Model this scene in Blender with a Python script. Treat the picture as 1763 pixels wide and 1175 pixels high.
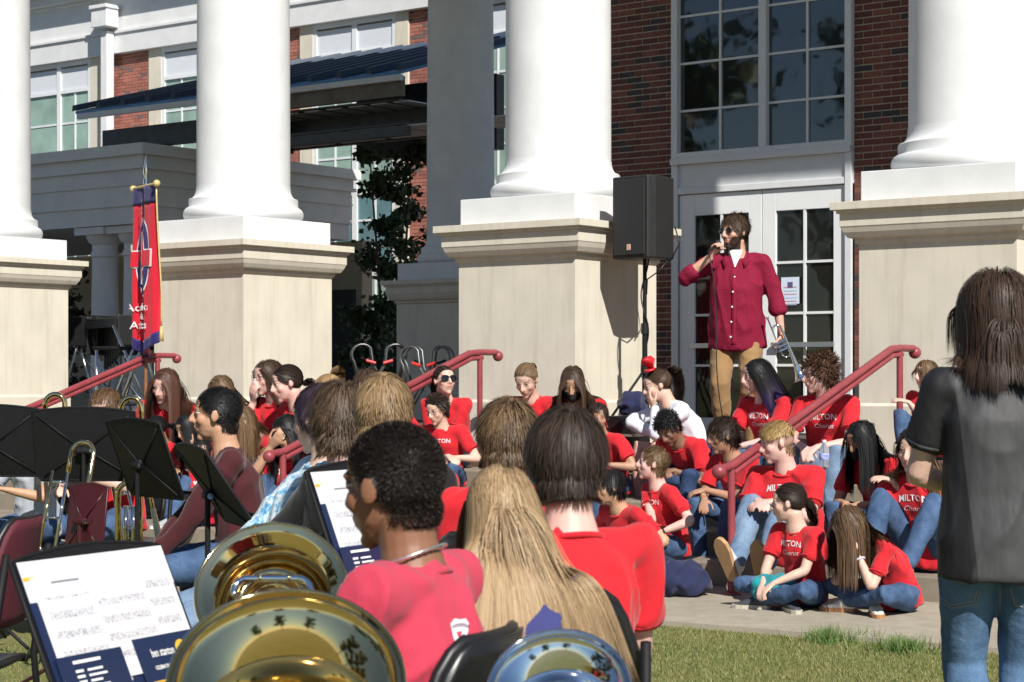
import bpy, bmesh, math, random
import numpy as np
from mathutils import Vector, Matrix, Euler
from mathutils.bvhtree import BVHTree

for _o in list(bpy.data.objects):
    bpy.data.objects.remove(_o)
scene = bpy.context.scene
COL = scene.collection
random.seed(7)
R = math.radians

# ------------------------------------------------------------------ camera
FPX, CX, HY, CAMZ = 3320.0, 881.5, 650.0, 1.35      # focal length and horizon in photo pixels
cam_d = bpy.data.cameras.new('camera')
cam = bpy.data.objects.new('camera', cam_d)
COL.objects.link(cam)
cam.location = (0, 0, CAMZ)
cam.rotation_euler = (R(90), 0, 0)
cam_d.sensor_width = 36
cam_d.lens = FPX / 1763 * 36
cam_d.shift_y = (HY - 587.5) / 1763
cam_d.clip_start = 0.1
cam_d.clip_end = 2000
cam_d.dof.use_dof = True
cam_d.dof.focus_distance = 11.5
cam_d.dof.aperture_fstop = 11.0
scene.camera = cam

# ------------------------------------------------------------------ light
SUN_AZ, SUN_EL = 19.0, 40.0        # degrees to the right of straight behind the camera, elevation
SDIR = Vector((math.sin(R(SUN_AZ)) * math.cos(R(SUN_EL)), -math.cos(R(SUN_AZ)) * math.cos(R(SUN_EL)), math.sin(R(SUN_EL))))
world = bpy.data.worlds.new('World')
scene.world = world
world.use_nodes = True
wn = world.node_tree.nodes
wl = world.node_tree.links
sky = wn.new('ShaderNodeTexSky')
sky.sky_type = 'NISHITA'
sky.sun_disc = False
sky.sun_elevation = R(SUN_EL)
sky.sun_rotation = math.atan2(SDIR.x, SDIR.y)
sky.air_density = 1.0
sky.dust_density = 0.1
sky.ozone_density = 3.0
wl.new(sky.outputs[0], wn['Background'].inputs[0])
wn['Background'].inputs[1].default_value = 0.064
sun_d = bpy.data.lights.new('sun', 'SUN')
sun_d.energy = 4.9
sun_d.angle = R(0.53)
sun_d.color = (1.0, 0.955, 0.88)
sun = bpy.data.objects.new('sun', sun_d)
COL.objects.link(sun)
sun.rotation_euler = SDIR.to_track_quat('Z', 'Y').to_euler()
scene.view_settings.view_transform = 'Standard'
scene.view_settings.look = 'None'
scene.view_settings.exposure = 0.40
scene.view_settings.gamma = 1.0
scene.render.engine = 'CYCLES'

# ------------------------------------------------------------------ frames and helpers
def P(px, py, d):
    """photo pixel at a known distance -> world point"""
    return Vector(((px - CX) * d / FPX, d, CAMZ - (py - HY) * d / FPX))

TH = R(37.0)                                  # the building is turned 37 degrees to the picture plane
C3 = Vector((0.415, 17.3, 0.0))               # foot of the middle column
UV_ = Vector((math.cos(TH), -math.sin(TH), 0))
NV_ = Vector((math.sin(TH), math.cos(TH), 0))
def B(u, n, z=0.0):
    return C3 + UV_ * u + NV_ * n + Vector((0, 0, z))
def toB(p):
    q = Vector(p) - C3
    return q.dot(UV_), q.dot(NV_), p[2]
def ray_n(px, py, n):
    """photo pixel on the vertical plane at building depth n -> (u, z)"""
    dv = Vector(((px - CX) / FPX, 1.0, -(py - HY) / FPX))
    o = Vector((0, 0, CAMZ))
    t = (n - (o - C3).dot(NV_)) / dv.dot(NV_)
    p = o + dv * t
    q = p - C3
    return q.dot(UV_), p.z
def d_at(px, n):
    xr = (px - CX) / FPX
    return (n + C3.x * NV_.x + C3.y * NV_.y) / (NV_.y + NV_.x * xr)

def link(o, parent=None):
    COL.objects.link(o)
    if parent is not None:
        o.parent = parent
    return o
def tag(o, label=None, cat=None, group=None, kind=None):
    if label: o['label'] = label
    if cat: o['category'] = cat
    if group: o['group'] = group
    if kind: o['kind'] = kind
    return o
def empty(name, loc=(0, 0, 0), rz=0.0, parent=None):
    o = bpy.data.objects.new(name, None)
    o.empty_display_size = 0.1
    o.location = loc
    o.rotation_euler = (0, 0, rz)
    return link(o, parent)

class MB:
    """collects polygons for ONE mesh"""
    def __init__(s):
        s.v, s.f = [], []
    def add(s, vs, fs):
        o = len(s.v)
        s.v.extend([tuple(p) for p in vs])
        s.f.extend([tuple(i + o for i in f) for f in fs])
        return s
    def box(s, x0, x1, y0, y1, z0, z1, M=None):
        vs = [Vector((x, y, z)) for z in (z0, z1) for y in (y0, y1) for x in (x0, x1)]
        if M is not None: vs = [M @ p for p in vs]
        return s.add(vs, [(0, 2, 3, 1), (4, 5, 7, 6), (0, 1, 5, 4), (2, 6, 7, 3), (0, 4, 6, 2), (1, 3, 7, 5)])
    def cbox(s, c, sz, M=None):
        return s.box(c[0]-sz[0]/2, c[0]+sz[0]/2, c[1]-sz[1]/2, c[1]+sz[1]/2, c[2]-sz[2]/2, c[2]+sz[2]/2, M)
    def tube(s, pts, rad, n=8, cap=True, closed=False):
        pts = [Vector(p) for p in pts]
        m = len(pts)
        rad = [rad] * m if not hasattr(rad, '__len__') else rad
        up = None
        rings = []
        for i, p in enumerate(pts):
            if closed: t = pts[(i + 1) % m] - pts[i - 1]
            else: t = pts[min(i + 1, m - 1)] - pts[max(i - 1, 0)]
            t.normalize()
            if up is None:
                up = t.orthogonal().normalized()
            else:
                up = (up - t * up.dot(t))
                up = up.normalized() if up.length > 1e-6 else t.orthogonal().normalized()
            b = t.cross(up)
            rings.append([p + (up * math.cos(2*math.pi*k/n) + b * math.sin(2*math.pi*k/n)) * rad[i] for k in range(n)])
        fs = []
        for i in range(m if closed else m - 1):
            a, c = i * n, ((i + 1) % m) * n
            for k in range(n):
                fs.append((a + k, a + (k + 1) % n, c + (k + 1) % n, c + k))
        if cap and not closed:
            fs.append(tuple(range(n))[::-1])
            fs.append(tuple((m - 1) * n + k for k in range(n)))
        return s.add([q for r in rings for q in r], fs)
    def lathe(s, prof, n=32, M=None, cap=True):
        """prof: [(radius, z)] turned round z"""
        vs, fs = [], []
        for r, z in prof:
            for k in range(n):
                a = 2 * math.pi * k / n
                p = Vector((r * math.cos(a), r * math.sin(a), z))
                vs.append(M @ p if M is not None else p)
        for i in range(len(prof) - 1):
            for k in range(n):
                fs.append((i*n + k, i*n + (k+1) % n, (i+1)*n + (k+1) % n, (i+1)*n + k))
        if cap:
            fs.append(tuple(range(n))[::-1])
            fs.append(tuple((len(prof)-1)*n + k for k in range(n)))
        return s.add(vs, fs)
    def sqlathe(s, prof):
        """square section of half width w at height z: [(w, z)]"""
        vs, fs = [], []
        for w, z in prof:
            vs += [(-w, -w, z), (w, -w, z), (w, w, z), (-w, w, z)]
        for i in range(len(prof) - 1):
            for k in range(4):
                fs.append((i*4 + k, i*4 + (k+1) % 4, (i+1)*4 + (k+1) % 4, (i+1)*4 + k))
        fs.append((3, 2, 1, 0))
        m = (len(prof) - 1) * 4
        fs.append((m, m+1, m+2, m+3))
        return s.add(vs, fs)
    def ball(s, c, r, n=10, M=None):
        r = (r, r, r) if not hasattr(r, '__len__') else r
        prof_n = max(4, n // 2 + 1)
        vs, fs = [], []
        for i in range(prof_n):
            a = math.pi * i / (prof_n - 1)
            for k in range(n):
                b = 2 * math.pi * k / n
                p = Vector((r[0]*math.sin(a)*math.cos(b), r[1]*math.sin(a)*math.sin(b), -r[2]*math.cos(a)))
                p = (M @ p) if M is not None else p
                vs.append(p + Vector(c))
        for i in range(prof_n - 1):
            for k in range(n):
                fs.append((i*n + k, i*n + (k+1) % n, (i+1)*n + (k+1) % n, (i+1)*n + k))
        return s.add(vs, fs)
    def mesh(s, name, smooth=False):
        me = bpy.data.meshes.new(name)
        me.from_pydata(s.v, [], s.f)
        me.validate(verbose=False)
        if smooth:
            me.polygons.foreach_set('use_smooth', [True] * len(me.polygons))
        me.update()
        return me
    def build(s, name, mat, parent=None, smooth=False, loc=None, rz=None, bevel=0):
        o = bpy.data.objects.new(name, s.mesh(name, smooth))
        if mat is not None: o.data.materials.append(mat)
        if loc is not None: o.location = loc
        if rz is not None: o.rotation_euler = (0, 0, rz)
        link(o, parent)
        if bevel:
            b = o.modifiers.new('bevel', 'BEVEL'); b.width = bevel; b.segments = 2; b.limit_method = 'ANGLE'; b.angle_limit = R(40)
        if smooth == 'auto' or smooth == 2:
            autosmooth(o)
        return o

def autosmooth(o, ang=35):
    me = o.data
    bm = bmesh.new(); bm.from_mesh(me)
    for e in bm.edges:
        if len(e.link_faces) == 2:
            e.smooth = e.calc_face_angle(0) < R(ang)
    for f in bm.faces: f.smooth = True
    bm.to_mesh(me); bm.free()

# ------------------------------------------------------------------ materials
def col4(c):
    return (c[0], c[1], c[2], 1.0)
class NT:
    """tiny node-tree helper"""
    def __init__(s, mat):
        s.t = mat.node_tree
        s.b = s.t.nodes['Principled BSDF']
    def n(s, typ, **kw):
        nd = s.t.nodes.new(typ)
        for k, v in kw.items():
            setattr(nd, k, v)
        return nd
    def l(s, a, b):
        s.t.links.new(a, b)
    def val(s, sock, v):
        if hasattr(v, 'is_linked') or isinstance(v, bpy.types.NodeSocket): s.l(v, sock)
        else: sock.default_value = v
    def math(s, op, a, b=0.0, c=None, clamp=False):
        m = s.n('ShaderNodeMath', operation=op); m.use_clamp = clamp
        s.val(m.inputs[0], a); s.val(m.inputs[1], b)
        if c is not None: s.val(m.inputs[2], c)
        return m.outputs[0]
    def mix(s, fac, a, b, blend='MIX'):
        m = s.n('ShaderNodeMix', data_type='RGBA', blend_type=blend)
        s.val(m.inputs[0], fac)
        s.val(m.inputs[6], a if not isinstance(a, tuple) else col4(a))
        s.val(m.inputs[7], b if not isinstance(b, tuple) else col4(b))
        return m.outputs[2]
    def noise(s, vec, scale, detail=4, rough=0.55, out=0):
        m = s.n('ShaderNodeTexNoise')
        m.inputs['Scale'].default_value = scale
        m.inputs['Detail'].default_value = detail
        m.inputs['Roughness'].default_value = rough
        if vec is not None: s.l(vec, m.inputs['Vector'])
        return m.outputs[out]
    def ramp(s, fac, stops):
        m = s.n('ShaderNodeValToRGB')
        e = m.color_ramp.elements
        e[0].position, e[0].color = stops[0][0], col4(stops[0][1])
        e[1].position, e[1].color = stops[-1][0], col4(stops[-1][1])
        for p, c in stops[1:-1]:
            q = e.new(p); q.color = col4(c)
        s.l(fac, m.inputs[0])
        return m.outputs[0]
    def obj(s):
        return s.n('ShaderNodeTexCoord').outputs['Object']
    def scalevec(s, vec, sc):
        m = s.n('ShaderNodeMapping')
        m.inputs['Scale'].default_value = sc
        s.l(vec, m.inputs['Vector'])
        return m.outputs[0]
    def bump(s, h, strength=0.3, dist=0.01):
        m = s.n('ShaderNodeBump')
        m.inputs['Strength'].default_value = strength
        m.inputs['Distance'].default_value = dist
        s.l(h, m.inputs['Height'])
        s.l(m.outputs[0], s.b.inputs['Normal'])
def mat(name, color, rough=0.6, metal=0.0, spec=0.5, noise=0.0, nscale=8.0, bump=0.0, bscale=60.0, bdist=0.004, c2=None, stretch=None, coat=0.0):
    m = bpy.data.materials.new(name)
    m.use_nodes = True
    t = NT(m)
    t.b.inputs['Base Color'].default_value = col4(color)
    t.b.inputs['Roughness'].default_value = rough
    t.b.inputs['Metallic'].default_value = metal
    t.b.inputs['Specular IOR Level'].default_value = spec
    if coat: t.b.inputs['Coat Weight'].default_value = coat
    if noise or bump:
        v = t.obj()
        if stretch: v = t.scalevec(v, stretch)
        if noise:
            if c2 is None: c2 = tuple(x * (1 - noise) for x in color)
            f = t.noise(v, nscale, 5, 0.6)
            c = t.ramp(f, [(0.32, c2), (0.68, color)])
            t.l(c, t.b.inputs['Base Color'])
        if bump:
            t.bump(t.noise(v, bscale, 3), bump, bdist)
    return m
# ================================================================== materials of the place
def stone_mat(name, color, dark, streak=0.25):
    m = bpy.data.materials.new(name); m.use_nodes = True
    t = NT(m); v = t.obj()
    f1 = t.noise(v, 3.0, 5, 0.6)
    f2 = t.noise(t.scalevec(v, (7, 7, 0.5)), 1.6, 4, 0.65)
    f3 = t.noise(v, 90, 2, 0.5)
    c = t.ramp(f1, [(0.3, tuple(x * 0.88 for x in color)), (0.7, color)])
    c = t.mix(t.math('MULTIPLY', t.ramp(f2, [(0.5, (0, 0, 0)), (0.75, (1, 1, 1))]), streak), c, dark)
    t.l(c, t.b.inputs['Base Color'])
    t.b.inputs['Roughness'].default_value = 0.85
    t.bump(f3, 0.15, 0.003)
    return m
M_white = stone_mat('white_paint', (0.72, 0.73, 0.735), (0.62, 0.60, 0.55), 0.12)
M_stone = stone_mat('cast_stone', (0.66, 0.612, 0.51), (0.42, 0.37, 0.29), 0.45)
M_stone_cap = stone_mat('cast_stone_cap', (0.62, 0.57, 0.46), (0.36, 0.32, 0.26), 0.5)  # unused stone variant, a little darker, with stronger streaks
M_frame = mat('window_frame_paint', (0.66, 0.68, 0.70), 0.45, noise=0.08, nscale=4)
M_door = mat('door_paint', (0.76, 0.78, 0.79), 0.4, noise=0.06, nscale=3)
M_mortar = mat('mortar', (0.58, 0.50, 0.39), 0.95, noise=0.2, nscale=20, bump=0.3, bscale=150)
M_metal_dark = mat('dark_steel', (0.085, 0.085, 0.088), 0.5, metal=0.3, noise=0.3, nscale=6)
M_rust = mat('weathered_fascia', (0.19, 0.18, 0.15), 0.7, noise=0.5, nscale=4, c2=(0.14, 0.10, 0.07))
M_soffit = mat('soffit_panel', (0.62, 0.60, 0.60), 0.7, noise=0.15)
M_blue_metal = mat('blue_standing_seam', (0.095, 0.215, 0.41), 0.34, metal=0.25, noise=0.25, nscale=2.5)
M_tan_wall = mat('tan_render', (0.42, 0.36, 0.27), 0.9, noise=0.12, nscale=3)
M_interior = mat('dark_interior', (0.03, 0.03, 0.032), 0.8)
def glass_mat(name, color, ior=1.75, rough=0.03):
    m = bpy.data.materials.new(name); m.use_nodes = True
    t = NT(m)
    f = t.noise(t.obj(), 1.3, 3)
    t.l(t.ramp(f, [(0.3, tuple(x * 0.6 for x in color)), (0.7, color)]), t.b.inputs['Base Color'])
    t.b.inputs['Roughness'].default_value = rough
    t.b.inputs['IOR'].default_value = ior
    t.bump(t.noise(t.obj(), 1.7, 2), 0.05, 0.05)
    return m
M_glass_dark = glass_mat('dark_window_glass', (0.012, 0.016, 0.018), 2.1)
M_glass_door = glass_mat('door_glass', (0.016, 0.017, 0.014), 1.6)
M_glass_teal = glass_mat('blue_green_glass', (0.15, 0.28, 0.32), 1.6)
M_glass_green = glass_mat('green_blind_glass', (0.34, 0.49, 0.42), 1.5, 0.08)

def brick_mat(name, island, tint=1.0):  # tones lowered so the colour itself carries the portico shade
    m = bpy.data.materials.new(name); m.use_nodes = True
    t = NT(m)
    if island: rnd = t.n('ShaderNodeNewGeometry').outputs['Random Per Island']
    else: rnd = t.n('ShaderNodeObjectInfo').outputs['Random']
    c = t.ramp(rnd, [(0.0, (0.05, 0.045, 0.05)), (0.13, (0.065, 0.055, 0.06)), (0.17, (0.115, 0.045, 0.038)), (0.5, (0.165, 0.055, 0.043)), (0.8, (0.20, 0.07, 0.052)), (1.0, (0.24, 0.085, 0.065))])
    v = t.n('ShaderNodeNewGeometry').outputs['Position']
    f = t.noise(v, 45, 4, 0.7)
    c = t.mix(0.55, c, t.ramp(f, [(0.3, (0.35, 0.35, 0.35)), (0.7, (1, 1, 1))]), 'MULTIPLY')
    t.l(c, t.b.inputs['Base Color'])
    t.b.inputs['Roughness'].default_value = 0.9
    t.bump(f, 0.4, 0.004)
    return m
M_brick = brick_mat('red_brick', False)
M_brick_i = brick_mat('red_brick_joined', True)
def wing_brick_sunlit():  # brighter copy of the red brick, sunlight put into its colour
    m = bpy.data.materials.new('pale_red_brick'); m.use_nodes = True
    t = NT(m); r = t.n('ShaderNodeNewGeometry').outputs['Random Per Island']
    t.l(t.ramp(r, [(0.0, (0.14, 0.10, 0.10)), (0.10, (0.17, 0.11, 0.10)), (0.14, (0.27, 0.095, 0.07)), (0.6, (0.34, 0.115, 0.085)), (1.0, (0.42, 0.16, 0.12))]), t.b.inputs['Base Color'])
    t.b.inputs['Roughness'].default_value = 0.9
    return m
M_brick_w = wing_brick_sunlit()

# ground
def grass_mat():
    m = bpy.data.materials.new('lawn'); m.use_nodes = True
    t = NT(m); v = t.n('ShaderNodeNewGeometry').outputs['Position']
    f = t.noise(v, 1.2, 5, 0.6); g = t.noise(t.scalevec(v, (1, 0.5, 1)), 28, 4, 0.7)
    c = t.ramp(f, [(0.3, (0.22, 0.19, 0.075)), (0.5, (0.18, 0.18, 0.055)), (0.7, (0.13, 0.155, 0.04))])
    c = t.mix(0.6, c, t.ramp(g, [(0.25, (0.35, 0.4, 0.3)), (0.75, (1.25, 1.2, 1.1))]), 'MULTIPLY')
    t.l(c, t.b.inputs['Base Color']); t.b.inputs['Roughness'].default_value = 0.95
    t.bump(g, 0.8, 0.03)
    return m
M_lawn = grass_mat()
def concrete_mat(name, color):
    m = bpy.data.materials.new(name); m.use_nodes = True
    t = NT(m); v = t.n('ShaderNodeNewGeometry').outputs['Position']
    f = t.noise(v, 1.1, 6, 0.65); g = t.noise(v, 160, 2)
    h = t.noise(v, 9, 4, 0.6)
    c = t.ramp(f, [(0.3, tuple(x * 0.78 for x in color)), (0.65, color)])
    c = t.mix(0.35, c, t.ramp(h, [(0.35, (0.6, 0.58, 0.52)), (0.6, (1, 1, 1))]), 'MULTIPLY')
    c = t.mix(0.3, c, t.ramp(g, [(0.3, (0.6, 0.6, 0.6)), (0.7, (1.1, 1.1, 1.1))]), 'MULTIPLY')
    t.l(c, t.b.inputs['Base Color']); t.b.inputs['Roughness'].default_value = 0.92
    t.bump(g, 0.3, 0.003)
    return m
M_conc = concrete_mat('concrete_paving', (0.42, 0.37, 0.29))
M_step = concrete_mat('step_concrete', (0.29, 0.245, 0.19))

# ================================================================== ground, pavement, steps
g = MB(); g.add([(-400, -400, -0.03), (400, -400, -0.03), (400, 400, -0.03), (-400, 400, -0.03)], [(0, 1, 2, 3)])
ground = tag(g.build('ground', M_lawn), kind='structure')
RISE, TREAD, N0 = 0.152, 0.45, -3.3           # five risers up to the platform
PLAT = 5 * RISE
pav = MB()
edge = [(-16, -8.6), (-6.0, -8.4), (-2.2, -7.9), (0.2, -6.4), (1.6, -5.25), (2.6, -5.08), (12, -4.7)]
top = [B(u, n, 0.0) for u, n in edge] + [B(12, 0, 0), B(-16, 0, 0)]
low = [Vector((p.x, p.y, -0.1)) for p in top]
k = len(top)
pav.add(top + low, [tuple(range(k))] + [(i, i + k, (i + 1) % k + k, (i + 1) % k) for i in range(k)])
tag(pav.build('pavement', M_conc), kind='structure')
# sawn joints in the pavement read as shallow dark grooves: thin real gaps between strips
plat = MB(); plat.box(-14, 12, N0 + 4 * TREAD + 0.01, 30, -0.05, PLAT)
M_floor_dark = concrete_mat('dark_brick_pavers', (0.13, 0.085, 0.065))  # dark floor colour made up to keep bounce light off the rear column
platform = tag(plat.build('platform', M_floor_dark, loc=C3, rz=-TH, bevel=0.012), kind='structure')
for i in range(4):
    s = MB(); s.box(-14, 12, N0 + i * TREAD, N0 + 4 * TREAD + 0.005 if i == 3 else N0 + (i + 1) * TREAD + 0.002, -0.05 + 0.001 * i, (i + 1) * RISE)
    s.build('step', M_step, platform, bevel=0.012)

M_dark_ground = concrete_mat('asphalt', (0.05, 0.05, 0.052))
rd = MB(); rd.add([(-70, 9, -0.024), (-7.2, 15.5, -0.024), (-4.0, 48, -0.024), (-70, 60, -0.024)], [(0, 1, 2, 3)])  # added dark sheet that lowers warm bounce light on the porch
tag(rd.build('road', M_dark_ground), kind='structure')
# lawn blades in the strip the photograph shows
random.seed(3)
def blades(name, region, count, hmin, hmax, m, lean=0.5, label=None):
    vs, fs = [], []
    for i in range(count):
        p = region()
        h = random.uniform(hmin, hmax); a = random.uniform(0, 6.283); w = random.uniform(0.0015, 0.003)
        dx, dy = math.cos(a), math.sin(a)
        l = random.uniform(0, lean) * h
        b = random.uniform(0, 6.283)
        q = (p[0] + l * math.cos(b), p[1] + l * math.sin(b), p[2] + h)
        o = len(vs)
        vs += [(p[0] - dx * w, p[1] - dy * w, p[2]), (p[0] + dx * w, p[1] + dy * w, p[2]), q]
        fs.append((o, o + 1, o + 2))
    me = bpy.data.meshes.new(name); me.from_pydata(vs, [], fs)
    o = bpy.data.objects.new(name, me); me.materials.append(m); link(o)
    return o
def blade_mat(name, a, b):
    m = bpy.data.materials.new(name); m.use_nodes = True
    t = NT(m)
    r = t.n('ShaderNodeNewGeometry').outputs['Random Per Island']
    t.l(t.ramp(r, [(0.0, a), (0.6, b), (1.0, (0.30, 0.26, 0.12))]), t.b.inputs['Base Color'])
    t.b.inputs['Roughness'].default_value = 0.7
    return m
def lawn_region():
    while True:
        y = random.uniform(8.2, 10.8); x = random.uniform(0.2, 2.7) if random.random() < 0.75 else random.uniform(-2.6, 0.2)
        u, n, _ = toB((x, y, 0))
        if n < np.interp(u, [e_[0] for e_ in edge], [e_[1] for e_ in edge]) + random.uniform(-0.06, 0.01):
            return (x, y, -0.03)
tag(blades('grass', lawn_region, 60000, 0.008, 0.022, blade_mat('grass_blades', (0.10, 0.145, 0.03), (0.18, 0.19, 0.055)), 0.9), 'short yellow green lawn grass beside the pavement', kind='stuff')
def tuft_region():
    c = random.choice([(1390, 1500, 1096), (1500, 1600, 1110), (1405, 1440, 1094), (1530, 1580, 1112)])
    x = random.gauss((c[0] + c[1]) / 2, (c[1] - c[0]) / 3.2); yy = c[2] + random.gauss(0, 3)
    d = CAMZ * FPX / (yy - HY)
    p = P(x, yy, d)
    return (p.x, p.y, -0.03)
tag(blades('grass_tufts', tuft_region, 1500, 0.04, 0.10, blade_mat('tuft_blades', (0.05, 0.12, 0.02), (0.10, 0.20, 0.035)), 1.2), 'taller dark green weeds growing along the pavement edge', kind='stuff')

# ================================================================== main building
bld = empty('school_building', C3, -TH)
tag(bld, 'red brick building with white columned portico and glazed double doors', 'building')
SH = 0.475
def column(parent, u, n, top=9.9, z0=PLAT):
    c = empty('column', (u, n, 0), 0, parent)
    pd = MB(); pd.sqlathe([(0.655, z0 - 0.02), (0.655, 1.13), (0.64, 1.15), (0.635, 1.15), (0.635, 2.36), (0.66, 2.385), (0.66, 2.41), (0.70, 2.42), (0.725, 2.46), (0.74, 2.50), (0.745, 2.505), (0.745, 2.60), (0.765, 2.605), (0.765, 2.625), (0.80, 2.63), (0.80, 2.69)])
    pd.build('pedestal', M_stone, c, bevel=0.008)
    # the two block joints of the pedestal cap
    pl = MB(); pl.box(-0.625, 0.625, -0.625, 0.625, 2.688, 2.93)
    pl.build('plinth', M_white, c, bevel=0.006)
    bs = [(0.50, 2.925), (0.585, 2.93)]
    for a in range(-80, 81, 16):
        bs.append((0.545 + 0.065 * math.cos(R(a)), 3.003 + 0.072 * math.sin(R(a))))
    bs += [(0.555, 3.076), (0.555, 3.15), (0.548, 3.158)]
    for i in range(1, 7):
        a = R(15 * i); bs.append((0.548 - 0.07 * math.sin(a), 3.158 + 0.12 * (1 - math.cos(a))))
    b = MB(); b.lathe(bs, 56); b.build('base', M_white, c, smooth=2)
    sh = [(0.476, 3.27)] + [(0.475 - 0.055 * (i / 10) ** 1.7, 3.30 + (top - 3.4) * i / 10) for i in range(11)] + [(0.5, top)]
    s = MB(); s.lathe(sh, 56); s.build('shaft', M_white, c, smooth=2)
    return c
for u in (-8.05, -3.95, 0.0, 3.93):
    column(bld, u, 0.0)
# rear column of the side porch (shaded by the added slabs)
d5 = 27.0
u5, n5, _ = toB(P(793, 600, d5))
column(bld, u5, n5, top=9.8)
TOPZ = 9.9
rf = MB(); rf.box(-14, 12, -0.85, 2.5, TOPZ, TOPZ + 0.9)
rf.build('portico_roof', M_white, bld)
rf = MB(); rf.box(-4.5, 1.5, n5 - 4.7, n5 + 0.6, TOPZ, TOPZ + 0.7); rf.box(-20, -4.5, 2.51, n5 + 0.6, TOPZ + 0.001, TOPZ + 0.7)  # unseen slabs, placed and sized to cast shade on rear column and porch
rf.build('side_porch_roof', M_white, bld)
cl = MB(); cl.box(-14, 12, -0.8, 0.8, TOPZ - 0.02, TOPZ - 0.001); cl.build('portico_soffit', M_white, bld)

NW = 3.5
def uz(px, py, n=NW): return ray_n(px, py, n)
uL, _ = uz(1160, 300); uR, _ = uz(1470, 300)
wall = MB()
u_w0 = uz(965, 300)[0]
wall.box(u_w0, uL, NW + 0.012, NW + 0.4, PLAT, TOPZ)
wall.box(uR, 12, NW + 0.012, NW + 0.4, PLAT, TOPZ)
wall.box(uL, uR, NW + 0.3, NW + 0.4, PLAT, TOPZ)
wall_o = wall.build('wall', M_mortar, bld)
# bricks: one object each (the 300 that show largest), the rest joined
CH, BL, MJ = 0.0677, 0.2032, 0.013
def brick_mesh(L):
    b = MB(); b.box(0, L - MJ, NW + 0.002, NW + 0.03, 0, CH - MJ)
    return b.mesh('brick')
bm_full, bm_half = brick_mesh(BL), brick_mesh(BL / 2)
vis, rest = [], []
for (ua, ub, za, zb) in ((u_w0, uL, PLAT, 6.6), (uR, uR + 2.6, PLAT, 6.6)):
    nrow = int((zb - za) / CH)
    for r in range(nrow):
        z = za + r * CH
        right = ua > 0.5
        # courses start full or half at the door side
        x = 0.0
        off = 0.5 if r % 2 else 1.0
        first = True
        while x < (ub - ua) - 0.02:
            L = BL * (off if first else 1.0)
            if x + L > (ub - ua): L = (ub - ua) - x
            first = False
            u0 = ua + x if right else ub - x - L
            pw = B(u0 + L / 2, NW, z)
            px = CX + pw.x * FPX / pw.y; py = HY - (z - CAMZ) * FPX / pw.y
            inframe = -15 < py < 1000 and px < 1600 and (1046 < px < 1172 or (1462 < px < 1560 and py < 300)) and not (right and py > 300)
            if not right and 1052 < px < 1150 and 315 < py < 435: inframe = False
            if not right and px < 1132 and py > 380: inframe = False
            (vis if inframe else rest).append((u0, z, L))
            x += L
random.seed(11)
for i, (u0, z, L) in enumerate(vis[:300]):
    me = bm_full if abs(L - BL) < 1e-4 else (bm_half if abs(L - BL / 2) < 1e-4 else brick_mesh(L))
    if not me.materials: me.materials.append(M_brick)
    o = bpy.data.objects.new('brick', me); o.location = (u0 + MJ / 2, random.uniform(-0.002, 0.002), z + MJ / 2)
    link(o, wall_o)
st = MB()
for (u0, z, L) in rest + vis[300:]:
    st.box(u0 + MJ / 2, u0 + L - MJ / 2, NW + 0.002 + random.uniform(-0.002, 0.002), NW + 0.03, z + MJ / 2, z + CH - MJ / 2)
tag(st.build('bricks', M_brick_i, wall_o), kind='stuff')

# ---- window over the doors
def u_at(px): return uz(px, 300)[0]
ua, ub = uL, uR
z_sill = uz(1176, 274)[1]; z_dh = uz(1176, 336)[1]; z_pt = uz(1176, 285)[1]
fr = MB()
fw = 0.075
win = empty('window', (0, 0, 0), 0, bld)
w = MB()
w.box(ua, ua + fw, NW - 0.06, NW + 0.12, z_sill, TOPZ - 3); w.box(ub - fw, ub, NW - 0.06, NW + 0.12, z_sill, TOPZ - 3)
w.box(ua + fw, ub - fw, NW - 0.055, NW + 0.12, z_sill, z_sill + 0.06)
um = u_at(1316)
w.box(um - 0.045, um + 0.045, NW - 0.05, NW + 0.12, z_sill + 0.06, TOPZ - 3)
w.build('frame', M_frame, win, bevel=0.005)
rows = [z_sill + 0.06]
zt = uz(1176, 192)[1]; pit = uz(1176, 110.6)[1] - zt
zr = [zt + pit * i for i in range(0, 5)]
edges = [z_sill + 0.06] + zr
for (s0, s1, mm) in ((ua + fw, um - 0.045, u_at(1240)), (um + 0.045, ub - fw, u_at(1390))):
    for i in range(len(edges) - 1):
        for (a, b2) in ((s0, mm), (mm, s1)):
            pn = MB(); pn.box(a, b2, NW + 0.02, NW + 0.03, edges[i], edges[i + 1]); pn.build('pane', M_glass_dark, win)
    mt = MB(); mt.box(mm - 0.012, mm + 0.012, NW - 0.005, NW + 0.02, edges[0], edges[-1])
    mt.build('muntin', M_frame, win)
    for zz in zr[:-1]:
        mt = MB(); mt.box(s0, s1, NW - 0.002, NW + 0.019, zz - 0.012, zz + 0.012); mt.build('muntin', M_frame, win)
# faint lettering on the glass of the upper right panes
# ---- panel between window and doors
pnl = MB()
pnl.box(ua, ub, NW - 0.02, NW + 0.1, z_dh, z_pt)
pnl.box(ua, ua + fw, NW - 0.058, NW - 0.02, PLAT, z_sill); pnl.box(ub - fw, ub, NW - 0.058, NW - 0.02, PLAT, z_sill)
pnl.box(ua + fw, ub - fw, NW - 0.05, NW - 0.02, z_dh, z_dh + 0.07)
pnl.box(ua, ub, NW - 0.085, NW + 0.1, z_pt, z_sill)
pnl.build('door_surround', M_frame, bld, bevel=0.006)
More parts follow.
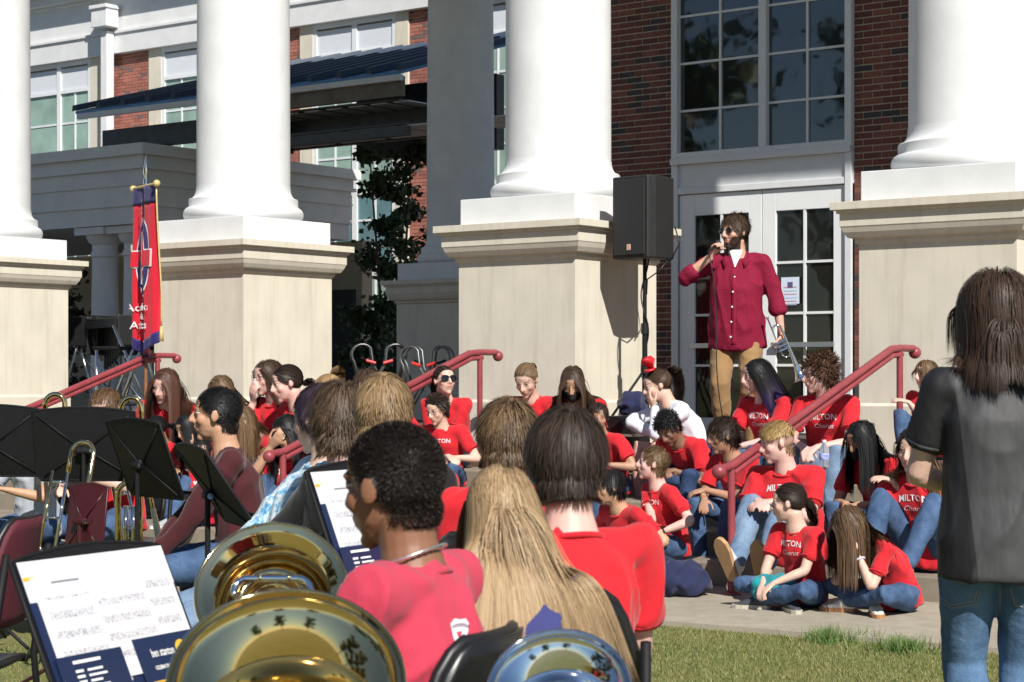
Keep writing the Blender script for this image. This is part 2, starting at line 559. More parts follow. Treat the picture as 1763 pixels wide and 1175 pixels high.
# ---- doors
du0, du1, dm = ua + fw, ub - fw, u_at(1313)
gz = [uz(1386, y)[1] for y in (722, 629, 539, 451, 361)]
def door(a, b2, ga, gb, gm):
    d = empty('door', (0, 0, 0), 0, bld)
    s = MB()
    s.box(a + 0.004, ga, NW - 0.015, NW + 0.04, PLAT + 0.015, z_dh - 0.006); s.box(gb, b2 - 0.004, NW - 0.015, NW + 0.04, PLAT + 0.015, z_dh - 0.006)
    s.box(ga, gb, NW - 0.015, NW + 0.04, PLAT + 0.015, gz[0]); s.box(ga, gb, NW - 0.015, NW + 0.04, gz[-1], z_dh - 0.006)
    s.build('leaf', M_door, d, bevel=0.004)
    for i in range(4):
        for (p, q) in ((ga, gm), (gm, gb)):
            pn = MB(); pn.box(p, q, NW + 0.012, NW + 0.02, gz[i], gz[i + 1]); pn.build('pane', M_glass_door, d)
    mt = MB(); mt.box(gm - 0.013, gm + 0.013, NW - 0.012, NW + 0.012, gz[0], gz[-1]); mt.build('muntin', M_door, d)
    for i in (1, 2, 3):
        mt = MB(); mt.box(ga, gb, NW - 0.010, NW + 0.0115, gz[i] - 0.013, gz[i] + 0.013); mt.build('muntin', M_door, d)
    pb = MB(); pb.box(ga - 0.03, gb + 0.03, NW - 0.07, NW - 0.045, 1.66, 1.71); pb.build('push_bar', mat('push_bar', (0.5, 0.55, 0.6), 0.35, metal=0.8), d)
    return d
door(du0, dm, u_at(1197), u_at(1290), u_at(1243))
dr = door(dm, du1, u_at(1337), u_at(1436), u_at(1386))
th = MB(); th.box(ua, ub, NW - 0.12, NW, PLAT, PLAT + 0.02); th.build('threshold', M_metal_dark, bld)

# ================================================================== far wing
NF = 13.85
wing = empty('school_wing', C3, -TH)
tag(wing, 'far brick wing with white upper entablature and tall white framed windows', 'building')
def fz(px, py): return ray_n(px, py, NF)
zE = fz(334, 75)[1]          # underside of the white entablature
M_spandrel = mat('white_spandrel', (0.66, 0.69, 0.74), 0.5, noise=0.05)
def fu(px): return fz(px, 100)[0]
ent = MB(); ue0, ue1 = fu(-60), fu(1000)
ent.box(ue0, ue1, NF - 0.16, NF + 0.3, zE, zE + 0.42)
ent.box(ue0, ue1, NF - 0.20, NF + 0.3, zE + 0.42, zE + 0.47)
ent.box(ue0, ue1, NF - 0.10, NF + 0.3, zE + 0.47, zE + 1.18)
ent.box(ue0, ue1, NF - 0.17, NF + 0.3, zE + 1.18, zE + 1.24)
ent.box(ue0, ue1, NF - 0.30, NF + 0.3, zE + 1.24, zE + 1.45)
ent.box(ue0, ue1, NF - 0.55, NF + 0.3, zE + 1.45, zE + 2.2)
ent.build('entablature', M_white, wing)
bw = MB(); bw.box(ue0, ue1, NF + 0.06, NF + 0.3, 0, zE - 0.002); bw.build('wall', M_mortar, wing)
# piers: brick with cast-stone jambs
piers = [(175, 258), (428, 518), (705, 800)]
fb = MB()
for (a, b2) in piers:
    p0, p1 = fu(a), fu(b2)
    mbk = MB(); mbk.box(p0, p1, NF + 0.008, NF + 0.058, 0, zE - 0.003); mbk.build('pier', M_mortar, wing)
    r = 0; z = zE - CH
    while z > 0.3:
        x = p0 + (0 if r % 2 else -BL / 2)
        while x < p1 - 0.01:
            x0, x1 = max(p0, x + 0.0065), min(p1, x + BL - 0.0065)
            if x1 - x0 > 0.02: fb.box(x0, x1, NF + 0.0, NF + 0.07, z + 0.0065, z + CH - 0.0065)
            x += BL
        z -= CH; r += 1
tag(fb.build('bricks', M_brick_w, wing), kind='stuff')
for a, b2 in ((158, 175), (258, 280), (405, 428), (518, 541), (683, 705), (800, 823)):
    s = MB(); s.box(fu(a), fu(b2), NF - 0.04, NF + 0.08, 0, zE - 0.001); s.build('stone_jamb', M_stone, wing, bevel=0.01)
M_wframe = mat('wing_window_frame', (0.74, 0.76, 0.78), 0.4, noise=0.05)
M_blind = mat('window_blinds', (0.30, 0.42, 0.36), 0.6, noise=0.2)
def wing_window(a, b2, rows_, mid):
    """rows_: z list from top to bottom with glass kind under each"""
    wd = empty('window', (0, 0, 0), 0, wing)
    A, Bq, mu = fu(a), fu(b2), fu(mid)
    fm = MB()
    zb = rows_[-1][0]
    for x in (A, Bq - 0.09): fm.box(x, x + 0.09, NF - 0.03, NF + 0.06, zb, zE - 0.004)
    fm.box(mu - 0.06, mu + 0.06, NF - 0.035, NF + 0.06, zb, zE - 0.05)
    fm.box(A + 0.09, Bq - 0.09, NF - 0.028, NF + 0.06, zE - 0.10, zE - 0.004)
    for i in range(len(rows_) - 1):
        z1, kind = rows_[i]; z0 = rows_[i + 1][0]
        fm.box(A + 0.09, Bq - 0.09, NF - 0.032, NF + 0.05, z0 - 0.04, z0 + 0.04)
        for (p, q) in ((A + 0.09, mu - 0.06), (mu + 0.06, Bq - 0.09)):
            if kind == 'panel':
                s = MB(); s.box(p, q, NF + 0.0, NF + 0.02, z0 + 0.04, z1 - 0.04); s.build('spandrel', M_spandrel, wd)
            else:
                gm = M_glass_green if kind == 'green' else M_glass_teal
                h = (p + q) / 2; nr = max(1, round((z1 - z0) / 0.62))
                for rr in range(nr):
                    za = z0 + 0.04 + (z1 - z0 - 0.08) * rr / nr; zc = z0 + 0.04 + (z1 - z0 - 0.08) * (rr + 1) / nr
                    for (x0, x1) in ((p, h), (h, q)):
                        s = MB(); s.box(x0, x1, NF + 0.01, NF + 0.02, za, zc); s.build('pane', gm, wd)
                    if rr: fm.box(p, q, NF - 0.005, NF + 0.01, za - 0.02, za + 0.02)
                fm.box(h - 0.02, h + 0.02, NF - 0.008, NF + 0.01, z0 + 0.04, z1 - 0.04)
    fm.build('frame', M_wframe, wd)
zA = zE - 0.1
z1 = fz(103, 160)[1]; 
zq = fz(612, 333)[1]; zq2 = fz(612, 473)[1]; zq3 = fz(612, 600)[1]; zp = fz(612, 150)[1]
spec = [(zA, 'panel'), (z1, 'green'), (zq, 'teal'), (zq2, 'green'), (zq3, 'teal'), (0.4, None)]
wing_window(42 - 70, 158, spec, 103)
wing_window(280, 405, spec, 345)
wing_window(541, 683, spec, 612)
wing_window(823, 960, spec, 890)
# rain-water leader head and downpipe
dp = empty('downpipe', (fu(202), NF - 0.16, 0), 0, wing)
s = MB(); s.box(-0.10, 0.10, -0.22, -0.02, 1.0, zE + 0.45); s.build('pipe', M_white, dp, bevel=0.01)
zh0, zh1 = fz(203, 52)[1], fz(203, 18)[1]
s = MB(); s.box(-0.24, 0.24, -0.36, -0.02, zh0, zh1); s.box(-0.27, 0.27, -0.40, -0.02, zh1 - 0.04, zh1 + 0.04); s.build('leader_head', M_white, dp, bevel=0.01)

# ================================================================== low entrance porch on the left, in the shade
cw = P(245, 245, 31.0)
uc, nc, zc = toB(cw)
porch = empty('entrance_porch', B(uc, nc, 0), -TH)
tag(porch, 'low white columned entrance porch in the shade left of the portico', 'porch')
LEN, DEP = 9.0, 5.3
e = MB()
for (pr, a, b2) in ((0.16, zc - 0.18, zc), (0.06, zc - 0.34, zc - 0.18), (0.10, zc - 0.40, zc - 0.34), (0.03, zc - 0.62, zc - 0.40), (0.05, zc - 0.66, zc - 0.62), (0.02, zc - 0.95, zc - 0.66), (0.04, zc - 0.99, zc - 0.95), (0.0, zc - 1.28, zc - 0.99)):
    e.box(-LEN, pr - 0.16, -pr + 0.16, DEP + pr - 0.16, a, b2)
e.build('entablature', M_white, porch)
M_porch_col = M_white
cx1 = ray_n(181, 480, nc + 0.55)[0] - uc; cx2 = ray_n(236, 480, nc + 0.6)[0] - uc
for (x, y) in ((cx1, 0.55), (cx2, 0.6), (-1.0, 4.7), (cx1 - 2.6, 0.55), (-3.6, 4.7)):
    c = MB(); zt = zc - 1.29
    c.lathe([(0.33, PLAT - 0.3), (0.33, PLAT), (0.30, PLAT + 0.03), (0.26, PLAT + 0.1), (0.25, PLAT + 0.15), (0.215, zt - 0.5), (0.24, zt - 0.47), (0.24, zt - 0.42), (0.215, zt - 0.38), (0.215, zt - 0.28), (0.27, zt - 0.24), (0.31, zt - 0.16), (0.32, zt - 0.12)], 28)
    c.box(-0.36, 0.36, -0.36, 0.36, zt - 0.12, zt)
    c.build('column', M_porch_col, porch, smooth=2, loc=(x, y, 0))
s = MB(); s.box(-LEN, 0, DEP + 0.02, DEP + 0.3, 0, zc - 1.28); s.build('back_wall', M_tan_wall, porch)
s = MB(); s.box(-1.25, -0.15, DEP - 0.06, DEP + 0.01, PLAT, PLAT + 2.2); s.build('door', M_interior, porch)

# ================================================================== blue metal canopy on the porch roof
A = P(130, 192, 33.0); 
ua_, na_, za_ = toB(A)
Bp = None
# far end of the eave: same line along the building, at photo x = 690
ub_, zb_ = ray_n(690, 134, na_)
can = empty('metal_canopy', B(ua_, na_, za_), -TH)
tag(can, 'blue standing seam metal canopy roof on dark steel frame above the porch', 'canopy')
Lc = ub_ - ua_; slope = 0.315; dep = 3.2
s = MB()
s.add([(0, 0, 0), (Lc, 0, 0), (Lc + 0.6, dep, dep * slope), (2.2, dep, dep * slope), (0, 0, -0.05), (Lc, 0, -0.05), (Lc + 0.6, dep, dep * slope - 0.05), (2.2, dep, dep * slope - 0.05)],
      [(0, 1, 2, 3), (7, 6, 5, 4), (0, 4, 5, 1), (1, 5, 6, 2), (2, 6, 7, 3), (3, 7, 4, 0)])
s.build('roof_sheet', M_blue_metal, can)
nr = 12
M_seam = mat('seam_edge', (0.025, 0.045, 0.08), 0.5)
for i in range(nr + 1):
    f = i / nr
    a = Vector((Lc * f, 0, 0.0)); b2 = Vector((2.2 + (Lc - 1.6) * f, dep, dep * slope))
    t = MB(); dv = (b2 - a)
    t.add([a + Vector((-0.06, -0.03, 0.0)), a + Vector((0.06, -0.03, 0.0)), b2 + Vector((0.06, 0.02, 0)), b2 + Vector((-0.06, 0.02, 0)),
           a + Vector((-0.04, -0.03, 0.10)), a + Vector((0.04, -0.03, 0.10)), b2 + Vector((0.04, 0.02, 0.10)), b2 + Vector((-0.04, 0.02, 0.10))],
          [(0, 1, 2, 3), (4, 7, 6, 5), (0, 4, 5, 1), (1, 5, 6, 2), (2, 6, 7, 3), (3, 7, 4, 0)])
    t.build('seam', M_seam, can)
s = MB(); s.box(0.05, Lc, -0.02, 0.06, -0.14, -0.052); s.build('gutter', M_frame, can)
xf = ray_n(425, 160, na_)[0] - ua_
s = MB(); s.box(xf, Lc - 0.05, 0.07, 0.16, -0.36, -0.06)
s.build('fascia', M_rust, can)
s = MB(); s.box(xf, Lc - 0.2, 0.9, 1.1, -0.74, -0.42); s.box(xf, Lc - 0.2, 2.6, 2.8, -0.9, 0.3); s.build('beam', M_metal_dark, can)
s = MB(); s.box(xf, Lc - 0.2, 0.2, dep, -0.40, -0.37)
s.build('soffit', M_metal_dark, can)
for i in range(7):
    x = xf + 0.1 + i * (Lc - xf) / 7
    for yy in (0.25, 1.5):
        q = MB(); q.box(x, x + (Lc - xf) / 7 - 0.15, yy, yy + 0.85, -0.42, -0.402); q.build('soffit_panel', M_soffit, can)
# lower louvre tray seen between the white columns
tray = MB(); x0 = ray_n(515, 200, na_ + 1.4)[0] - ua_
tray.box(x0, Lc + 0.2, 1.15, 1.25, -0.84, -0.62); tray.box(x0, x0 + 0.12, 0.0, 1.15, -0.90, -0.78); tray.box(x0, Lc + 0.2, -0.12, 0.0, -0.98, -0.84)
tray.box(x0 + 0.12, Lc + 0.1, 0.0, 1.15, -0.80, -0.77)
tray.build('lower_tray', M_metal_dark, can)
for i in range(5):
    x = x0 + 0.2 + i * 1.05
    q = MB(); q.box(x, x + 0.9, 0.06, 1.10, -0.825, -0.802); q.build('soffit_panel', M_soffit, can)
px0 = ray_n(180, 210, na_ + 0.6)[0] - ua_
s = MB(); s.box(px0, px0 + 4.2, 0.55, 0.8, -0.62, -0.28); s.build('outrigger', M_metal_dark, can)
s = MB(); s.box(px0 + 1.0, px0 + 1.35, 0.6, 0.9, zc - za_ - 0.02, -0.6); s.box(px0 + 4.6, px0 + 4.9, 1.1, 1.35, zc - za_ - 0.02, -0.6); s.build('post', M_metal_dark, can)

# ================================================================== handrails
M_rail = mat('painted_rail', (0.30, 0.055, 0.065), 0.42, noise=0.25, nscale=14, bump=0.15, bscale=90, bdist=0.002)
def handrail(u, label):
    r = empty('handrail', B(u, 0, 0), -TH)
    tag(r, label, 'handrail', 'handrails on the steps')
    nb, nt, H_ = -3.68, -1.33, 0.80
    zt = PLAT + H_
    t = MB(); t.tube([(0, nb - 0.14, H_ - 0.015), (0, nb, H_), (0, nt - 0.12, zt - 0.01), (0, nt + 0.02, zt), (0, nt + 0.24, zt)], 0.027, 12)
    t.ball((0, nb - 0.15, H_ - 0.03), 0.046, 14); t.ball((0, nt + 0.27, zt - 0.03), 0.046, 14)
    t.build('top_rail', M_rail, r, smooth=2)
    t = MB(); t.tube([(0, nb + 0.02, H_ - 0.045), (0, nt - 0.1, zt - 0.055), (0, nt + 0.05, zt - 0.045)], 0.021, 10); t.build('lower_bar', M_rail, r, smooth=2)
    t = MB(); t.tube([(0, nb, -0.02), (0, nb, H_ - 0.02)], 0.024, 12); t.build('post', M_rail, r, smooth=2)
    t = MB(); t.tube([(0, nt + 0.02, PLAT - 0.02), (0, nt + 0.02, zt - 0.02)], 0.024, 12); t.build('post', M_rail, r, smooth=2)
    for (y, z) in ((nb, 0.0), (nt + 0.02, PLAT)):
        t = MB(); t.lathe([(0.06, z), (0.06, z + 0.012), (0.03, z + 0.02)], 16, Matrix.Translation((0, y, 0))); t.build('base_plate', M_rail, r, smooth=2)
U_RAIL = [3.96, 0.13, -3.80]
handrail(U_RAIL[0], 'dark red handrail on the right, in front of the sitting choir')
handrail(U_RAIL[1], 'dark red handrail in the middle, beside the sunglasses wearer')
handrail(U_RAIL[2], 'dark red handrail on the left, behind the music stands')
# ================================================================== trees
def leaf_mat(name, a, b, c):
    m = bpy.data.materials.new(name); m.use_nodes = True
    t = NT(m)
    r = t.n('ShaderNodeNewGeometry').outputs['Random Per Island']
    t.l(t.ramp(r, [(0.0, a), (0.5, b), (1.0, c)]), t.b.inputs['Base Color'])
    t.b.inputs['Roughness'].default_value = 0.55
    return m
M_bark = mat('bark', (0.10, 0.075, 0.055), 0.9, noise=0.4, nscale=12, bump=0.6, bscale=30, bdist=0.01)
M_leaf_dark = leaf_mat('dark_green_leaf', (0.022, 0.045, 0.014), (0.035, 0.065, 0.02), (0.055, 0.085, 0.025))
M_leaf_red = leaf_mat('bronze_leaf', (0.10, 0.035, 0.03), (0.05, 0.05, 0.03), (0.12, 0.06, 0.035))
M_leaf_mid = leaf_mat('mid_green_leaf', (0.05, 0.085, 0.02), (0.08, 0.11, 0.03), (0.16, 0.10, 0.04))
def make_tree(name, loc, height, spread, trunk_r, nleaf, leaf, m, seed, stems=1, low=0.25, cl=14):
    rnd = random.Random(seed)
    root = empty(name, loc)
    tips = []
    tr = MB()
    for s_ in range(stems):
        a = rnd.uniform(0, 6.28); sp = spread * (0.12 if stems == 1 else 0.35)
        tip = Vector((math.cos(a) * sp, math.sin(a) * sp, height * 0.82))
        mid = tip * 0.5 + Vector((rnd.uniform(-1, 1), rnd.uniform(-1, 1), 0)) * spread * 0.06
        r0 = trunk_r / math.sqrt(stems)
        pts = [Vector((math.cos(a), math.sin(a), 0)) * trunk_r * (0 if stems == 1 else 1), mid, tip]
        tr.tube(pts, [r0, r0 * 0.7, r0 * 0.25], 8)
        for b in range(cl):
            f = low + (1 - low) * (b + rnd.random()) / cl
            base = pts[0].lerp(mid, f * 2) if f < 0.5 else mid.lerp(tip, f * 2 - 1)
            ang = rnd.uniform(0, 6.28); ln = spread * (0.45 + 0.55 * rnd.random()) * (1.15 - 0.6 * f)
            end = base + Vector((math.cos(ang) * ln, math.sin(ang) * ln, ln * rnd.uniform(0.05, 0.55)))
            tr.tube([base, base.lerp(end, 0.5) + Vector((0, 0, ln * 0.1)), end], [r0 * 0.35, r0 * 0.2, r0 * 0.06], 5)
            tips += [(end, ln * 0.42), (base.lerp(end, 0.65), ln * 0.36)]
        tips.append((tip, spread * 0.35))
    tr.build('trunk', M_bark, root, smooth=True)
    vs, fs = [], []
    for i in range(nleaf):
        c, rad = rnd.choice(tips)
        d = Vector((rnd.gauss(0, 1), rnd.gauss(0, 1), rnd.gauss(0, 0.7)))
        p = c + d * rad * 0.42
        n_ = Vector((rnd.gauss(0, 1), rnd.gauss(0, 1), rnd.gauss(0.6, 1))).normalized()
        t_ = n_.orthogonal().normalized(); t_ = Matrix.Rotation(rnd.uniform(0, 6.28), 3, n_) @ t_
        b_ = n_.cross(t_); L = leaf * rnd.uniform(0.6, 1.25); w = L * 0.36
        o = len(vs)
        vs += [p - t_ * L * 0.5, p - b_ * w + n_ * w * 0.25, p + t_ * L * 0.5, p + b_ * w + n_ * w * 0.25]
        fs += [(o, o + 1, o + 2), (o, o + 2, o + 3)]
    me = bpy.data.meshes.new('crown'); me.from_pydata([tuple(v) for v in vs], [], fs); me.materials.append(m)
    link(bpy.data.objects.new('crown', me), root)
    return root
p = P(668, 600, 31.5)
t = make_tree('ornamental_tree', (p.x, p.y, 0.0), 6.0, 1.1, 0.07, 5200, 0.13, M_leaf_dark, 5, stems=3, low=0.18, cl=14)
tag(t, 'slender dark leafed tree in the shade beside the rear column', 'tree')
p = P(122, 600, 36)
t = make_tree('ornamental_tree', (p.x, p.y, 0.0), 4.0, 1.1, 0.06, 1600, 0.13, M_leaf_red, 9, stems=3, low=0.25, cl=9)
tag(t, 'small bronze leafed tree behind the leftmost pedestal', 'tree')
# trees round the lawn behind the photographer: only their reflections show in the glass and brass
tp = make_tree('lawn_tree', (-27, 1, 0), 13, 5.0, 0.3, 5000, 0.55, M_leaf_mid, 21, stems=1, low=0.3, cl=26)
lab = ['broad tree far across the lawn, mirrored in the door glass', 'leafy tree across the lawn, mirrored in the upper window', 'tree on the far lawn, mirrored in the large brass bell', 'tall tree at the lawn edge, mirrored in the left window panes', 'spreading tree at the lawn edge, mirrored in the silver bell', 'tree beyond the lawn, mirrored in the right window panes', 'tree beyond the lawn, mirrored in the rear brass horn']
tag(tp, lab[0], 'tree', 'trees around the lawn behind the photographer')
for i, (x, y, sc, rz) in enumerate([(-34, 9, 1.35, 1.0), (-35, -9, 1.45, 2.2), (-25, -14, 1.1, 3.1), (-14, -48, 1.1, 4.0), (8, -55, 1.2, 5.1), (26, -44, 1.0, 0.4)]):
    c = tp.copy(); link(c); c.location = (x, y, 0); c.scale = (sc, sc, sc); c.rotation_euler = (0, 0, rz)
    c['label'] = lab[i + 1]
    for ch in list(tp.children):
        q = ch.copy(); link(q, c)
# ================================================================== people: body, clothes, hair
from mathutils import noise as mnoise
DEPS = None
def remesh(mb, voxel, smooth=3, fac=0.5):
    """union of the overlapping closed pieces as ONE continuous surface"""
    me = mb.mesh('tmp')
    o = bpy.data.objects.new('tmp', me); COL.objects.link(o)
    r = o.modifiers.new('r', 'REMESH'); r.mode = 'VOXEL'; r.voxel_size = voxel; r.use_smooth_shade = True
    if smooth:
        s = o.modifiers.new('s', 'SMOOTH'); s.factor = fac; s.iterations = smooth
    dg = bpy.context.evaluated_depsgraph_get(); dg.update()
    out = bpy.data.meshes.new_from_object(o.evaluated_get(dg))
    bpy.data.objects.remove(o); bpy.data.meshes.remove(me)
    out.polygons.foreach_set('use_smooth', [True] * len(out.polygons))
    return out
def mverts(me):
    a = np.empty(len(me.vertices) * 3); me.vertices.foreach_get('co', a); return a.reshape(-1, 3)
def mnorms(me):
    a = np.empty(len(me.vertices) * 3); me.vertices.foreach_get('normal', a); return a.reshape(-1, 3)
def setverts(me, a):
    me.vertices.foreach_set('co', a.ravel()); me.update()
def fattr(me, name, vals, typ='FLOAT'):
    at = me.attributes.new(name, typ, 'POINT')
    at.data.foreach_set('vector' if typ == 'FLOAT_VECTOR' else 'value', np.asarray(vals, dtype=np.float64).ravel())

def loft(mb, pts, rad, side, n=14, c0=1.0):
    """elliptical sections (a along `side`, b across) along a path, closed with domed caps"""
    pts = [Vector(p) for p in pts]; m = len(pts)
    P2, R2, T2 = [], [], []
    for i in range(m):
        t = (pts[min(i + 1, m - 1)] - pts[max(i - 1, 0)]).normalized(); T2.append(t)
    allp, allr, allt = [], [], []
    for e, sgn in ((0, -1),):
        a, b = rad[0]
        for f in (0.97, 0.75, 0.4):
            h = math.sqrt(1 - (1 - f) ** 2) if False else None
        allp += [pts[0] - T2[0] * min(a, b) * 0.55 * c0, pts[0] - T2[0] * min(a, b) * 0.35 * c0]; allr += [(a * 0.35, b * 0.35), (a * (0.78 if c0 > 0.5 else 0.97), b * (0.78 if c0 > 0.5 else 0.97))]; allt += [T2[0]] * 2
    allp += pts; allr += list(rad); allt += T2
    a, b = rad[-1]
    allp += [pts[-1] + T2[-1] * min(a, b) * 0.35, pts[-1] + T2[-1] * min(a, b) * 0.55]; allr += [(a * 0.78, b * 0.78), (a * 0.35, b * 0.35)]; allt += [T2[-1]] * 2
    vs, fs = [], []
    sides = side if isinstance(side, list) else None
    for i, (p, r, t) in enumerate(zip(allp, allr, allt)):
        s0 = Vector(sides[min(max(i - 2, 0), m - 1)] if sides else side)
        s0 = s0 - t * s0.dot(t)
        s0 = s0.normalized() if s0.length > 1e-4 else t.orthogonal().normalized()
        b0 = t.cross(s0)
        for k in range(n):
            an = 2 * math.pi * k / n
            vs.append(p + s0 * r[0] * math.cos(an) + b0 * r[1] * math.sin(an))
    M_ = len(allp)
    for i in range(M_ - 1):
        for k in range(n):
            fs.append((i*n + k, i*n + (k+1) % n, (i+1)*n + (k+1) % n, (i+1)*n + k))
    fs.append(tuple(range(n))[::-1]); fs.append(tuple((M_-1)*n + k for k in range(n)))
    mb.add(vs, fs)

def ik(a, t, l1, l2, hint):
    a, t, hint = Vector(a), Vector(t), Vector(hint)
    d = t - a; L = d.length
    mx = (l1 + l2) * 0.995
    if L > mx: d = d * (mx / L); L = mx; t = a + d
    if L < 0.08: L = 0.08
    u = d.normalized()
    x = (l1 * l1 - l2 * l2 + L * L) / (2 * L)
    h2 = max(l1 * l1 - x * x, 0.0)
    hp = hint - u * hint.dot(u)
    hp = hp.normalized() if hp.length > 1e-5 else u.orthogonal().normalized()
    return a + u * x + hp * math.sqrt(h2), t

def hand(mb, W, f, pn, right, curl=0.35, spread=0.12, k=1.0, fat=1.0):
    f = Vector(f).normalized(); pn = Vector(pn); pn = (pn - f * pn.dot(f)).normalized()
    th = f.cross(pn) * (1 if right else -1)          # thumb side
    W = Vector(W)
    loft(mb, [W - f * 0.015 * k, W + f * 0.02 * k, W + f * 0.055 * k, W + f * 0.088 * k], [(0.026*k*fat, 0.018*k*fat), (0.030*k*fat, 0.017*k), (0.040*k*fat, 0.015*k), (0.040*k*fat, 0.0125*k)], th, 12)
    for i, (off, ln) in enumerate(((0.030, 0.070), (0.0105, 0.079), (-0.009, 0.073), (-0.028, 0.058))):
        p = W + f * (0.086 * k) + th * off * k
        d = (f + th * (off / 0.03) * spread).normalized()
        pts, rr = [p - d * 0.02 * k], [0.0092 * k * fat]
        ang = 0.0
        for s_ in range(3):
            pts.append(p); rr.append((0.0092 - 0.0009 * s_) * k * fat)
            ang += curl * (0.7 if s_ == 0 else 1.0)
            dd = d * math.cos(ang) + pn * math.sin(ang)
            p = p + dd * ln * k * (0.42, 0.33, 0.25)[s_]
        pts.append(p); rr.append(0.0066 * k * fat)
        loft(mb, pts, [(r, r) for r in rr], th, 8)
    p = W + f * 0.022 * k + th * 0.022 * k
    d = (f * 0.62 + th * 0.7 + pn * 0.35).normalized()
    p1 = p + d * 0.042 * k; d2 = (f * 0.85 + th * 0.25 + pn * (0.3 + curl * 0.5)).normalized()
    p2 = p1 + d2 * 0.032 * k; p3 = p2 + (d2 + pn * curl * 0.4).normalized() * 0.026 * k
    loft(mb, [p, p1, p2, p3], [(0.014*k*fat, 0.014*k*fat), (0.0112*k*fat, 0.0112*k*fat), (0.010*k*fat, 0.010*k*fat), (0.0075*k*fat, 0.0075*k*fat)], pn, 8)

def head_parts(mb, M, fem=False, jaw=1.0, nose=1.0):
    q = MB()
    q.ball((0, -0.012, 0.028), (0.0735, 0.094, 0.086), 22)
    q.ball((0, 0.020, -0.028), (0.0605, 0.068, 0.076), 18)
    q.ball((0, 0.032, -0.070), (0.046 * jaw, 0.046, 0.036), 14)
    q.ball((0, 0.064, -0.096), (0.021 * jaw, 0.020, 0.018), 12)
    q.ball((0, 0.048, 0.046), (0.056, 0.039, 0.042), 14)
    for s in (-1, 1):
        q.ball((s * 0.026, 0.0775, 0.0275), (0.024, 0.0105, 0.0075), 10)
        q.ball((s * 0.036, 0.054, -0.022), (0.025, 0.026, 0.027), 12)
        q.ball((s * 0.031, 0.0725, 0.0095), (0.0145, 0.0125, 0.0115), 12)
        q.ball((s * 0.0775, -0.008, -0.004), (0.0080, 0.019, 0.029), 12, Matrix.Rotation(R(12), 3, 'X') @ Matrix.Rotation(R(-18 * s), 3, 'Z'))
        q.ball((s * 0.0125, 0.0925, -0.029), (0.0095, 0.012, 0.009), 8)
    q.tube([(0, 0.080, 0.026), (0, 0.089, 0.012), (0, 0.103 * nose, -0.012), (0, 0.107 * nose, -0.026)], [0.0085, 0.0085, 0.0105, 0.0125], 8)
    q.ball((0, 0.105 * nose, -0.0255), 0.0130, 10)
    q.ball((0, 0.073, -0.055), (0.029, 0.020, 0.026), 12)
    q.tube([(-0.023, 0.081, -0.0555), (-0.009, 0.0925, -0.0505), (0, 0.0935, -0.0515), (0.009, 0.0925, -0.0505), (0.023, 0.081, -0.0555)], [0.003, 0.0055, 0.005, 0.0055, 0.003], 8)
    q.tube([(-0.020, 0.081, -0.0595), (0, 0.0925, -0.0635), (0.020, 0.081, -0.0595)], [0.003, 0.0065, 0.003], 8)
    mb.add([M @ Vector(v) for v in q.v], q.f)

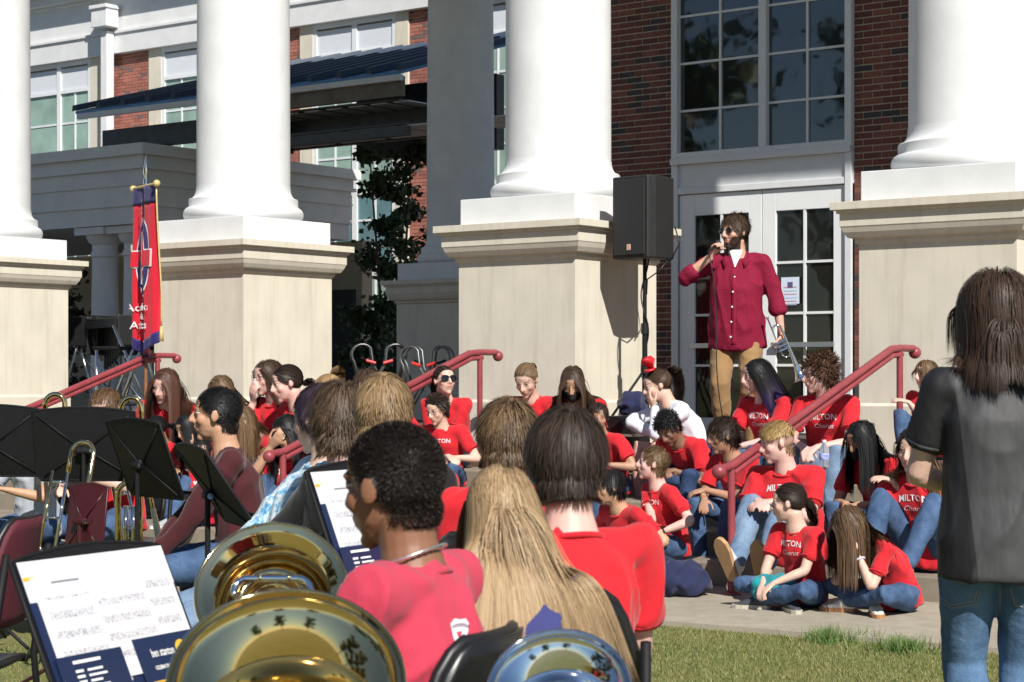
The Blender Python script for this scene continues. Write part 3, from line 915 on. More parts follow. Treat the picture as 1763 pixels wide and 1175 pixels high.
_skin = {}
def skin_mat(tone, hairc, lip=None, brow=1.0, makeup=0.0):
    key = (tone, hairc, brow)
    if key in _skin: return _skin[key]
    m = bpy.data.materials.new('skin'); m.use_nodes = True
    t = NT(m)
    at = t.n('ShaderNodeAttribute'); at.attribute_name = 'hc'
    sx = t.n('ShaderNodeSeparateXYZ'); t.l(at.outputs['Vector'], sx.inputs[0])
    X, Y, Z = sx.outputs
    ax = t.math('ABSOLUTE', X)
    gate = t.math('MULTIPLY', t.math('GREATER_THAN', Y, 0.045), t.math('LESS_THAN', Y, 0.112))
    def ell(xs, cx, cz, rx, rz, soft=0.35, rot=0.0):
        dx = t.math('SUBTRACT', xs, cx); dz = t.math('SUBTRACT', Z, cz)
        if rot: dz = t.math('ADD', dz, t.math('MULTIPLY', dx, rot))
        a = t.math('DIVIDE', dx, rx); b = t.math('DIVIDE', dz, rz)
        r2 = t.math('ADD', t.math('MULTIPLY', a, a), t.math('MULTIPLY', b, b))
        f = t.math('DIVIDE', t.math('SUBTRACT', 1.0 + soft, r2), 2 * soft, clamp=True)
        return t.math('MULTIPLY', f, gate)
    v = t.obj()
    n1 = t.noise(v, 24, 3); n2 = t.noise(v, 160, 2)
    base = t.ramp(n1, [(0.3, tuple(x * 0.92 for x in tone)), (0.7, tone)])
    # warmth in cheeks, nose and ears
    warm = (min(tone[0] * 1.02, 1), tone[1] * 0.74, tone[2] * 0.70)
    ck = t.math('MAXIMUM', ell(ax, 0.042, -0.024, 0.026, 0.024, 0.8), ell(X, 0.0, -0.024, 0.016, 0.016, 0.8))
    c = t.mix(t.math('MULTIPLY', ck, 0.32), base, warm)
    lipc = lip or (tone[0] * 0.78, tone[1] * 0.46, tone[2] * 0.46)
    c = t.mix(t.math('MULTIPLY', ell(X, 0.0, -0.0565, 0.0245, 0.0105, 0.3), 0.85), c, lipc)
    c = t.mix(t.math('MULTIPLY', ell(X, 0.0, -0.0565, 0.022, 0.0014, 0.5), 0.85), c, tuple(x * 0.25 for x in lipc))
    c = t.mix(t.math('MULTIPLY', ell(ax, 0.032, 0.0105, 0.0195, 0.0105, 0.6), 0.4), c, tuple(x * 0.6 for x in tone))
    c = t.mix(ell(ax, 0.031, 0.0095, 0.0132, 0.0050, 0.3), c, (0.62, 0.60, 0.58))
    c = t.mix(ell(ax, 0.031, 0.0100, 0.0054, 0.0054, 0.25), c, (0.035, 0.02, 0.012))
    c = t.mix(t.math('MULTIPLY', ell(ax, 0.0315, 0.0150, 0.0150, 0.0024, 0.4, 0.12), 0.9), c, (0.02, 0.014, 0.01))
    c = t.mix(t.math('MULTIPLY', ell(ax, 0.033, 0.0315, 0.0190, 0.0040, 0.5, -0.10), 0.8 * brow), c, tuple(x * 0.7 for x in hairc))
    sc = t.n('ShaderNodeAttribute'); sc.attribute_name = 'scalp'
    c = t.mix(sc.outputs['Fac'], c, tuple(x * 0.75 for x in hairc))
    t.l(c, t.b.inputs['Base Color'])
    t.b.inputs['Roughness'].default_value = 0.52
    t.b.inputs['Subsurface Weight'].default_value = 0.08
    t.b.inputs['Subsurface Radius'].default_value = (0.012, 0.005, 0.003)
    t.b.inputs['Specular IOR Level'].default_value = 0.4
    t.bump(n2, 0.12, 0.002)
    _skin[key] = m
    return m
_hairm = {}
def hair_mat(c1, c2, tip=None):
    key = (c1, c2, tip)
    if key in _hairm: return _hairm[key]
    m = bpy.data.materials.new('hair'); m.use_nodes = True
    t = NT(m)
    a = t.n('ShaderNodeAttribute'); a.attribute_name = 'hv'
    l = t.n('ShaderNodeAttribute'); l.attribute_name = 'ht'
    c = t.ramp(a.outputs['Fac'], [(0.0, c1), (0.6, tuple((x + y) / 2 for x, y in zip(c1, c2))), (1.0, c2)])
    if tip is not None:
        c = t.mix(t.ramp(l.outputs['Fac'], [(0.35, (0, 0, 0)), (0.8, (1, 1, 1))]), c, tip)
    t.l(c, t.b.inputs['Base Color'])
    t.b.inputs['Roughness'].default_value = 0.5
    t.b.inputs['Specular IOR Level'].default_value = 0.26
    _hairm[key] = m
    return m
_cloth = {}
def cloth_mat(name, color, rough=0.85, weave=900, amp=0.10, c2=None, fold=0.5):
    if name in _cloth: return _cloth[name]
    m = bpy.data.materials.new(name); m.use_nodes = True
    t = NT(m); v = t.obj()
    f = t.noise(v, 5.0, 4, 0.6); w = t.noise(v, weave * 0.4, 2)
    cc = t.ramp(f, [(0.3, c2 or tuple(x * (1 - amp) for x in color)), (0.7, color)])
    t.l(cc, t.b.inputs['Base Color'])
    t.b.inputs['Roughness'].default_value = rough
    t.b.inputs['Sheen Weight'].default_value = 0.15
    t.b.inputs['Specular IOR Level'].default_value = 0.25
    fo = t.noise(t.scalevec(v, (1.0, 1.0, 0.55)), 13, 3, 0.5)
    h = t.math('ADD', t.math('MULTIPLY', fo, fold), t.math('MULTIPLY', w, 0.04))
    t.bump(h, 0.5, 0.03)
    _cloth[name] = m
    return m
def denim_mat(name, c1, c2):
    if name in _cloth: return _cloth[name]
    m = bpy.data.materials.new(name); m.use_nodes = True
    t = NT(m); v = t.obj()
    f = t.noise(v, 9, 5, 0.65); w = t.noise(t.scalevec(v, (1, 1, 0.25)), 420, 2)
    c = t.ramp(f, [(0.32, c1), (0.68, c2)])
    c = t.mix(0.5, c, t.ramp(w, [(0.3, (0.55, 0.55, 0.6)), (0.7, (1.25, 1.25, 1.2))]), 'MULTIPLY')
    t.l(c, t.b.inputs['Base Color']); t.b.inputs['Roughness'].default_value = 0.9
    t.b.inputs['Specular IOR Level'].default_value = 0.2
    fo = t.noise(v, 17, 3, 0.55)
    t.bump(t.math('ADD', t.math('MULTIPLY', fo, 0.5), t.math('MULTIPLY', w, 0.05)), 0.5, 0.03)
    _cloth[name] = m
    return m
M_shoe_sole = mat('shoe_rubber', (0.62, 0.60, 0.55), 0.7, noise=0.15)
M_black_matte = mat('black_fabric', (0.012, 0.012, 0.014), 0.85, noise=0.2)
M_black_gloss = mat('black_lens', (0.006, 0.006, 0.008), 0.06, spec=0.8)
M_wire = mat('wire_frame', (0.10, 0.09, 0.085), 0.35, metal=0.7)

# ------------------------------------------------------------------ hair strands
NPC, NPR = np.array((0, -0.026, -0.045)), np.array((0.060, 0.066, 0.055))
CRC, CRR = np.array((0, -0.012, 0.028)), np.array((0.0735, 0.094, 0.086))
def hairline(y, hl=0.0):
    return np.interp(y, [-0.11, -0.06, -0.02, 0.0, 0.025, 0.05, 0.075, 0.1], [-0.062, -0.06, -0.035, -0.01, 0.012, 0.045 + hl, 0.066 + hl, 0.07 + hl])
def grow_hair(rng, Hm, style, body):
    """returns strand points (S,K,3) in person space, grown by stepping along the scalp and then under gravity"""
    kind = style['k']; n = style.get('n', 600); L = style.get('L', 0.05); K = style.get('seg', 7)
    hl = style.get('hl', 0.0)
    v = rng.normal(size=(n * 5, 3)); v /= np.linalg.norm(v, axis=1)[:, None]
    p = CRC + CRR * v * 1.0
    keep = p[:, 2] > hairline(p[:, 1], hl)
    if 'fade' in style:                                  # clipped sides: hair only above a height
        keep &= (p[:, 2] > style['fade']) | (rng.random(len(p)) < 0.0)
    v, p = v[keep][:n], p[keep][:n]
    nrm = v / CRR; nrm /= np.linalg.norm(nrm, axis=1)[:, None]
    if kind in ('short', 'afro') and style.get('nape', True):   # hair on the nape, below the skull
        v2 = rng.normal(size=(n, 3)); v2 /= np.linalg.norm(v2, axis=1)[:, None]
        p2_ = NPC + NPR * v2
        k2 = (p2_[:, 1] < -0.035) & (p2_[:, 2] < -0.015) & (p2_[:, 2] > -0.088 + (p2_[:, 0] / 0.05) ** 2 * 0.018 + rng.normal(0, 0.003, n))
        p2_, v2 = p2_[k2][:n // 5], v2[k2][:n // 5]
        n2_ = v2 / NPR; n2_ /= np.linalg.norm(n2_, axis=1)[:, None]
        p = np.concatenate([p, p2_]); nrm = np.concatenate([nrm, n2_]); v = np.concatenate([v, v2])
    S = len(p)
    part = style.get('part', 0.0)
    if kind == 'long':
        side = np.where(p[:, 0] + rng.normal(0, 0.004, S) > part, 1.0, -1.0)
        back = np.clip((-p[:, 1] + 0.02) / 0.08, 0, 1)
        d = np.stack([side * (1 - 0.75 * back), -0.35 - 0.5 * back + 0 * side, -0.25 + 0 * side], 1)
        if style.get('bangs'):
            fr = (p[:, 1] > 0.045)
            d[fr] = np.stack([side[fr] * 0.5, 0.8 + 0 * side[fr], -0.5 + 0 * side[fr]], 1)
    elif kind in ('pony', 'bun'):
        tie = np.array(style.get('tie', (0, -0.115, 0.02)))
        d = tie - p
    elif kind == 'short':
        crown = np.array(style.get('crown', (0.012, -0.065, 0.10)))
        d = p - crown
        d[:, 2] -= 0.05
        if style.get('sweep') is not None: d = d * 6 + np.array(style['sweep'])
    else:                                                # curly / afro
        d = rng.normal(size=p.shape)
    d -= nrm * (d * nrm).sum(1)[:, None]
    d /= np.maximum(np.linalg.norm(d, axis=1), 1e-6)[:, None]
    lift = style.get('lift', 0.04)
    d = d + nrm * lift
    d += rng.normal(0, style.get('mess', 0.06), d.shape)
    d /= np.linalg.norm(d, axis=1)[:, None]
    ln = L * rng.uniform(style.get('lmin', 0.75), 1.05, S)
    if 'topL' in style:                                   # longer on top, short at the sides and neck
        f = np.clip((p[:, 2] - 0.0) / 0.09, 0, 1); ln = ln * (1 - f) + style['topL'] * f * rng.uniform(0.75, 1.05, S)
    if kind == 'short': ln = ln * np.interp(p[:, 1], [0.02, 0.075], [1.0, style.get('front', 0.5)])
    Hn = np.array(Hm); Rm = Hn[:3, :3]; Tm = Hn[:3, 3]
    hs = np.cbrt(abs(np.linalg.det(Rm)))
    ginv = np.linalg.inv(Rm)
    grav_h = ginv @ np.array((0, 0, -1.0)); grav_h /= np.linalg.norm(grav_h)
    gv = np.repeat(grav_h[None], S, 0)
    if style.get('back'): gv = gv + np.array((0, -style['back'], 0))[None]; gv /= np.linalg.norm(gv, axis=1)[:, None]
    if 'bias' in style:
        bh = ginv @ np.array(style['bias']); bn_ = bh / np.linalg.norm(bh)
        wgt = np.clip((p @ bn_ + style.get('wofs', 0.02)) / 0.05, 0, 1)
        gv = gv + bh[None] * wgt[:, None]; gv /= np.linalg.norm(gv, axis=1)[:, None]
    off = rng.uniform(0.0, style.get('vol', 0.012), S)
    out = np.empty((S, K, 3)); q = p + nrm * 0.001
    dirn = d.copy()
    gw = style.get('grav', 0.10)
    curl = style.get('curl', 0.0); ph = rng.uniform(0, 6.28, S); cr = rng.normal(size=(S, 3))
    # body proxies in head space
    caps = [(ginv @ (np.array(a) - Tm), ginv @ (np.array(b) - Tm), r / hs) for a, b, r in body]
    out[:, 0] = q
    tie = np.array(style.get('tie', (0, -0.115, 0.02)))
    done = np.zeros(S, bool)
    tail_dir = None
    for k in range(1, K):
        step = ln / (K - 1)
        if kind in ('pony', 'bun'):
            to = tie - q; dist = np.linalg.norm(to, axis=1)
            near = dist < 0.026
            done |= near
            to /= np.maximum(dist, 1e-6)[:, None]
            stp = np.where(done, 0.0, np.minimum(step, dist))
            dirn = to
            q = q + dirn * stp[:, None]
        else:
            g = gv * gw
            dirn = dirn + g + (cr * np.sin(ph + k * 2.3)[:, None] * curl if curl else 0.0)
            if curl: cr = np.roll(cr, 1, axis=1)
            dirn /= np.linalg.norm(dirn, axis=1)[:, None]
            q = q + dirn * step[:, None]
        # stay outside the skull
        e = (q - CRC) / (CRR + off[:, None] + 0.002)
        r = np.linalg.norm(e, axis=1)
        ins = r < 1
        if ins.any():
            q[ins] = CRC + (q[ins] - CRC) / r[ins][:, None]
            nn = e[ins] / CRR; nn /= np.linalg.norm(nn, axis=1)[:, None]
            dd = dirn[ins]; dn = (dd * nn).sum(1)
            dd = dd - nn * np.minimum(dn, 0)[:, None]; dirn[ins] = dd / np.maximum(np.linalg.norm(dd, axis=1), 1e-6)[:, None]
        # ... out of the face for long hair
        if kind == 'long':
            fa = (q[:, 1] > 0.02) & (np.abs(q[:, 0]) < 0.066) & (q[:, 2] < 0.05) & (q[:, 2] > -0.12)
            if style.get('bangs'): fa &= (q[:, 2] < 0.03)
            q[fa, 0] = np.where(q[fa, 0] >= 0, 1, -1) * (0.066 + off[fa])
            e2 = (q - np.array((0, 0.0, -0.05))) / np.array((0.067, 0.075, 0.09)); r2 = np.linalg.norm(e2, axis=1); i2 = r2 < 1
            if i2.any(): q[i2] = np.array((0, 0.0, -0.05)) + (q[i2] - np.array((0, 0.0, -0.05))) / r2[i2][:, None]
        for a, b, rr in caps:
            ab = b - a; tt = np.clip(((q - a) @ ab) / max(ab @ ab, 1e-9), 0, 1)
            cp = a + tt[:, None] * ab; dv = q - cp; dl = np.linalg.norm(dv, axis=1); i3 = dl < rr + off * 0.6
            if i3.any():
                nn = dv[i3] / np.maximum(dl[i3], 1e-6)[:, None]
                q[i3] = cp[i3] + nn * (rr + off[i3] * 0.6)[:, None]
                dd = dirn[i3]; dn = (dd * nn).sum(1); dd = dd - nn * np.minimum(dn, 0)[:, None]
                dirn[i3] = dd / np.maximum(np.linalg.norm(dd, axis=1), 1e-6)[:, None]
        out[:, k] = q
    if kind == 'long':
        for _ in range(4): out[:, 2:-1] = 0.25 * out[:, 1:-2] + 0.5 * out[:, 2:-1] + 0.25 * out[:, 3:]
    world_pts = out @ Rm.T + Tm
    return world_pts, rng.random(S)
def bundle(rng, path, n, rad, K, taper=0.5, curl=0.0):
    """a tail of strands along a path (person space)"""
    path = np.array([tuple(p) for p in path], float)
    tt = np.linspace(0, len(path) - 1, K); i = np.minimum(tt.astype(int), len(path) - 2); f = (tt - i)[:, None]
    c = path[i] * (1 - f) + path[i + 1] * f
    t = np.gradient(c, axis=0); t /= np.linalg.norm(t, axis=1)[:, None]
    ref = np.array((0.3, 0.2, 1.0)); a = np.cross(t, ref); a /= np.maximum(np.linalg.norm(a, axis=1), 1e-6)[:, None]; b = np.cross(t, a)
    an = rng.uniform(0, 6.28, n); rr = np.sqrt(rng.random(n)) * rad
    prof = np.interp(np.linspace(0, 1, K), [0, 0.12, 0.45, 0.8, 1], [0.45, 0.8, 1.0, 0.75, taper * 0.5])
    jit = rng.normal(0, rad * 0.18, (n, K, 3)); jit = np.cumsum(jit, axis=1) * 0.25
    cut = rng.uniform(0.75, 1.0, n)
    pts = c[None] + (np.cos(an) * rr)[:, None, None] * (a * prof[:, None])[None] + (np.sin(an) * rr)[:, None, None] * (b * prof[:, None])[None] + jit
    if curl:
        w = np.sin(np.linspace(0, 9, K))[None] * curl * (1 + rng.normal(0, 0.2, (n, 1)))
        pts += w[:, :, None] * a[None]
    return pts, rng.random(n)
def ribbons(name, pts, rv, width, m, parent, center, thick=1.0):
    """flat tapering strands facing outwards"""
    S, K, _ = pts.shape
    t = np.gradient(pts, axis=1); t /= np.maximum(np.linalg.norm(t, axis=2), 1e-9)[:, :, None]
    o = pts - np.array(center)[None, None]
    o -= t * (o * t).sum(2)[:, :, None]; o /= np.maximum(np.linalg.norm(o, axis=2), 1e-9)[:, :, None]
    rng = np.random.default_rng(S)
    o = o + rng.normal(0, 0.06, (S, 1, 3)); o -= t * (o * t).sum(2)[:, :, None]; o /= np.maximum(np.linalg.norm(o, axis=2), 1e-9)[:, :, None]
    s = np.cross(t, o)
    prof = np.interp(np.linspace(0, 1, K), [0, 0.1, 0.7, 1], [0.7, 1, 0.9, 0.15]) * width * 0.5
    w = prof[None, :, None] * rng.uniform(0.6, 1.3, (S, 1, 1))
    V = np.stack([pts - s * w, pts + s * w], 2).reshape(-1, 3)
    i = (np.arange(S)[:, None] * K + np.arange(K - 1)[None]).ravel() * 2
    F = np.stack([i, i + 1, i + 3, i + 2], 1)
    me = bpy.data.meshes.new(name)
    me.vertices.add(len(V)); me.vertices.foreach_set('co', V.ravel())
    me.loops.add(F.size); me.loops.foreach_set('vertex_index', F.ravel().astype(np.int32))
    me.polygons.add(len(F)); me.polygons.foreach_set('loop_start', (np.arange(len(F)) * 4).astype(np.int32))
    me.polygons.foreach_set('use_smooth', np.ones(len(F), bool))
    me.update(calc_edges=True)
    fattr(me, 'hv', np.repeat(rv, K * 2)); fattr(me, 'ht', np.tile(np.repeat(np.linspace(0, 1, K), 2), S))
    me.materials.append(m)
    ob = bpy.data.objects.new(name, me)
    return link(ob, parent)

# ------------------------------------------------------------------ wrinkles
def wrinkle(me, amp, freq, seed, squash=(1, 1, 1)):
    co = mverts(me); nr = mnorms(me); o = Vector((seed * 3.1, seed * 1.7, seed * 0.9))
    h = np.empty(len(co))
    for i, c in enumerate(co):
        v = Vector((c[0] * freq * squash[0], c[1] * freq * squash[1], c[2] * freq * squash[2])) + o
        a = mnoise.noise(v); b = mnoise.noise(v * 2.3)
        r_ = max(0.0, 1 - abs(a) * 2.6); h[i] = r_ * r_ * 1.5 + b * 0.45 - 0.3
    setverts(me, co + nr * (h * amp)[:, None])

# ------------------------------------------------------------------ one person
def text_mesh(body, size, arch=0.0, shear=0.0, bold=0.0):
    cu = bpy.data.curves.new('t', 'FONT'); cu.body = body; cu.size = size; cu.align_x = 'CENTER'; cu.shear = shear; cu.offset = bold; cu.resolution_u = 2
    o = bpy.data.objects.new('t', cu); COL.objects.link(o)
    dg = bpy.context.evaluated_depsgraph_get(); dg.update()
    me = bpy.data.meshes.new_from_object(o.evaluated_get(dg))
    bpy.data.objects.remove(o); bpy.data.curves.remove(cu)
    bm = bmesh.new(); bm.from_mesh(me)
    bmesh.ops.triangulate(bm, faces=bm.faces)
    bm.to_mesh(me); bm.free()
    return me
M_print_white = mat('white_print', (0.74, 0.70, 0.70), 0.8)

def person(label, at, yaw, d=None, n=None, seat=None, h=1.68, bw=1.0, lean=18, tw=0, sl=0, head=(0, 10, 0), legs='step', L='knee', Rr='knee',
           tone=(0.62, 0.40, 0.29), hair=None, hcol=((0.05, 0.03, 0.02), (0.10, 0.06, 0.035)), htip=None, hw=0.006, shirt=None, sleeve='short', pants=None,
           shoes=((0.35, 0.36, 0.38), None), vox=0.0085, cvox=0.015, jaw=1.0, nose=1.0, hs=1.07, extra=None, stand=False, bare=False, prints=None, seed=1, scl=None,
           ankles=None, curlL=0.45, curlR=0.45, elbL=None, elbR=None, handL=None, handR=None, neck_f=0.0, wr=0.010, belly=0.0, group=None, hem=0.06, skirt=None, neck=0.0):
    k = h / 1.7
    fem = False
    # ---- joints in person space (x right, y forward, z up, origin under the seat or feet)
    hz = 0.90 * k if stand else 0.105 * k
    hip = Vector((0, 0, hz))
    lo, up = R(lean * 0.55), R(lean * 1.25)
    slr = R(sl)
    def dirv(a): return Vector((math.sin(slr), math.sin(a) * math.cos(slr), math.cos(a) * math.cos(slr)))
    p1 = hip + dirv(lo) * 0.235 * k
    p2 = p1 + dirv(up) * 0.245 * k
    twr = R(-tw)
    ax = Vector((math.cos(twr), math.sin(twr), -math.sin(slr) * 0.6)).normalized()     # to the person's right
    fw = Vector((-math.sin(twr), math.cos(twr), 0))
    upv = dirv(up)
    shw = 0.172 * k * (0.9 + 0.1 * bw) * (1.0 if bw < 1.05 else bw ** 0.35)
    shR = p2 + ax * shw - upv * 0.035 * k; shL = p2 - ax * shw - upv * 0.035 * k
    # head: yaw absolute in the picture (0 = towards camera, -90 = to the left), pitch down, roll
    hyl = R(head[0] - yaw)
    Rh = Matrix.Rotation(hyl, 4, 'Z') @ Matrix.Rotation(R(-head[1]), 4, 'X') @ Matrix.Rotation(R(head[2]), 4, 'Y')
    ntop = p2 + (upv * 0.7 + Vector((0, 0, 0.45)) + fw * (0.18 + neck_f)).normalized() * (0.085 + neck) * k
    hc = ntop + (Rh @ Vector((0, 0.022, 0.088))) * hs * k
    Hm = Matrix.Translation(hc) @ Rh @ Matrix.Scale(hs * k, 4)
    # ---- where it stands
    Rz = Matrix.Rotation(R(yaw) + math.pi, 3, 'Z')           # person +y -> picture direction (sin yaw, -cos yaw)
    if n is not None: d = d_at(at[0], n)
    hp = P(at[0], at[1], d)
    s_ = 1.0
    if seat is not None:
        s_ = (hp.z - seat) / hc.z
        if scl: s_ = min(max(s_, scl[0]), scl[1])
    off = Rz @ (hc * s_)
    root = Vector((hp.x - off.x, hp.y - off.y, (hp.z - off.z) if seat is None else seat))
    if 'DBG' in globals(): print('PERSON %-60s scale %.2f d %.2f root (%.2f %.2f %.2f) un %.2f %.2f' % (label[:60], s_, d, root.x, root.y, root.z, *toB(root)[:2]))
    e = empty('person', root, R(yaw) + math.pi)
    e.scale = (s_, s_, s_)
    tag(e, label, 'person', group)
    # ---- legs
    hw_ = 0.088 * k
    th_, shn = 0.43 * k, 0.42 * k
    fd = []
    if ankles is None:
        A_ = {'step': ((0.11, 0.40, -0.20), (0.11, 0.42, -0.20)), 'low': ((0.12, 0.50, 0.08), (0.12, 0.52, 0.08)), 'cross': ((-0.10, 0.30, 0.075), (-0.12, 0.36, 0.075)),
              'chair': ((0.10, 0.42, -0.36), (0.10, 0.42, -0.36)), 'stand': ((0.10, 0.0, 0.085), (0.10, 0.02, 0.085)), 'out': ((0.10, 0.72, 0.07), (0.12, 0.74, 0.07)), 'up': ((0.10, 0.36, 0.0), (0.10, 0.37, 0.0))}[legs]
        anR = Vector((A_[0][0], A_[0][1], A_[0][2])) * k; anL = Vector((-A_[1][0], A_[1][1], A_[1][2])) * k
    else:
        anR, anL = Vector(ankles[0]), Vector(ankles[1])
    hipR, hipL = hip + Vector((hw_, 0, 0)), hip - Vector((hw_, 0, 0))
    khint = {'cross': 1.1, 'out': 0.05}.get(legs, 0.22)
    kz = 0.25 if legs == 'cross' else 0.9
    knR, anR = ik(hipR, anR, th_, shn, (khint, 0.5, kz) if not stand else (0.1, 1, 0))
    knL, anL = ik(hipL, anL, th_, shn, (-khint, 0.5, kz) if not stand else (-0.1, 1, 0))
    # ---- arms
    ua_l, fa_l = 0.285 * k, 0.245 * k
    def target(spec, right):
        s = 1 if right else -1
        kn = knR if right else knL; ko = knL if right else knR
        if spec == 'knee': return kn + Vector((-s * 0.02, -0.10, 0.085)) * k
        if spec == 'shin': return kn.lerp(anR if right else anL, 0.35) + Vector((-s * 0.03, 0.05, 0.02))
        if spec == 'over': return ko + Vector((s * 0.05, -0.06, 0.10)) * k
        if spec == 'lap': return hip + Vector((s * 0.05, 0.30, 0.09)) * k
        if spec == 'mid': return (knR + knL) * 0.5 + Vector((s * 0.045, 0.03, 0.03)) * k
        if spec == 'side': return (shR if right else shL) + Vector((s * 0.10, 0.05, -0.52)) * k
        if spec == 'brow': return Hm @ Vector((s * 0.085, 0.105, -0.035))
        if spec == 'face': return Hm @ Vector((s * 0.075, 0.085, -0.135))
        if spec == 'chin': return Hm @ Vector((s * 0.05, 0.10, -0.15))
        if spec == 'cheek': return Hm @ Vector((s * 0.09, 0.04, -0.13))
        return Vector(spec)
    hints = {'brow': (0.6, 0.2, -1), 'face': (0.35, 0.3, -1), 'chin': (0.35, 0.2, -1), 'cheek': (0.5, 0.2, -1)}
    def hint(spec, right, ov):
        if ov is not None: return ov
        s = 1 if right else -1
        hx = hints.get(spec if isinstance(spec, str) else '', (0.75, -0.45, -0.5))
        return (s * hx[0], hx[1], hx[2])
    wR = target(Rr, True); wL = target(L, False)
    elR, wR = ik(shR, wR, ua_l, fa_l, hint(Rr, True, elbR))
    elL, wL = ik(shL, wL, ua_l, fa_l, hint(L, False, elbL))
    # ---- skin: one continuous surface
    sk = MB()
    head_parts(sk, Hm, jaw=jaw, nose=nose)
    nb = Hm @ Vector((0, -0.022, -0.055))
    nk = 0.054 * k * hs * (0.94 + 0.06 * bw) * jaw ** 0.5
    loft(sk, [p2 - upv * 0.06, p2 + upv * 0.01, p2.lerp(nb, 0.45), nb], [(0.10, 0.075), (nk * 1.18, nk * 1.12), (nk, nk), (nk, nk * 1.02)], [ax, ax, ax, ax], 16)
    loft(sk, [p1, p2 - upv * 0.03], [(0.11 * k, 0.075 * k), (0.13 * k, 0.07 * k)], ax, 12)
    fat = 0.85 + 0.15 * bw
    for (s0, el, w0, right, spec, cu, hov) in ((shR, elR, wR, True, Rr, curlR, handR), (shL, elL, wL, False, L, curlL, handL)):
        s = 1 if right else -1
        loft(sk, [s0, s0.lerp(el, 0.5), el], [(0.048*k*fat, 0.048*k*fat), (0.044*k*fat, 0.044*k*fat), (0.037*k*fat, 0.037*k*fat)], ax, 12)
        sd = (el - s0).cross(w0 - el)
        sd = sd if sd.length > 1e-4 else ax
        loft(sk, [el, el.lerp(w0, 0.3), el.lerp(w0, 0.75), w0], [(0.036*k*fat, 0.036*k*fat), (0.039*k*fat, 0.037*k*fat), (0.029*k*fat, 0.027*k*fat), (0.026*k*fat, 0.020*k*fat)], sd, 12)
        fdir = (w0 - el).normalized()
        pn = Vector((0, 0, -1))
        if hov is not None: fdir, pn = Vector(hov[0]), Vector(hov[1])
        elif spec == 'brow': fdir = ((Hm @ Vector((-s * 0.03, 0.12, 0.05))) - w0); pn = (Hm @ Vector((0, 0, 0.02))) - w0
        elif spec in ('face', 'cheek'): fdir = ((Hm @ Vector((s * 0.03, 0.11, 0.03))) - w0); pn = (Hm @ Vector((0, 0.0, 0.0))) - w0
        elif spec == 'chin': fdir = ((Hm @ Vector((0.0, 0.125, -0.06))) - w0); pn = (Hm @ Vector((0, 0.0, -0.03))) - w0
        elif spec == 'side': fdir = Vector((0, 0.15, -1)); pn = Vector((-s, 0, 0))
        elif spec in ('knee', 'over', 'mid', 'lap'): fdir = (fdir + Vector((0, 0.25, -0.55))).normalized(); pn = Vector((0, -0.45, -1))
        hand(sk, w0, fdir, pn, right, cu, 0.12, k, 0.9 + 0.1 * fat)
    if bare:
        for (a, kn, an) in ((hipR, knR, anR), (hipL, knL, anL)):
            loft(sk, [a, a.lerp(kn, 0.5), kn, kn.lerp(an, 0.3), an], [(0.085, 0.085), (0.07, 0.07), (0.054, 0.054), (0.055, 0.055), (0.036, 0.036)], (1, 0, 0), 14)
    me = remesh(sk, vox, 3, 0.45)
    co = mverts(me)
    Hi = np.array(Hm.inverted())
    hco = co @ Hi[:3, :3].T + Hi[:3, 3]
    fattr(me, 'hc', hco, 'FLOAT_VECTOR')
    er = np.linalg.norm((hco - CRC) / CRR, axis=1)
    sc = (er < 1.12) * np.clip((hco[:, 2] - hairline(hco[:, 1], hair.get('hl', 0.0) if hair else 0)) / 0.012, 0, 1) if hair else np.zeros(len(co))
    if hair and hair['k'] in ('short', 'afro'):
        en = np.linalg.norm((hco - NPC) / NPR, axis=1)
        sc = np.maximum(sc, (en < 1.15) * (hco[:, 1] < -0.03) * np.clip((hco[:, 2] + 0.088 - (hco[:, 0] / 0.05) ** 2 * 0.018) / 0.02, 0, 1) * 0.9)
    if hair and 'fade' in hair: sc = sc * np.where(hco[:, 2] > hair['fade'] - 0.01, 1.0, 0.45)
    if extra and 'beard' in extra:
        b = (hco[:, 1] > -0.005) & (hco[:, 1] < 0.115) & (er < 1.9) & (np.abs(hco[:, 0]) < 0.075)
        lv = np.interp(np.abs(hco[:, 0]), [0, 0.02, 0.03, 0.06, 0.075], [-0.068, -0.068, -0.04, -0.022, 0.0])
        mk = np.clip((lv - hco[:, 2]) / 0.012, 0, 1) * b * (hco[:, 2] > -0.15)
        mu = (np.abs(hco[:, 2] + 0.0435) < 0.006) & (np.abs(hco[:, 0]) < 0.03) & (hco[:, 1] > 0.06)
        sc = np.maximum(sc, np.maximum(mk, mu * 0.9) * extra['beard'])
    fattr(me, 'scalp', sc)
    hmid = tuple((a + b) / 2 for a, b in zip(*hcol))
    me.materials.append(skin_mat(tone, hcol[0] if hair is None or hair['k'] != 'x' else hmid, brow=0.6 if hmid[0] > 0.25 else 1.0))
    body = link(bpy.data.objects.new('body', me), e)
    # ---- shirt
    cap = [(p1, p2 - upv * 0.03, 0.125 * k), (shR, shL, 0.070 * k), (p2, nb, nk * 1.05), (hip, p1, 0.12 * k)]
    shirt_me = None
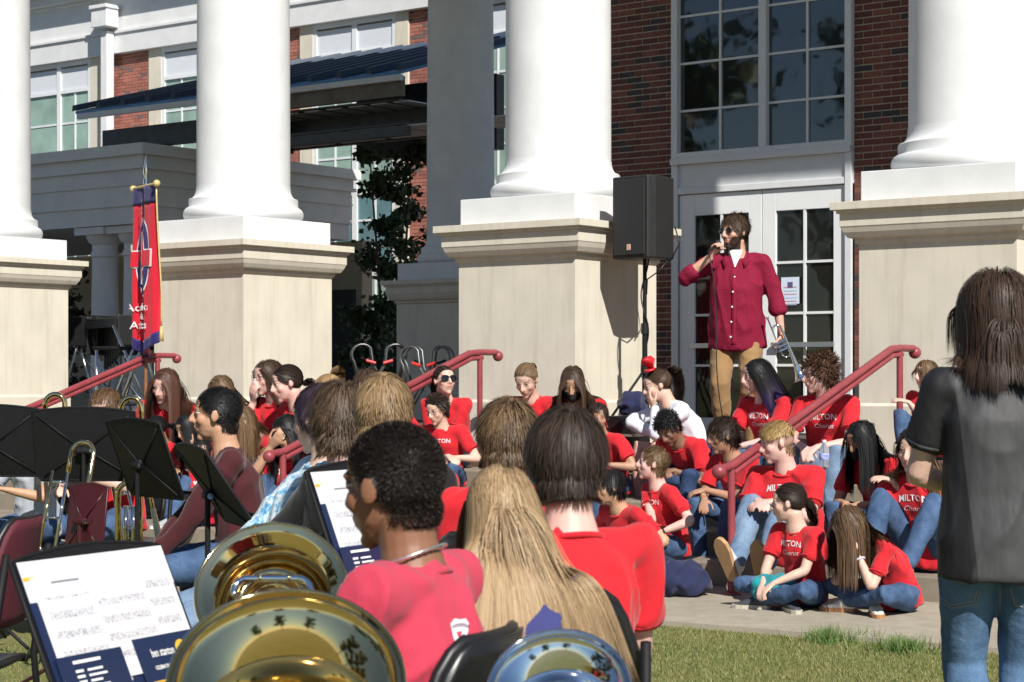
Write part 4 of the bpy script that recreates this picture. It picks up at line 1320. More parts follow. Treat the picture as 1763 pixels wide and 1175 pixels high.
    if shirt is not None:
        sh = MB()
        bl = belly
        tw_ = bw
        m1 = hip.lerp(p1, 0.5) + fw * bl * 0.5; m2 = p1.lerp(p2, 0.45)
        bot = hip - (Vector((0, 0, 1)) if stand else dirv(lo * 0.5)) * hem * k
        loft(sh, [bot, hip + fw * bl * 0.4, m1, p1 + fw * bl * 0.6, m2, p2 - upv * 0.06 * k, p2 - upv * 0.012],
             [((0.180 if not stand else 0.185) * k * tw_, (0.135 + bl * 0.5) * k * tw_ ** 0.6), (0.178 * k * tw_, (0.130 + bl * 0.6) * k * tw_ ** 0.6), (0.162 * k * tw_, (0.118 + bl * 0.6) * k * tw_ ** 0.6), (0.160 * k * tw_, (0.118 + bl * 0.5) * k * tw_ ** 0.6), (0.172 * k * tw_, 0.122 * k * tw_ ** 0.5), (0.160 * k * tw_ ** 0.7, 0.098 * k), (0.080 * k, 0.072 * k)],
             [Vector((1, 0, 0)), Vector((1, 0, 0)), Vector((1, 0, 0)), ax.lerp(Vector((1, 0, 0)), 0.5), ax, ax, ax], 20, 0.12)
        for (s0, el, w0) in ((shR, elR, wR), (shL, elL, wL)):
            inn = s0.lerp(p2 - upv * 0.05, 0.55)
            sb = 0.060 * k * (0.75 + 0.25 * bw)
            loft(sh, [inn, s0], [(sb * 1.12, sb * 1.12), (sb * 1.0, sb * 1.0)], fw, 14)
            sh.ball(s0, sb * 1.02, 14)
            sq = (el - s0).cross(Vector((0.3, 0.2, 1)))
            if sleeve == 'short':
                loft(sh, [s0, s0.lerp(el, 0.35), s0.lerp(el, 0.62)], [(sb * 0.98, sb * 0.98), (sb * 1.0, sb * 0.98), (sb * 1.06, sb * 1.0)], sq, 14)
            elif sleeve == 'roll':
                loft(sh, [s0, s0.lerp(el, 0.5), el], [(sb * 1.04, sb * 1.04), (sb * 1.0, sb * 1.0), (sb * 0.92, sb * 0.92)], sq, 14)
                loft(sh, [el, el.lerp(w0, 0.28)], [(sb * 0.90, sb * 0.90), (sb * 0.92, sb * 0.92)], fw, 14)
                loft(sh, [el.lerp(w0, 0.20), el.lerp(w0, 0.36)], [(sb * 0.99, sb * 0.99), (sb * 0.99, sb * 0.99)], fw, 14)
            else:
                f_ = sleeve if isinstance(sleeve, float) else 1.0
                loft(sh, [s0, s0.lerp(el, 0.5), el], [(sb * 1.0 * f_, sb * 1.0 * f_), (sb * 0.92 * f_, sb * 0.92 * f_), (sb * 0.84 * f_, sb * 0.84 * f_)], sq, 14)
                loft(sh, [el, el.lerp(w0, 0.5), el.lerp(w0, 0.95)], [(sb * 0.84 * f_, sb * 0.84 * f_), (sb * 0.74 * f_, sb * 0.74 * f_), (sb * 0.60 * f_, sb * 0.60 * f_)], fw, 14)
        shirt_me = remesh(sh, cvox, 3, 0.5)
        if wr: wrinkle(shirt_me, wr, 7.5, seed, (1.0, 1.0, 0.55))
        shirt_me.materials.append(shirt)
        rib = []
        nd = (nb - p2).normalized(); cc = p2 + upv * 0.012 * k + nd * 0.004
        if sleeve != 'roll':
            nn_ = (upv + fw * 0.10).normalized(); b_ax = nn_.cross(ax).normalized(); a_ax = b_ax.cross(nn_).normalized(); q_ = MB()
            cc = p2 - upv * 0.010 * k + fw * 0.002
            q_.tube([cc + a_ax * 0.0795 * k * math.cos(a) + b_ax * 0.0735 * k * math.sin(a) for a in np.linspace(0, 2 * math.pi, 21)[:-1]], 0.0075 * k, 6, closed=True)
            rib.append(('collar', q_))
        if sleeve == 'short':
            for (s0, el) in ((shR, elR), (shL, elL)):
                dn_ = (el - s0).normalized(); a1 = dn_.orthogonal().normalized(); a2 = dn_.cross(a1); c2_ = s0.lerp(el, 0.635)
                sb = 0.060 * k * (0.75 + 0.25 * bw); q_ = MB()
                q_.tube([c2_ + (a1 * math.cos(a) + a2 * math.sin(a)) * sb * 1.0 for a in np.linspace(0, 2 * math.pi, 17)[:-1]], 0.007 * k, 6, closed=True)
                rib.append(('sleeve_hem', q_))
        so = link(bpy.data.objects.new('shirt', shirt_me), e)
        for nm_, q_ in rib: q_.build(nm_, shirt, so, smooth=True)
    # ---- trousers
    if pants is not None:
        pm = MB()
        loft(pm, [hip + Vector((0, -0.02, 0.10)) * k, hip + Vector((0, -0.01, 0.0)) * k, hip + Vector((0, 0.0, -0.06)) * k], [(0.130 * k * bw, 0.088 * k * bw ** 0.6), (0.158 * k * bw, 0.108 * k), (0.15 * k * bw, 0.10 * k)], (1, 0, 0), 18)
        tb = bw ** 0.5
        for (a, kn, an) in ((hipR, knR, anR), (hipL, knL, anL)):
            low = kn.lerp(an, 0.97)
            loft(pm, [a, a.lerp(kn, 0.35), a.lerp(kn, 0.75), kn, kn.lerp(an, 0.35), kn.lerp(an, 0.75), low],
                 [(0.098*k*tb, 0.100*k*tb), (0.090*k*tb, 0.092*k*tb), (0.074*k*tb, 0.074*k*tb), (0.067*k*tb, 0.067*k*tb), (0.066*k*tb, 0.066*k*tb), (0.053*k*tb, 0.053*k*tb), (0.051*k*tb, 0.051*k*tb)], (1, 0, 0), 16)
        pme = remesh(pm, cvox, 2, 0.5)
        if wr: wrinkle(pme, wr * 0.45, 8.0, seed + 5, (1, 1, 1))
        pme.materials.append(pants)
        link(bpy.data.objects.new('trousers', pme), e)
    if skirt is not None:
        sm = MB(); loft(sm, [hip + Vector((0, -0.02, 0.12)), hip, hip + Vector((0, 0.12, 0.03))], [(0.15, 0.11), (0.18, 0.13), (0.20, 0.10)], (1, 0, 0), 18)
        sme = remesh(sm, cvox, 2); sme.materials.append(skirt); link(bpy.data.objects.new('skirt', sme), e)
    # ---- shoes
    if shoes is not None:
        um, solec = shoes
        for (kn, an, s) in ((knR, anR, 1), (knL, anL, -1)):
            if stand: f_ = Vector((0.2 * s, 1, 0))
            else:
                f_ = Vector((an.x - kn.x, an.y - kn.y, 0)) * (0.35 if legs != 'out' else 1) + Vector((0.12 * s, 0.25, 0))
                if legs == 'cross': f_ = Vector((-s * 0.9, 0.5, 0.0))
            up_ = Vector((0, 0, 1))
            if legs == 'out': f_ = Vector((0.15 * s, 0.45, 1.0)); up_ = Vector((0, -1, 0.4))
            make_shoe(e, an, f_, up_, k, um, solec)
    # ---- hair
    if hair is not None:
        if hair['k'] == 'long' and head[1] < 20 and 'back' not in hair and 'wind' not in hair and hair['L'] > 0.2: hair['back'] = 0.45
        if 'wind' in hair: hair['bias'] = tuple(Rz.inverted() @ Vector(hair['wind']))
        rng = np.random.default_rng(seed * 13 + 5)
        pts, rv = grow_hair(rng, Hm, hair, cap)
        allp = [(pts, rv)]
        hm = hair_mat(hcol[0], hcol[1], htip)
        cen = Hm @ Vector((0, -0.012, 0.0))
        hob = ribbons('hair', pts, rv, hw, hm, e, cen)
        if hair['k'] == 'pony':
            tie = Hm @ Vector(hair.get('tie', (0, -0.115, 0.02)))
            path = hair.get('tail')
            if path is None:
                b = Rh @ Vector((0, -1, 0.1)); 
                path = [tie, tie + b * 0.05, tie + b * 0.09 + Vector((0, 0, -0.05)), tie + b * 0.09 + Vector((0, 0, -0.14)), tie + b * 0.075 + Vector((0, 0, -hair.get('tl', 0.22)))]
            else: path = [tie] + [Vector(q) + tie for q in path]
            tp, tv = bundle(rng, path, max(60, hair.get('n', 400) // 3), hair.get('tr', 0.028), 12, 0.4, hair.get('tcurl', 0.0))
            ribbons('ponytail', tp, tv, hw * 0.9, hm, e, cen)
            tb_ = MB(); tb_.ball((0, 0, 0), (0.02, 0.02, 0.02), 8); 
        if hair['k'] == 'bun':
            tie = Hm @ Vector(hair.get('tie'))
            tp, tv = bundle(rng, [tie + Vector((0.03 * math.cos(a), 0.02 * math.sin(a * 2), 0.03 * math.sin(a))) for a in np.linspace(0, 9, 10)], 120, 0.02, 14)
            ribbons('bun', tp, tv, hw * 0.9, hm, e, cen)
    # ---- glasses, masks
    if extra:
        hk = hs * k
        if extra.get('glasses') or extra.get('sunglasses') or extra.get('shades'):
            dark = not extra.get('glasses')
            g_ = MB()
            for s in (-1, 1):
                c0 = Vector((s * 0.033, 0.093, 0.008))
                rx, rz = (0.024, 0.019) if not extra.get('shades') else (0.034, 0.022)
                ring = [Hm @ (c0 + Vector((rx * math.cos(a), -0.25 * abs(rx * math.cos(a) * s + 0.0) * (1 if s * math.cos(a) > 0 else 0.1), rz * math.sin(a)))) for a in np.linspace(0, 2 * math.pi, 15)[:-1]]
                g_.tube(ring, 0.0016 * hk * (1.6 if dark else 1), 5, closed=True)
                g_.tube([Hm @ Vector((s * 0.057, 0.086, 0.012)), Hm @ Vector((s * 0.074, 0.05, 0.012)), Hm @ Vector((s * 0.079, -0.005, 0.008))], 0.0018 * hk, 5)
                if dark:
                    ln_ = MB(); ln_.add([Hm @ (c0 + Vector((0, 0.002, 0)))] + ring, [(0, i + 1, (i + 1) % 14 + 1) for i in range(14)])
                    ln_.build('lens', M_black_gloss, e, smooth=True)
            g_.tube([Hm @ Vector((-0.011, 0.096, 0.012)), Hm @ Vector((0, 0.098, 0.015)), Hm @ Vector((0.011, 0.096, 0.012))], 0.0018 * hk, 5)
            g_.build('glasses', M_wire if not extra.get('shades') else M_black_matte, e, smooth=True)
        if extra.get('mask'):
            q = MB(); nU, nV = 14, 9; vs = []
            for j in range(nV):
                for i in range(nU):
                    az = -1.15 + 2.3 * i / (nU - 1); zz = -0.018 - 0.088 * j / (nV - 1)
                    rr = 0.070 * (1 - 0.28 * (j / (nV - 1)) ** 2)
                    bulge = 0.030 * math.exp(-(az / 0.55) ** 2) * math.sin(math.pi * min(1, 0.25 + 0.75 * (1 - j / (nV - 1))))
                    vs.append(Hm @ Vector(((rr + 0.0) * math.sin(az) * 0.98, 0.016 + (rr + bulge + 0.006) * math.cos(az), zz)))
            q.add(vs, [(j*nU + i, j*nU + i + 1, (j+1)*nU + i + 1, (j+1)*nU + i) for j in range(nV - 1) for i in range(nU - 1)])
            for s in (-1, 1):
                q.tube([Hm @ Vector((s * 0.062, 0.045, -0.02)), Hm @ Vector((s * 0.076, 0.0, 0.0)), Hm @ Vector((s * 0.079, -0.02, -0.01)), Hm @ Vector((s * 0.07, 0.0, -0.06)), Hm @ Vector((s * 0.052, 0.045, -0.09))], 0.0022, 5)
            o = q.build('face_mask', M_black_matte, e, smooth=True)
            sd = o.modifiers.new('s', 'SOLIDIFY'); sd.thickness = 0.002
    # ---- prints on the chest (or back), laid on the shirt's surface
    if prints and shirt_me is not None:
        bv = BVHTree.FromPolygons([tuple(v.co) for v in shirt_me.vertices], [tuple(p.vertices) for p in shirt_me.polygons])
        for pr in prints:
            tm = text_mesh(pr['t'], pr['s'], shear=pr.get('shear', 0), bold=pr.get('bold', 0.0)) if 't' in pr else pr['mesh']()
            sg = -1 if pr.get('back') else 1
            c0 = p1.lerp(p2, pr.get('h', 0.55))
            fdir = (fw * math.cos(up) - Vector((0, 0, 1)) * math.sin(up)) * sg
            rx = ax * -sg
            vs = mverts(tm); keep = []
            W_ = max(np.ptp(vs[:, 0]), 1e-6)
            for v in vs:
                zz = v[1] - pr.get('arch', 0.0) * (2 * v[0] / W_) ** 2
                o = c0 + rx * -1 * -(-(v[0] + pr.get('x', 0.0))) * 1 if False else c0 + ax * (-(v[0] + pr.get('x', 0.0)) * sg) + upv * (zz + pr.get('dz', 0.0)) + fdir * 0.5
                hit = bv.ray_cast(o, -fdir)
                keep.append(tuple(hit[0] + fdir * 0.004) if hit[0] is not None else tuple(o - fdir * 0.4))
            setverts(tm, np.array(keep))
            tm.materials.clear(); tm.materials.append(pr.get('m', M_print_white))
            link(bpy.data.objects.new('print', tm), so)
    e['_j'] = 0
    del e['_j']
    return dict(root=e, Hm=Hm, wR=wR, wL=wL, elR=elR, elL=elL, p1=p1, p2=p2, shR=shR, shL=shL, hip=hip, knR=knR, knL=knL, anR=anR, anL=anL, k=k, ax=ax, fw=fw, upv=upv, shirt=shirt_me, s=s_)

_shoe = {}
def make_shoe(e, an, f, up, k, um, sole):
    f = Vector(f).normalized(); up = Vector(up); up = (up - f * up.dot(f)).normalized(); rt = f.cross(up)
    M = Matrix((( rt.x, f.x, up.x, an.x), (rt.y, f.y, up.y, an.y), (rt.z, f.z, up.z, an.z), (0, 0, 0, 1))) @ Matrix.Scale(k, 4)
    b = 'upper'
    if 'm' not in _shoe:
        u = MB()
        loft(u, [(0, -0.055, -0.038), (0, -0.02, -0.02), (0, 0.05, -0.03), (0, 0.12, -0.045), (0, 0.178, -0.053)], [(0.036, 0.030), (0.038, 0.052), (0.042, 0.040), (0.046, 0.026), (0.034, 0.016)], (1, 0, 0), 14)
        loft(u, [(0, -0.02, -0.02), (0, -0.02, 0.03)], [(0.037, 0.045), (0.038, 0.043)], (1, 0, 0), 12)
        _shoe['m'] = remesh(u, 0.010, 2)
        s = MB(); pr = [(-0.075, 0.0), (-0.06, 0.032), (0.0, 0.036), (0.06, 0.040), (0.12, 0.048), (0.17, 0.042), (0.205, 0.02), (0.212, 0.0)]
        out = [(w, y) for y, w in pr] + [(-w, y) for y, w in reversed(pr[1:-1])]
        m = len(out)
        s.add([(x, y, -0.078) for x, y in out] + [(x * 1.03, y, -0.050) for x, y in out], [tuple(range(m))[::-1], tuple(range(m, 2 * m))] + [(i, (i + 1) % m, (i + 1) % m + m, i + m) for i in range(m)])
        _shoe['s'] = s.mesh('sole')
    key = um if isinstance(um, str) else tuple(um)
    def got(which, c, base):
        kk = (which, c)
        if kk not in _shoe:
            q = base.copy(); q.materials.clear()
            q.materials.append(mat('shoe_' + which, c, 0.75, noise=0.12, nscale=20)); _shoe[kk] = q
        return _shoe[kk]
    o = bpy.data.objects.new('shoe', got('upper', key, _shoe['m'])); link(o, e); o.matrix_local = M
    s = bpy.data.objects.new('sole', got('sole', tuple(sole) if sole else (0.62, 0.60, 0.55), _shoe['s'])); link(s, o)
    return o
# ================================================================== the people
RED = cloth_mat('red_tee', (0.60, 0.016, 0.026), amp=0.12)
PINKRED = cloth_mat('faded_red_tee', (0.52, 0.045, 0.085), amp=0.10)
MAROON = cloth_mat('maroon_sweatshirt', (0.066, 0.012, 0.016), amp=0.15)
BLACKJ = cloth_mat('black_jacket', (0.012, 0.012, 0.015), rough=0.7)
NAVYT = cloth_mat('navy_blue_shirt', (0.045, 0.050, 0.17), amp=0.12)
GREYT = cloth_mat('light_grey_shirt', (0.44, 0.47, 0.53), amp=0.08)
WHITET = cloth_mat('white_sleeves', (0.74, 0.76, 0.84), amp=0.05)
KHAKI = cloth_mat('khaki_trousers', (0.31, 0.185, 0.082), amp=0.12)
NAVYS = cloth_mat('navy_cloth', (0.018, 0.024, 0.07), amp=0.15)
J1 = denim_mat('jeans_mid', (0.036, 0.068, 0.14), (0.085, 0.145, 0.265))
J2 = denim_mat('jeans_light', (0.12, 0.19, 0.30), (0.22, 0.31, 0.44))
J3 = denim_mat('jeans_dark', (0.022, 0.042, 0.10), (0.045, 0.075, 0.16))
FAIR, PINK, TAN, BROWN, OLIVE = (0.66, 0.43, 0.34), (0.68, 0.42, 0.36), (0.50, 0.29, 0.18), (0.20, 0.095, 0.055), (0.42, 0.235, 0.15)
BRN = ((0.035, 0.020, 0.013), (0.085, 0.050, 0.030)); DBR = ((0.016, 0.010, 0.008), (0.045, 0.026, 0.018)); BLK = ((0.006, 0.006, 0.007), (0.020, 0.019, 0.020))
BLD = ((0.17, 0.10, 0.045), (0.42, 0.28, 0.14)); LBR = ((0.085, 0.050, 0.026), (0.20, 0.125, 0.065)); RBR = ((0.055, 0.022, 0.015), (0.12, 0.055, 0.035))
def levelpos(lv):
    """seat height and where the seat is on step lv (0 = pavement, 5 = platform)"""
    return lv * RISE, (-3.72, -3.08, -2.63, -2.18, -1.73, -1.2)[lv]
def sitter(label, at, lv, yaw=-37, dn=-0.2, **kw):
    z, n = levelpos(lv)
    kw.setdefault('scl', (0.86, 1.14)); kw.setdefault('shirt', RED); kw.setdefault('pants', J1)
    kw.setdefault('legs', 'step' if lv >= 2 else 'low'); kw.setdefault('group', 'choir sitting on the steps')
    kw.setdefault('seed', int(at[0] * 7 + at[1]) % 97)
    return person(label, at, yaw, n=n + dn, seat=z + 0.002, **kw)
def player(label, at, d, yaw, **kw):
    kw.setdefault('scl', (0.82, 1.12)); kw.setdefault('pants', J1); kw.setdefault('legs', 'chair'); kw.setdefault('group', 'band members on chairs')
    kw.setdefault('seed', int(at[0] * 5 + at[1]) % 89)
    return person(label, at, yaw, d=d, seat=0.46, **kw)
def longh(n=800, L=0.42, **k): return dict(dict(k='long', n=int(n * 1.5), L=L, seg=13, grav=0.85, vol=0.011, mess=0.04), **k)
def shorth(n=1500, L=0.045, top=0.07, **k): return dict(dict(k='short', n=n, L=L, topL=top, seg=6, lift=0.10, mess=0.10, vol=0.010, hl=0.004, grav=0.15), **k)
def ponyh(n=900, **k): return dict(dict(k='pony', n=n, L=0.26, seg=8, lift=0.05, mess=0.04, vol=0.006), **k)
MIL = [dict(t='MILTON', s=0.050, arch=0.010, h=0.62, bold=0.0008), dict(t='Chorus', s=0.046, shear=0.45, h=0.62, dz=-0.058)]
SH_W, SH_G, SH_D = ((0.74, 0.73, 0.70), (0.45, 0.27, 0.13)), ((0.22, 0.23, 0.25), (0.55, 0.52, 0.44)), ((0.05, 0.055, 0.065), (0.50, 0.46, 0.38))

# ---- the man with the microphone
M_check = None
def check_mat():
    m = bpy.data.materials.new('crimson_check'); m.use_nodes = True
    t = NT(m); v = t.obj()
    def wave(vec, sc):
        w = t.n('ShaderNodeTexWave', wave_type='BANDS', bands_direction=sc[1]); w.inputs['Scale'].default_value = sc[0]; t.l(vec, w.inputs['Vector']); return w.outputs['Fac']
    a = wave(v, (26, 'X')); b = wave(v, (26, 'Z'))
    f = t.math('MULTIPLY', t.math('GREATER_THAN', a, 0.35), t.math('GREATER_THAN', b, 0.35))
    n = t.noise(v, 5, 4)
    c = t.mix(f, (0.16, 0.008, 0.03), t.ramp(n, [(0.3, (0.25, 0.009, 0.034)), (0.7, (0.30, 0.011, 0.042))]))
    t.l(c, t.b.inputs['Base Color']); t.b.inputs['Roughness'].default_value = 0.85; t.b.inputs['Specular IOR Level'].default_value = 0.2
    t.bump(t.noise(v, 10, 3), 0.4, 0.03)
    return m
MAN = person('bearded man in crimson checked shirt and khakis standing and speaking into microphone', (1264, 400), -14, n=-0.95, seat=PLAT, stand=True, h=1.86, bw=1.14, belly=0.06, lean=2,
             head=(-48, 2, 0), legs='stand', Rr=(0.17, 0.27, 1.50), L=(-0.36, 0.07, 0.88), elbR=(1.0, -0.1, -0.75), elbL=(-0.8, -0.5, 0), handL=((0.05, 0.2, -1), (1, 0.15, 0)), handR=((-0.35, 0.25, 0.9), (-0.85, 0.3, -0.3)), curlL=0.9, curlR=0.95,
             tone=(0.60, 0.34, 0.255), hair=shorth(1800, 0.035, 0.085, sweep=(-0.9, 0.3, 0.15), lift=0.10, mess=0.05, front=0.75, fade=-0.03, grav=0.12), hcol=((0.045, 0.028, 0.018), (0.10, 0.066, 0.04)), hw=0.0045,
             shirt=check_mat(), sleeve='roll', pants=KHAKI, shoes=((0.10, 0.06, 0.04), (0.05, 0.05, 0.05)), extra=dict(beard=1.0, sunglasses=1), vox=0.007, cvox=0.012, hem=0.15, jaw=1.08, wr=0.009, seed=3)

# ---- right-hand choir group
CHEER = sitter('cheerleader with red hair bow and white sleeves hiding her face behind one hand', (1132, 664), 4, -72, lean=30, head=(-82, 18, 0), L='face', Rr=(0.02, 0.30, 0.30), elbL=(-0.2, 0.8, -1), elbR=(0.4, 1.0, -0.1), shirt=WHITET, sleeve='long', pants=None, bare=True, skirt=NAVYS,
       hair=ponyh(900, tie=(0, -0.10, 0.075), tr=0.045, tail=[(0, -0.06, 0.0), (0, -0.10, -0.10), (0, -0.08, -0.22), (0.0, -0.05, -0.33)], tcurl=0.008), hcol=BRN, tone=FAIR, h=1.62, group=None)
sitter('boy with black curly hair bent over his knees, below the cheerleader', (1150, 738), 3, -40, lean=46, head=(-32, 42, 8), L='mid', Rr='mid', hair=dict(k='afro', n=2200, L=0.045, seg=5, curl=0.8, lift=1.0, mess=0.5), hcol=BLK, hw=0.004, tone=(0.24, 0.125, 0.08), pants=J3)
sitter('dark haired boy in profile resting crossed arms, left of the red handrail post', (1246, 750), 2, -48, hs=1.15, lean=24, head=(-82, 10, 0), L='over', Rr='mid', hair=shorth(1400, 0.045, 0.085, sweep=(-0.3, 0.6, 0.2), lift=0.3, front=0.7), hcol=DBR, hw=0.005, tone=OLIVE, pants=J1, shoes=SH_G)
sitter('heavy set boy with shaved sides and blond top, behind the right handrail', (1338, 762), 1, -38, lean=12, head=(-84, 12, 0), L='mid', Rr='mid', bw=1.28, belly=0.03, legs='out', ankles=((0.06, 0.60, 0.04), (-0.16, 0.62, 0.04)), hair=shorth(1000, 0.02, 0.085, sweep=(0, 0.5, 0.3), fade=0.055), hcol=((0.20, 0.12, 0.045), (0.46, 0.31, 0.13)), tone=PINK, pants=J2, shoes=SH_W, prints=MIL[:1], h=1.76)
W5 = sitter('boy with brown hair in profile wearing a black wrist watch, on the lowest step', (1124, 806), 1, -62, dn=-0.45, hs=1.14, lean=16, head=(-92, -6, 0), L='knee', Rr='over', hair=shorth(1300, 0.03, 0.06, sweep=(0.3, 0.3, 0)), hcol=LBR, tone=PINK, legs='cross', prints=MIL[:1], hw=0.005)
sitter('choir member in red tee, head hidden behind the dark haired boy on a chair', (1030, 752), 3, -40, lean=25, hair=shorth(700), hcol=DBR, tone=OLIVE)
sitter('dark haired child in red tee low on the pavement beside the watch wearer', (1050, 838), 0, -55, lean=25, dn=-0.05, head=(-75, 10, 0), hair=shorth(900, 0.06, 0.09), hcol=BLK, tone=TAN, legs='cross')
sitter('girl with long black hair fading to purple, below the speaking man', (1303, 648), 4, -50, lean=16, head=(-76, 8, 0), L='mid', Rr='mid', hair=longh(1000, 0.44, part=0.01), hcol=BLK, htip=(0.035, 0.02, 0.08), tone=PINK, prints=MIL)
sitter('curly haired choir member with glasses and pale jeans, holding a water bottle', (1410, 645), 4, -30, lean=20, head=(-80, 8, 0), L='mid', Rr='mid', hair=dict(k='afro', n=1700, L=0.075, seg=7, curl=0.55, lift=0.7, mess=0.4), hcol=((0.05, 0.026, 0.016), (0.125, 0.065, 0.038)), tone=PINK, pants=J2, extra=dict(glasses=1), prints=MIL, bw=1.1)
sitter('girl with straight black hair and black face mask, near the standing woman', (1482, 757), 2, -45, lean=30, head=(-52, 26, 0), L='mid', Rr='mid', hair=longh(1000, 0.40, part=0.012), hcol=BLK, tone=TAN, extra=dict(mask=1, glasses=1))
sitter('girl with long dark hair and blond tips, half behind the standing woman', (1572, 774), 1, -40, lean=22, head=(-35, 12, -6), L='over', Rr='knee', hair=longh(1000, 0.42, curl=0.05), hcol=DBR, htip=(0.34, 0.19, 0.09), tone=FAIR, prints=MIL)
sitter('smiling girl with light brown hair against the right pedestal', (1594, 645), 5, -40, dn=-0.12, lean=10, head=(-62, 4, 0), L='over', Rr='over', hair=longh(800, 0.13, bangs=True), hcol=LBR, tone=FAIR, legs='up', h=1.6)
sitter('girl with dark ponytail turned away on the pavement, teal bag in her lap', (1358, 866), 0, -50, dn=-0.35, hs=1.22, lean=14, head=(-108, 6, 0), L='mid', Rr='mid', hair=ponyh(1300, tie=(0, -0.105, -0.015), tr=0.036, tail=[(0.02, -0.05, 0.0), (0.03, -0.09, -0.05), (0.03, -0.11, -0.12), (0.03, -0.10, -0.17)]), hcol=DBR, tone=FAIR, legs='cross', shoes=SH_D, prints=MIL, h=1.56, hw=0.005)
G13 = sitter('girl with brown hair resting her face in both hands on the pavement', (1462, 908), 0, -62, dn=-0.42, hs=1.16, lean=42, head=(-75, 40, 0), L='face', Rr='face', hair=longh(1500, 0.40, curl=0.05, vol=0.022), hcol=((0.06, 0.035, 0.02), (0.17, 0.105, 0.06)), tone=FAIR, legs='cross', shoes=((0.70, 0.66, 0.55), (0.42, 0.20, 0.09)), hw=0.005, h=1.6)

# ---- middle of the steps
sitter('choir member in wide black sunglasses beside the middle handrail', (765, 656), 4, -20, lean=24, head=(28, -8, 0), L='over', Rr='over', hair=ponyh(800, tie=(0, -0.1, 0.05), tr=0.02), hcol=DBR, tone=FAIR, extra=dict(shades=1))
sitter('boy with swept back dark hair and glasses looking down', (752, 706), 3, -15, lean=20, head=(-36, 20, 0), L='knee', Rr='over', hair=shorth(1400, 0.055, 0.10, sweep=(0.15, -1.3, 0.35), lift=0.35), hcol=DBR, tone=FAIR, extra=dict(glasses=1), prints=MIL[:1])
sitter('choir member in red tee whose head is hidden behind the necklace wearer', (742, 792), 1, -30, lean=16, hair=shorth(600), hcol=BRN, tone=FAIR, prints=MIL)
sitter('girl with tied back blond hair looking down, in front of the middle pedestal', (906, 655), 4, -20, lean=26, head=(-22, 30, 0), L='mid', Rr='mid', hair=ponyh(1000, tie=(0, -0.11, 0.03), tr=0.02), hcol=LBR, tone=FAIR)
sitter('girl with long brown hair and black mask looking down', (986, 660), 4, -20, lean=26, head=(-10, 32, 0), L='mid', Rr='mid', hair=longh(1000, 0.40), hcol=BRN, tone=TAN, extra=dict(mask=1))

# ---- left-hand group
sitter('girl with long auburn hair leaning sideways, under the left handrail', (284, 664), 3, -10, scl=(0.86, 1.22), lean=28, sl=-6, head=(-24, 22, -14), L='over', Rr='knee', hair=longh(900, 0.46), hcol=RBR, tone=PINK, hw=0.007)
sitter('girl with parted light brown hair and bowed head, behind the black haired boy', (382, 672), 3, -30, scl=(0.86, 1.22), lean=34, head=(-25, 48, 0), hair=longh(800, 0.34, part=0.008), hcol=LBR, tone=FAIR)
sitter('girl with round glasses and wavy brown hair touching her mouth', (461, 650), 3, -40, dn=-0.1, scl=(0.86, 1.22), lean=14, head=(-52, 8, 0), L='over', Rr='chin', hair=longh(900, 0.38, curl=0.06), hcol=BRN, tone=PINK, extra=dict(glasses=1))
sitter('girl with dark low ponytail in profile, arms folded on her knees', (494, 660), 3, -48, dn=-0.38, scl=(0.86, 1.22), lean=26, head=(-70, 14, 0), L='over', Rr='over', hair=ponyh(1000, tie=(0, -0.10, -0.03), tr=0.03), hcol=DBR, tone=PINK, pants=J2)
sitter('girl with blond hair tied up, bent forward behind the curly haired boy', (566, 662), 3, -45, scl=(0.86, 1.22), lean=36, head=(-60, 36, 0), hair=ponyh(900, tie=(0, -0.09, 0.085), tr=0.03), hcol=BLD, tone=FAIR)
sitter('brown haired choir member shading brow, right of the blond ponytail girl', (634, 668), 3, -30, scl=(0.86, 1.22), lean=30, head=(-40, 25, 0), Rr='brow', hair=shorth(900, 0.06, 0.08), hcol=BRN, tone=TAN)
sitter('dark skinned girl with black ponytail shielding her eyes, behind the music stands', (268, 738), 2, -60, scl=(0.86, 1.22), lean=22, head=(-72, 14, 0), L='brow', Rr='knee', hair=ponyh(900, tie=(0, -0.105, -0.01), tr=0.03), hcol=BLK, tone=(0.26, 0.13, 0.08))
sitter('girl with long black hair covering her face with one hand', (322, 738), 2, -45, dn=-0.35, scl=(0.86, 1.22), lean=28, head=(-40, 26, 0), L='face', Rr='knee', hair=longh(900, 0.40), hcol=BLK, tone=OLIVE)
sitter('girl with brown hair and red tee, back turned, behind the maroon sweatshirt', (418, 728), 2, -60, scl=(0.86, 1.22), lean=34, head=(-75, 34, 0), hair=longh(700, 0.34), hcol=LBR, tone=FAIR)
sitter('girl with long black hair pressing a hand to her forehead', (494, 746), 1, -25, scl=(0.86, 1.22), lean=28, head=(-15, 22, 10), Rr='brow', L='knee', hair=longh(1000, 0.40, part=0.01), hcol=BLK, tone=OLIVE)
sitter('small blond choir member with black mask beside the floral shirt', (462, 800), 1, -55, scl=(0.86, 1.22), lean=22, head=(-78, 22, 0), hair=ponyh(900, tie=(0, -0.10, 0.05), tr=0.025, tl=0.12), hcol=BLD, tone=FAIR, extra=dict(mask=1), h=1.55)
sitter('choir member in red tee low behind the tilted music stand', (348, 800), 1, -40, scl=(0.86, 1.22), lean=24, hair=shorth(700), hcol=BLK, tone=TAN, prints=MIL[:1])

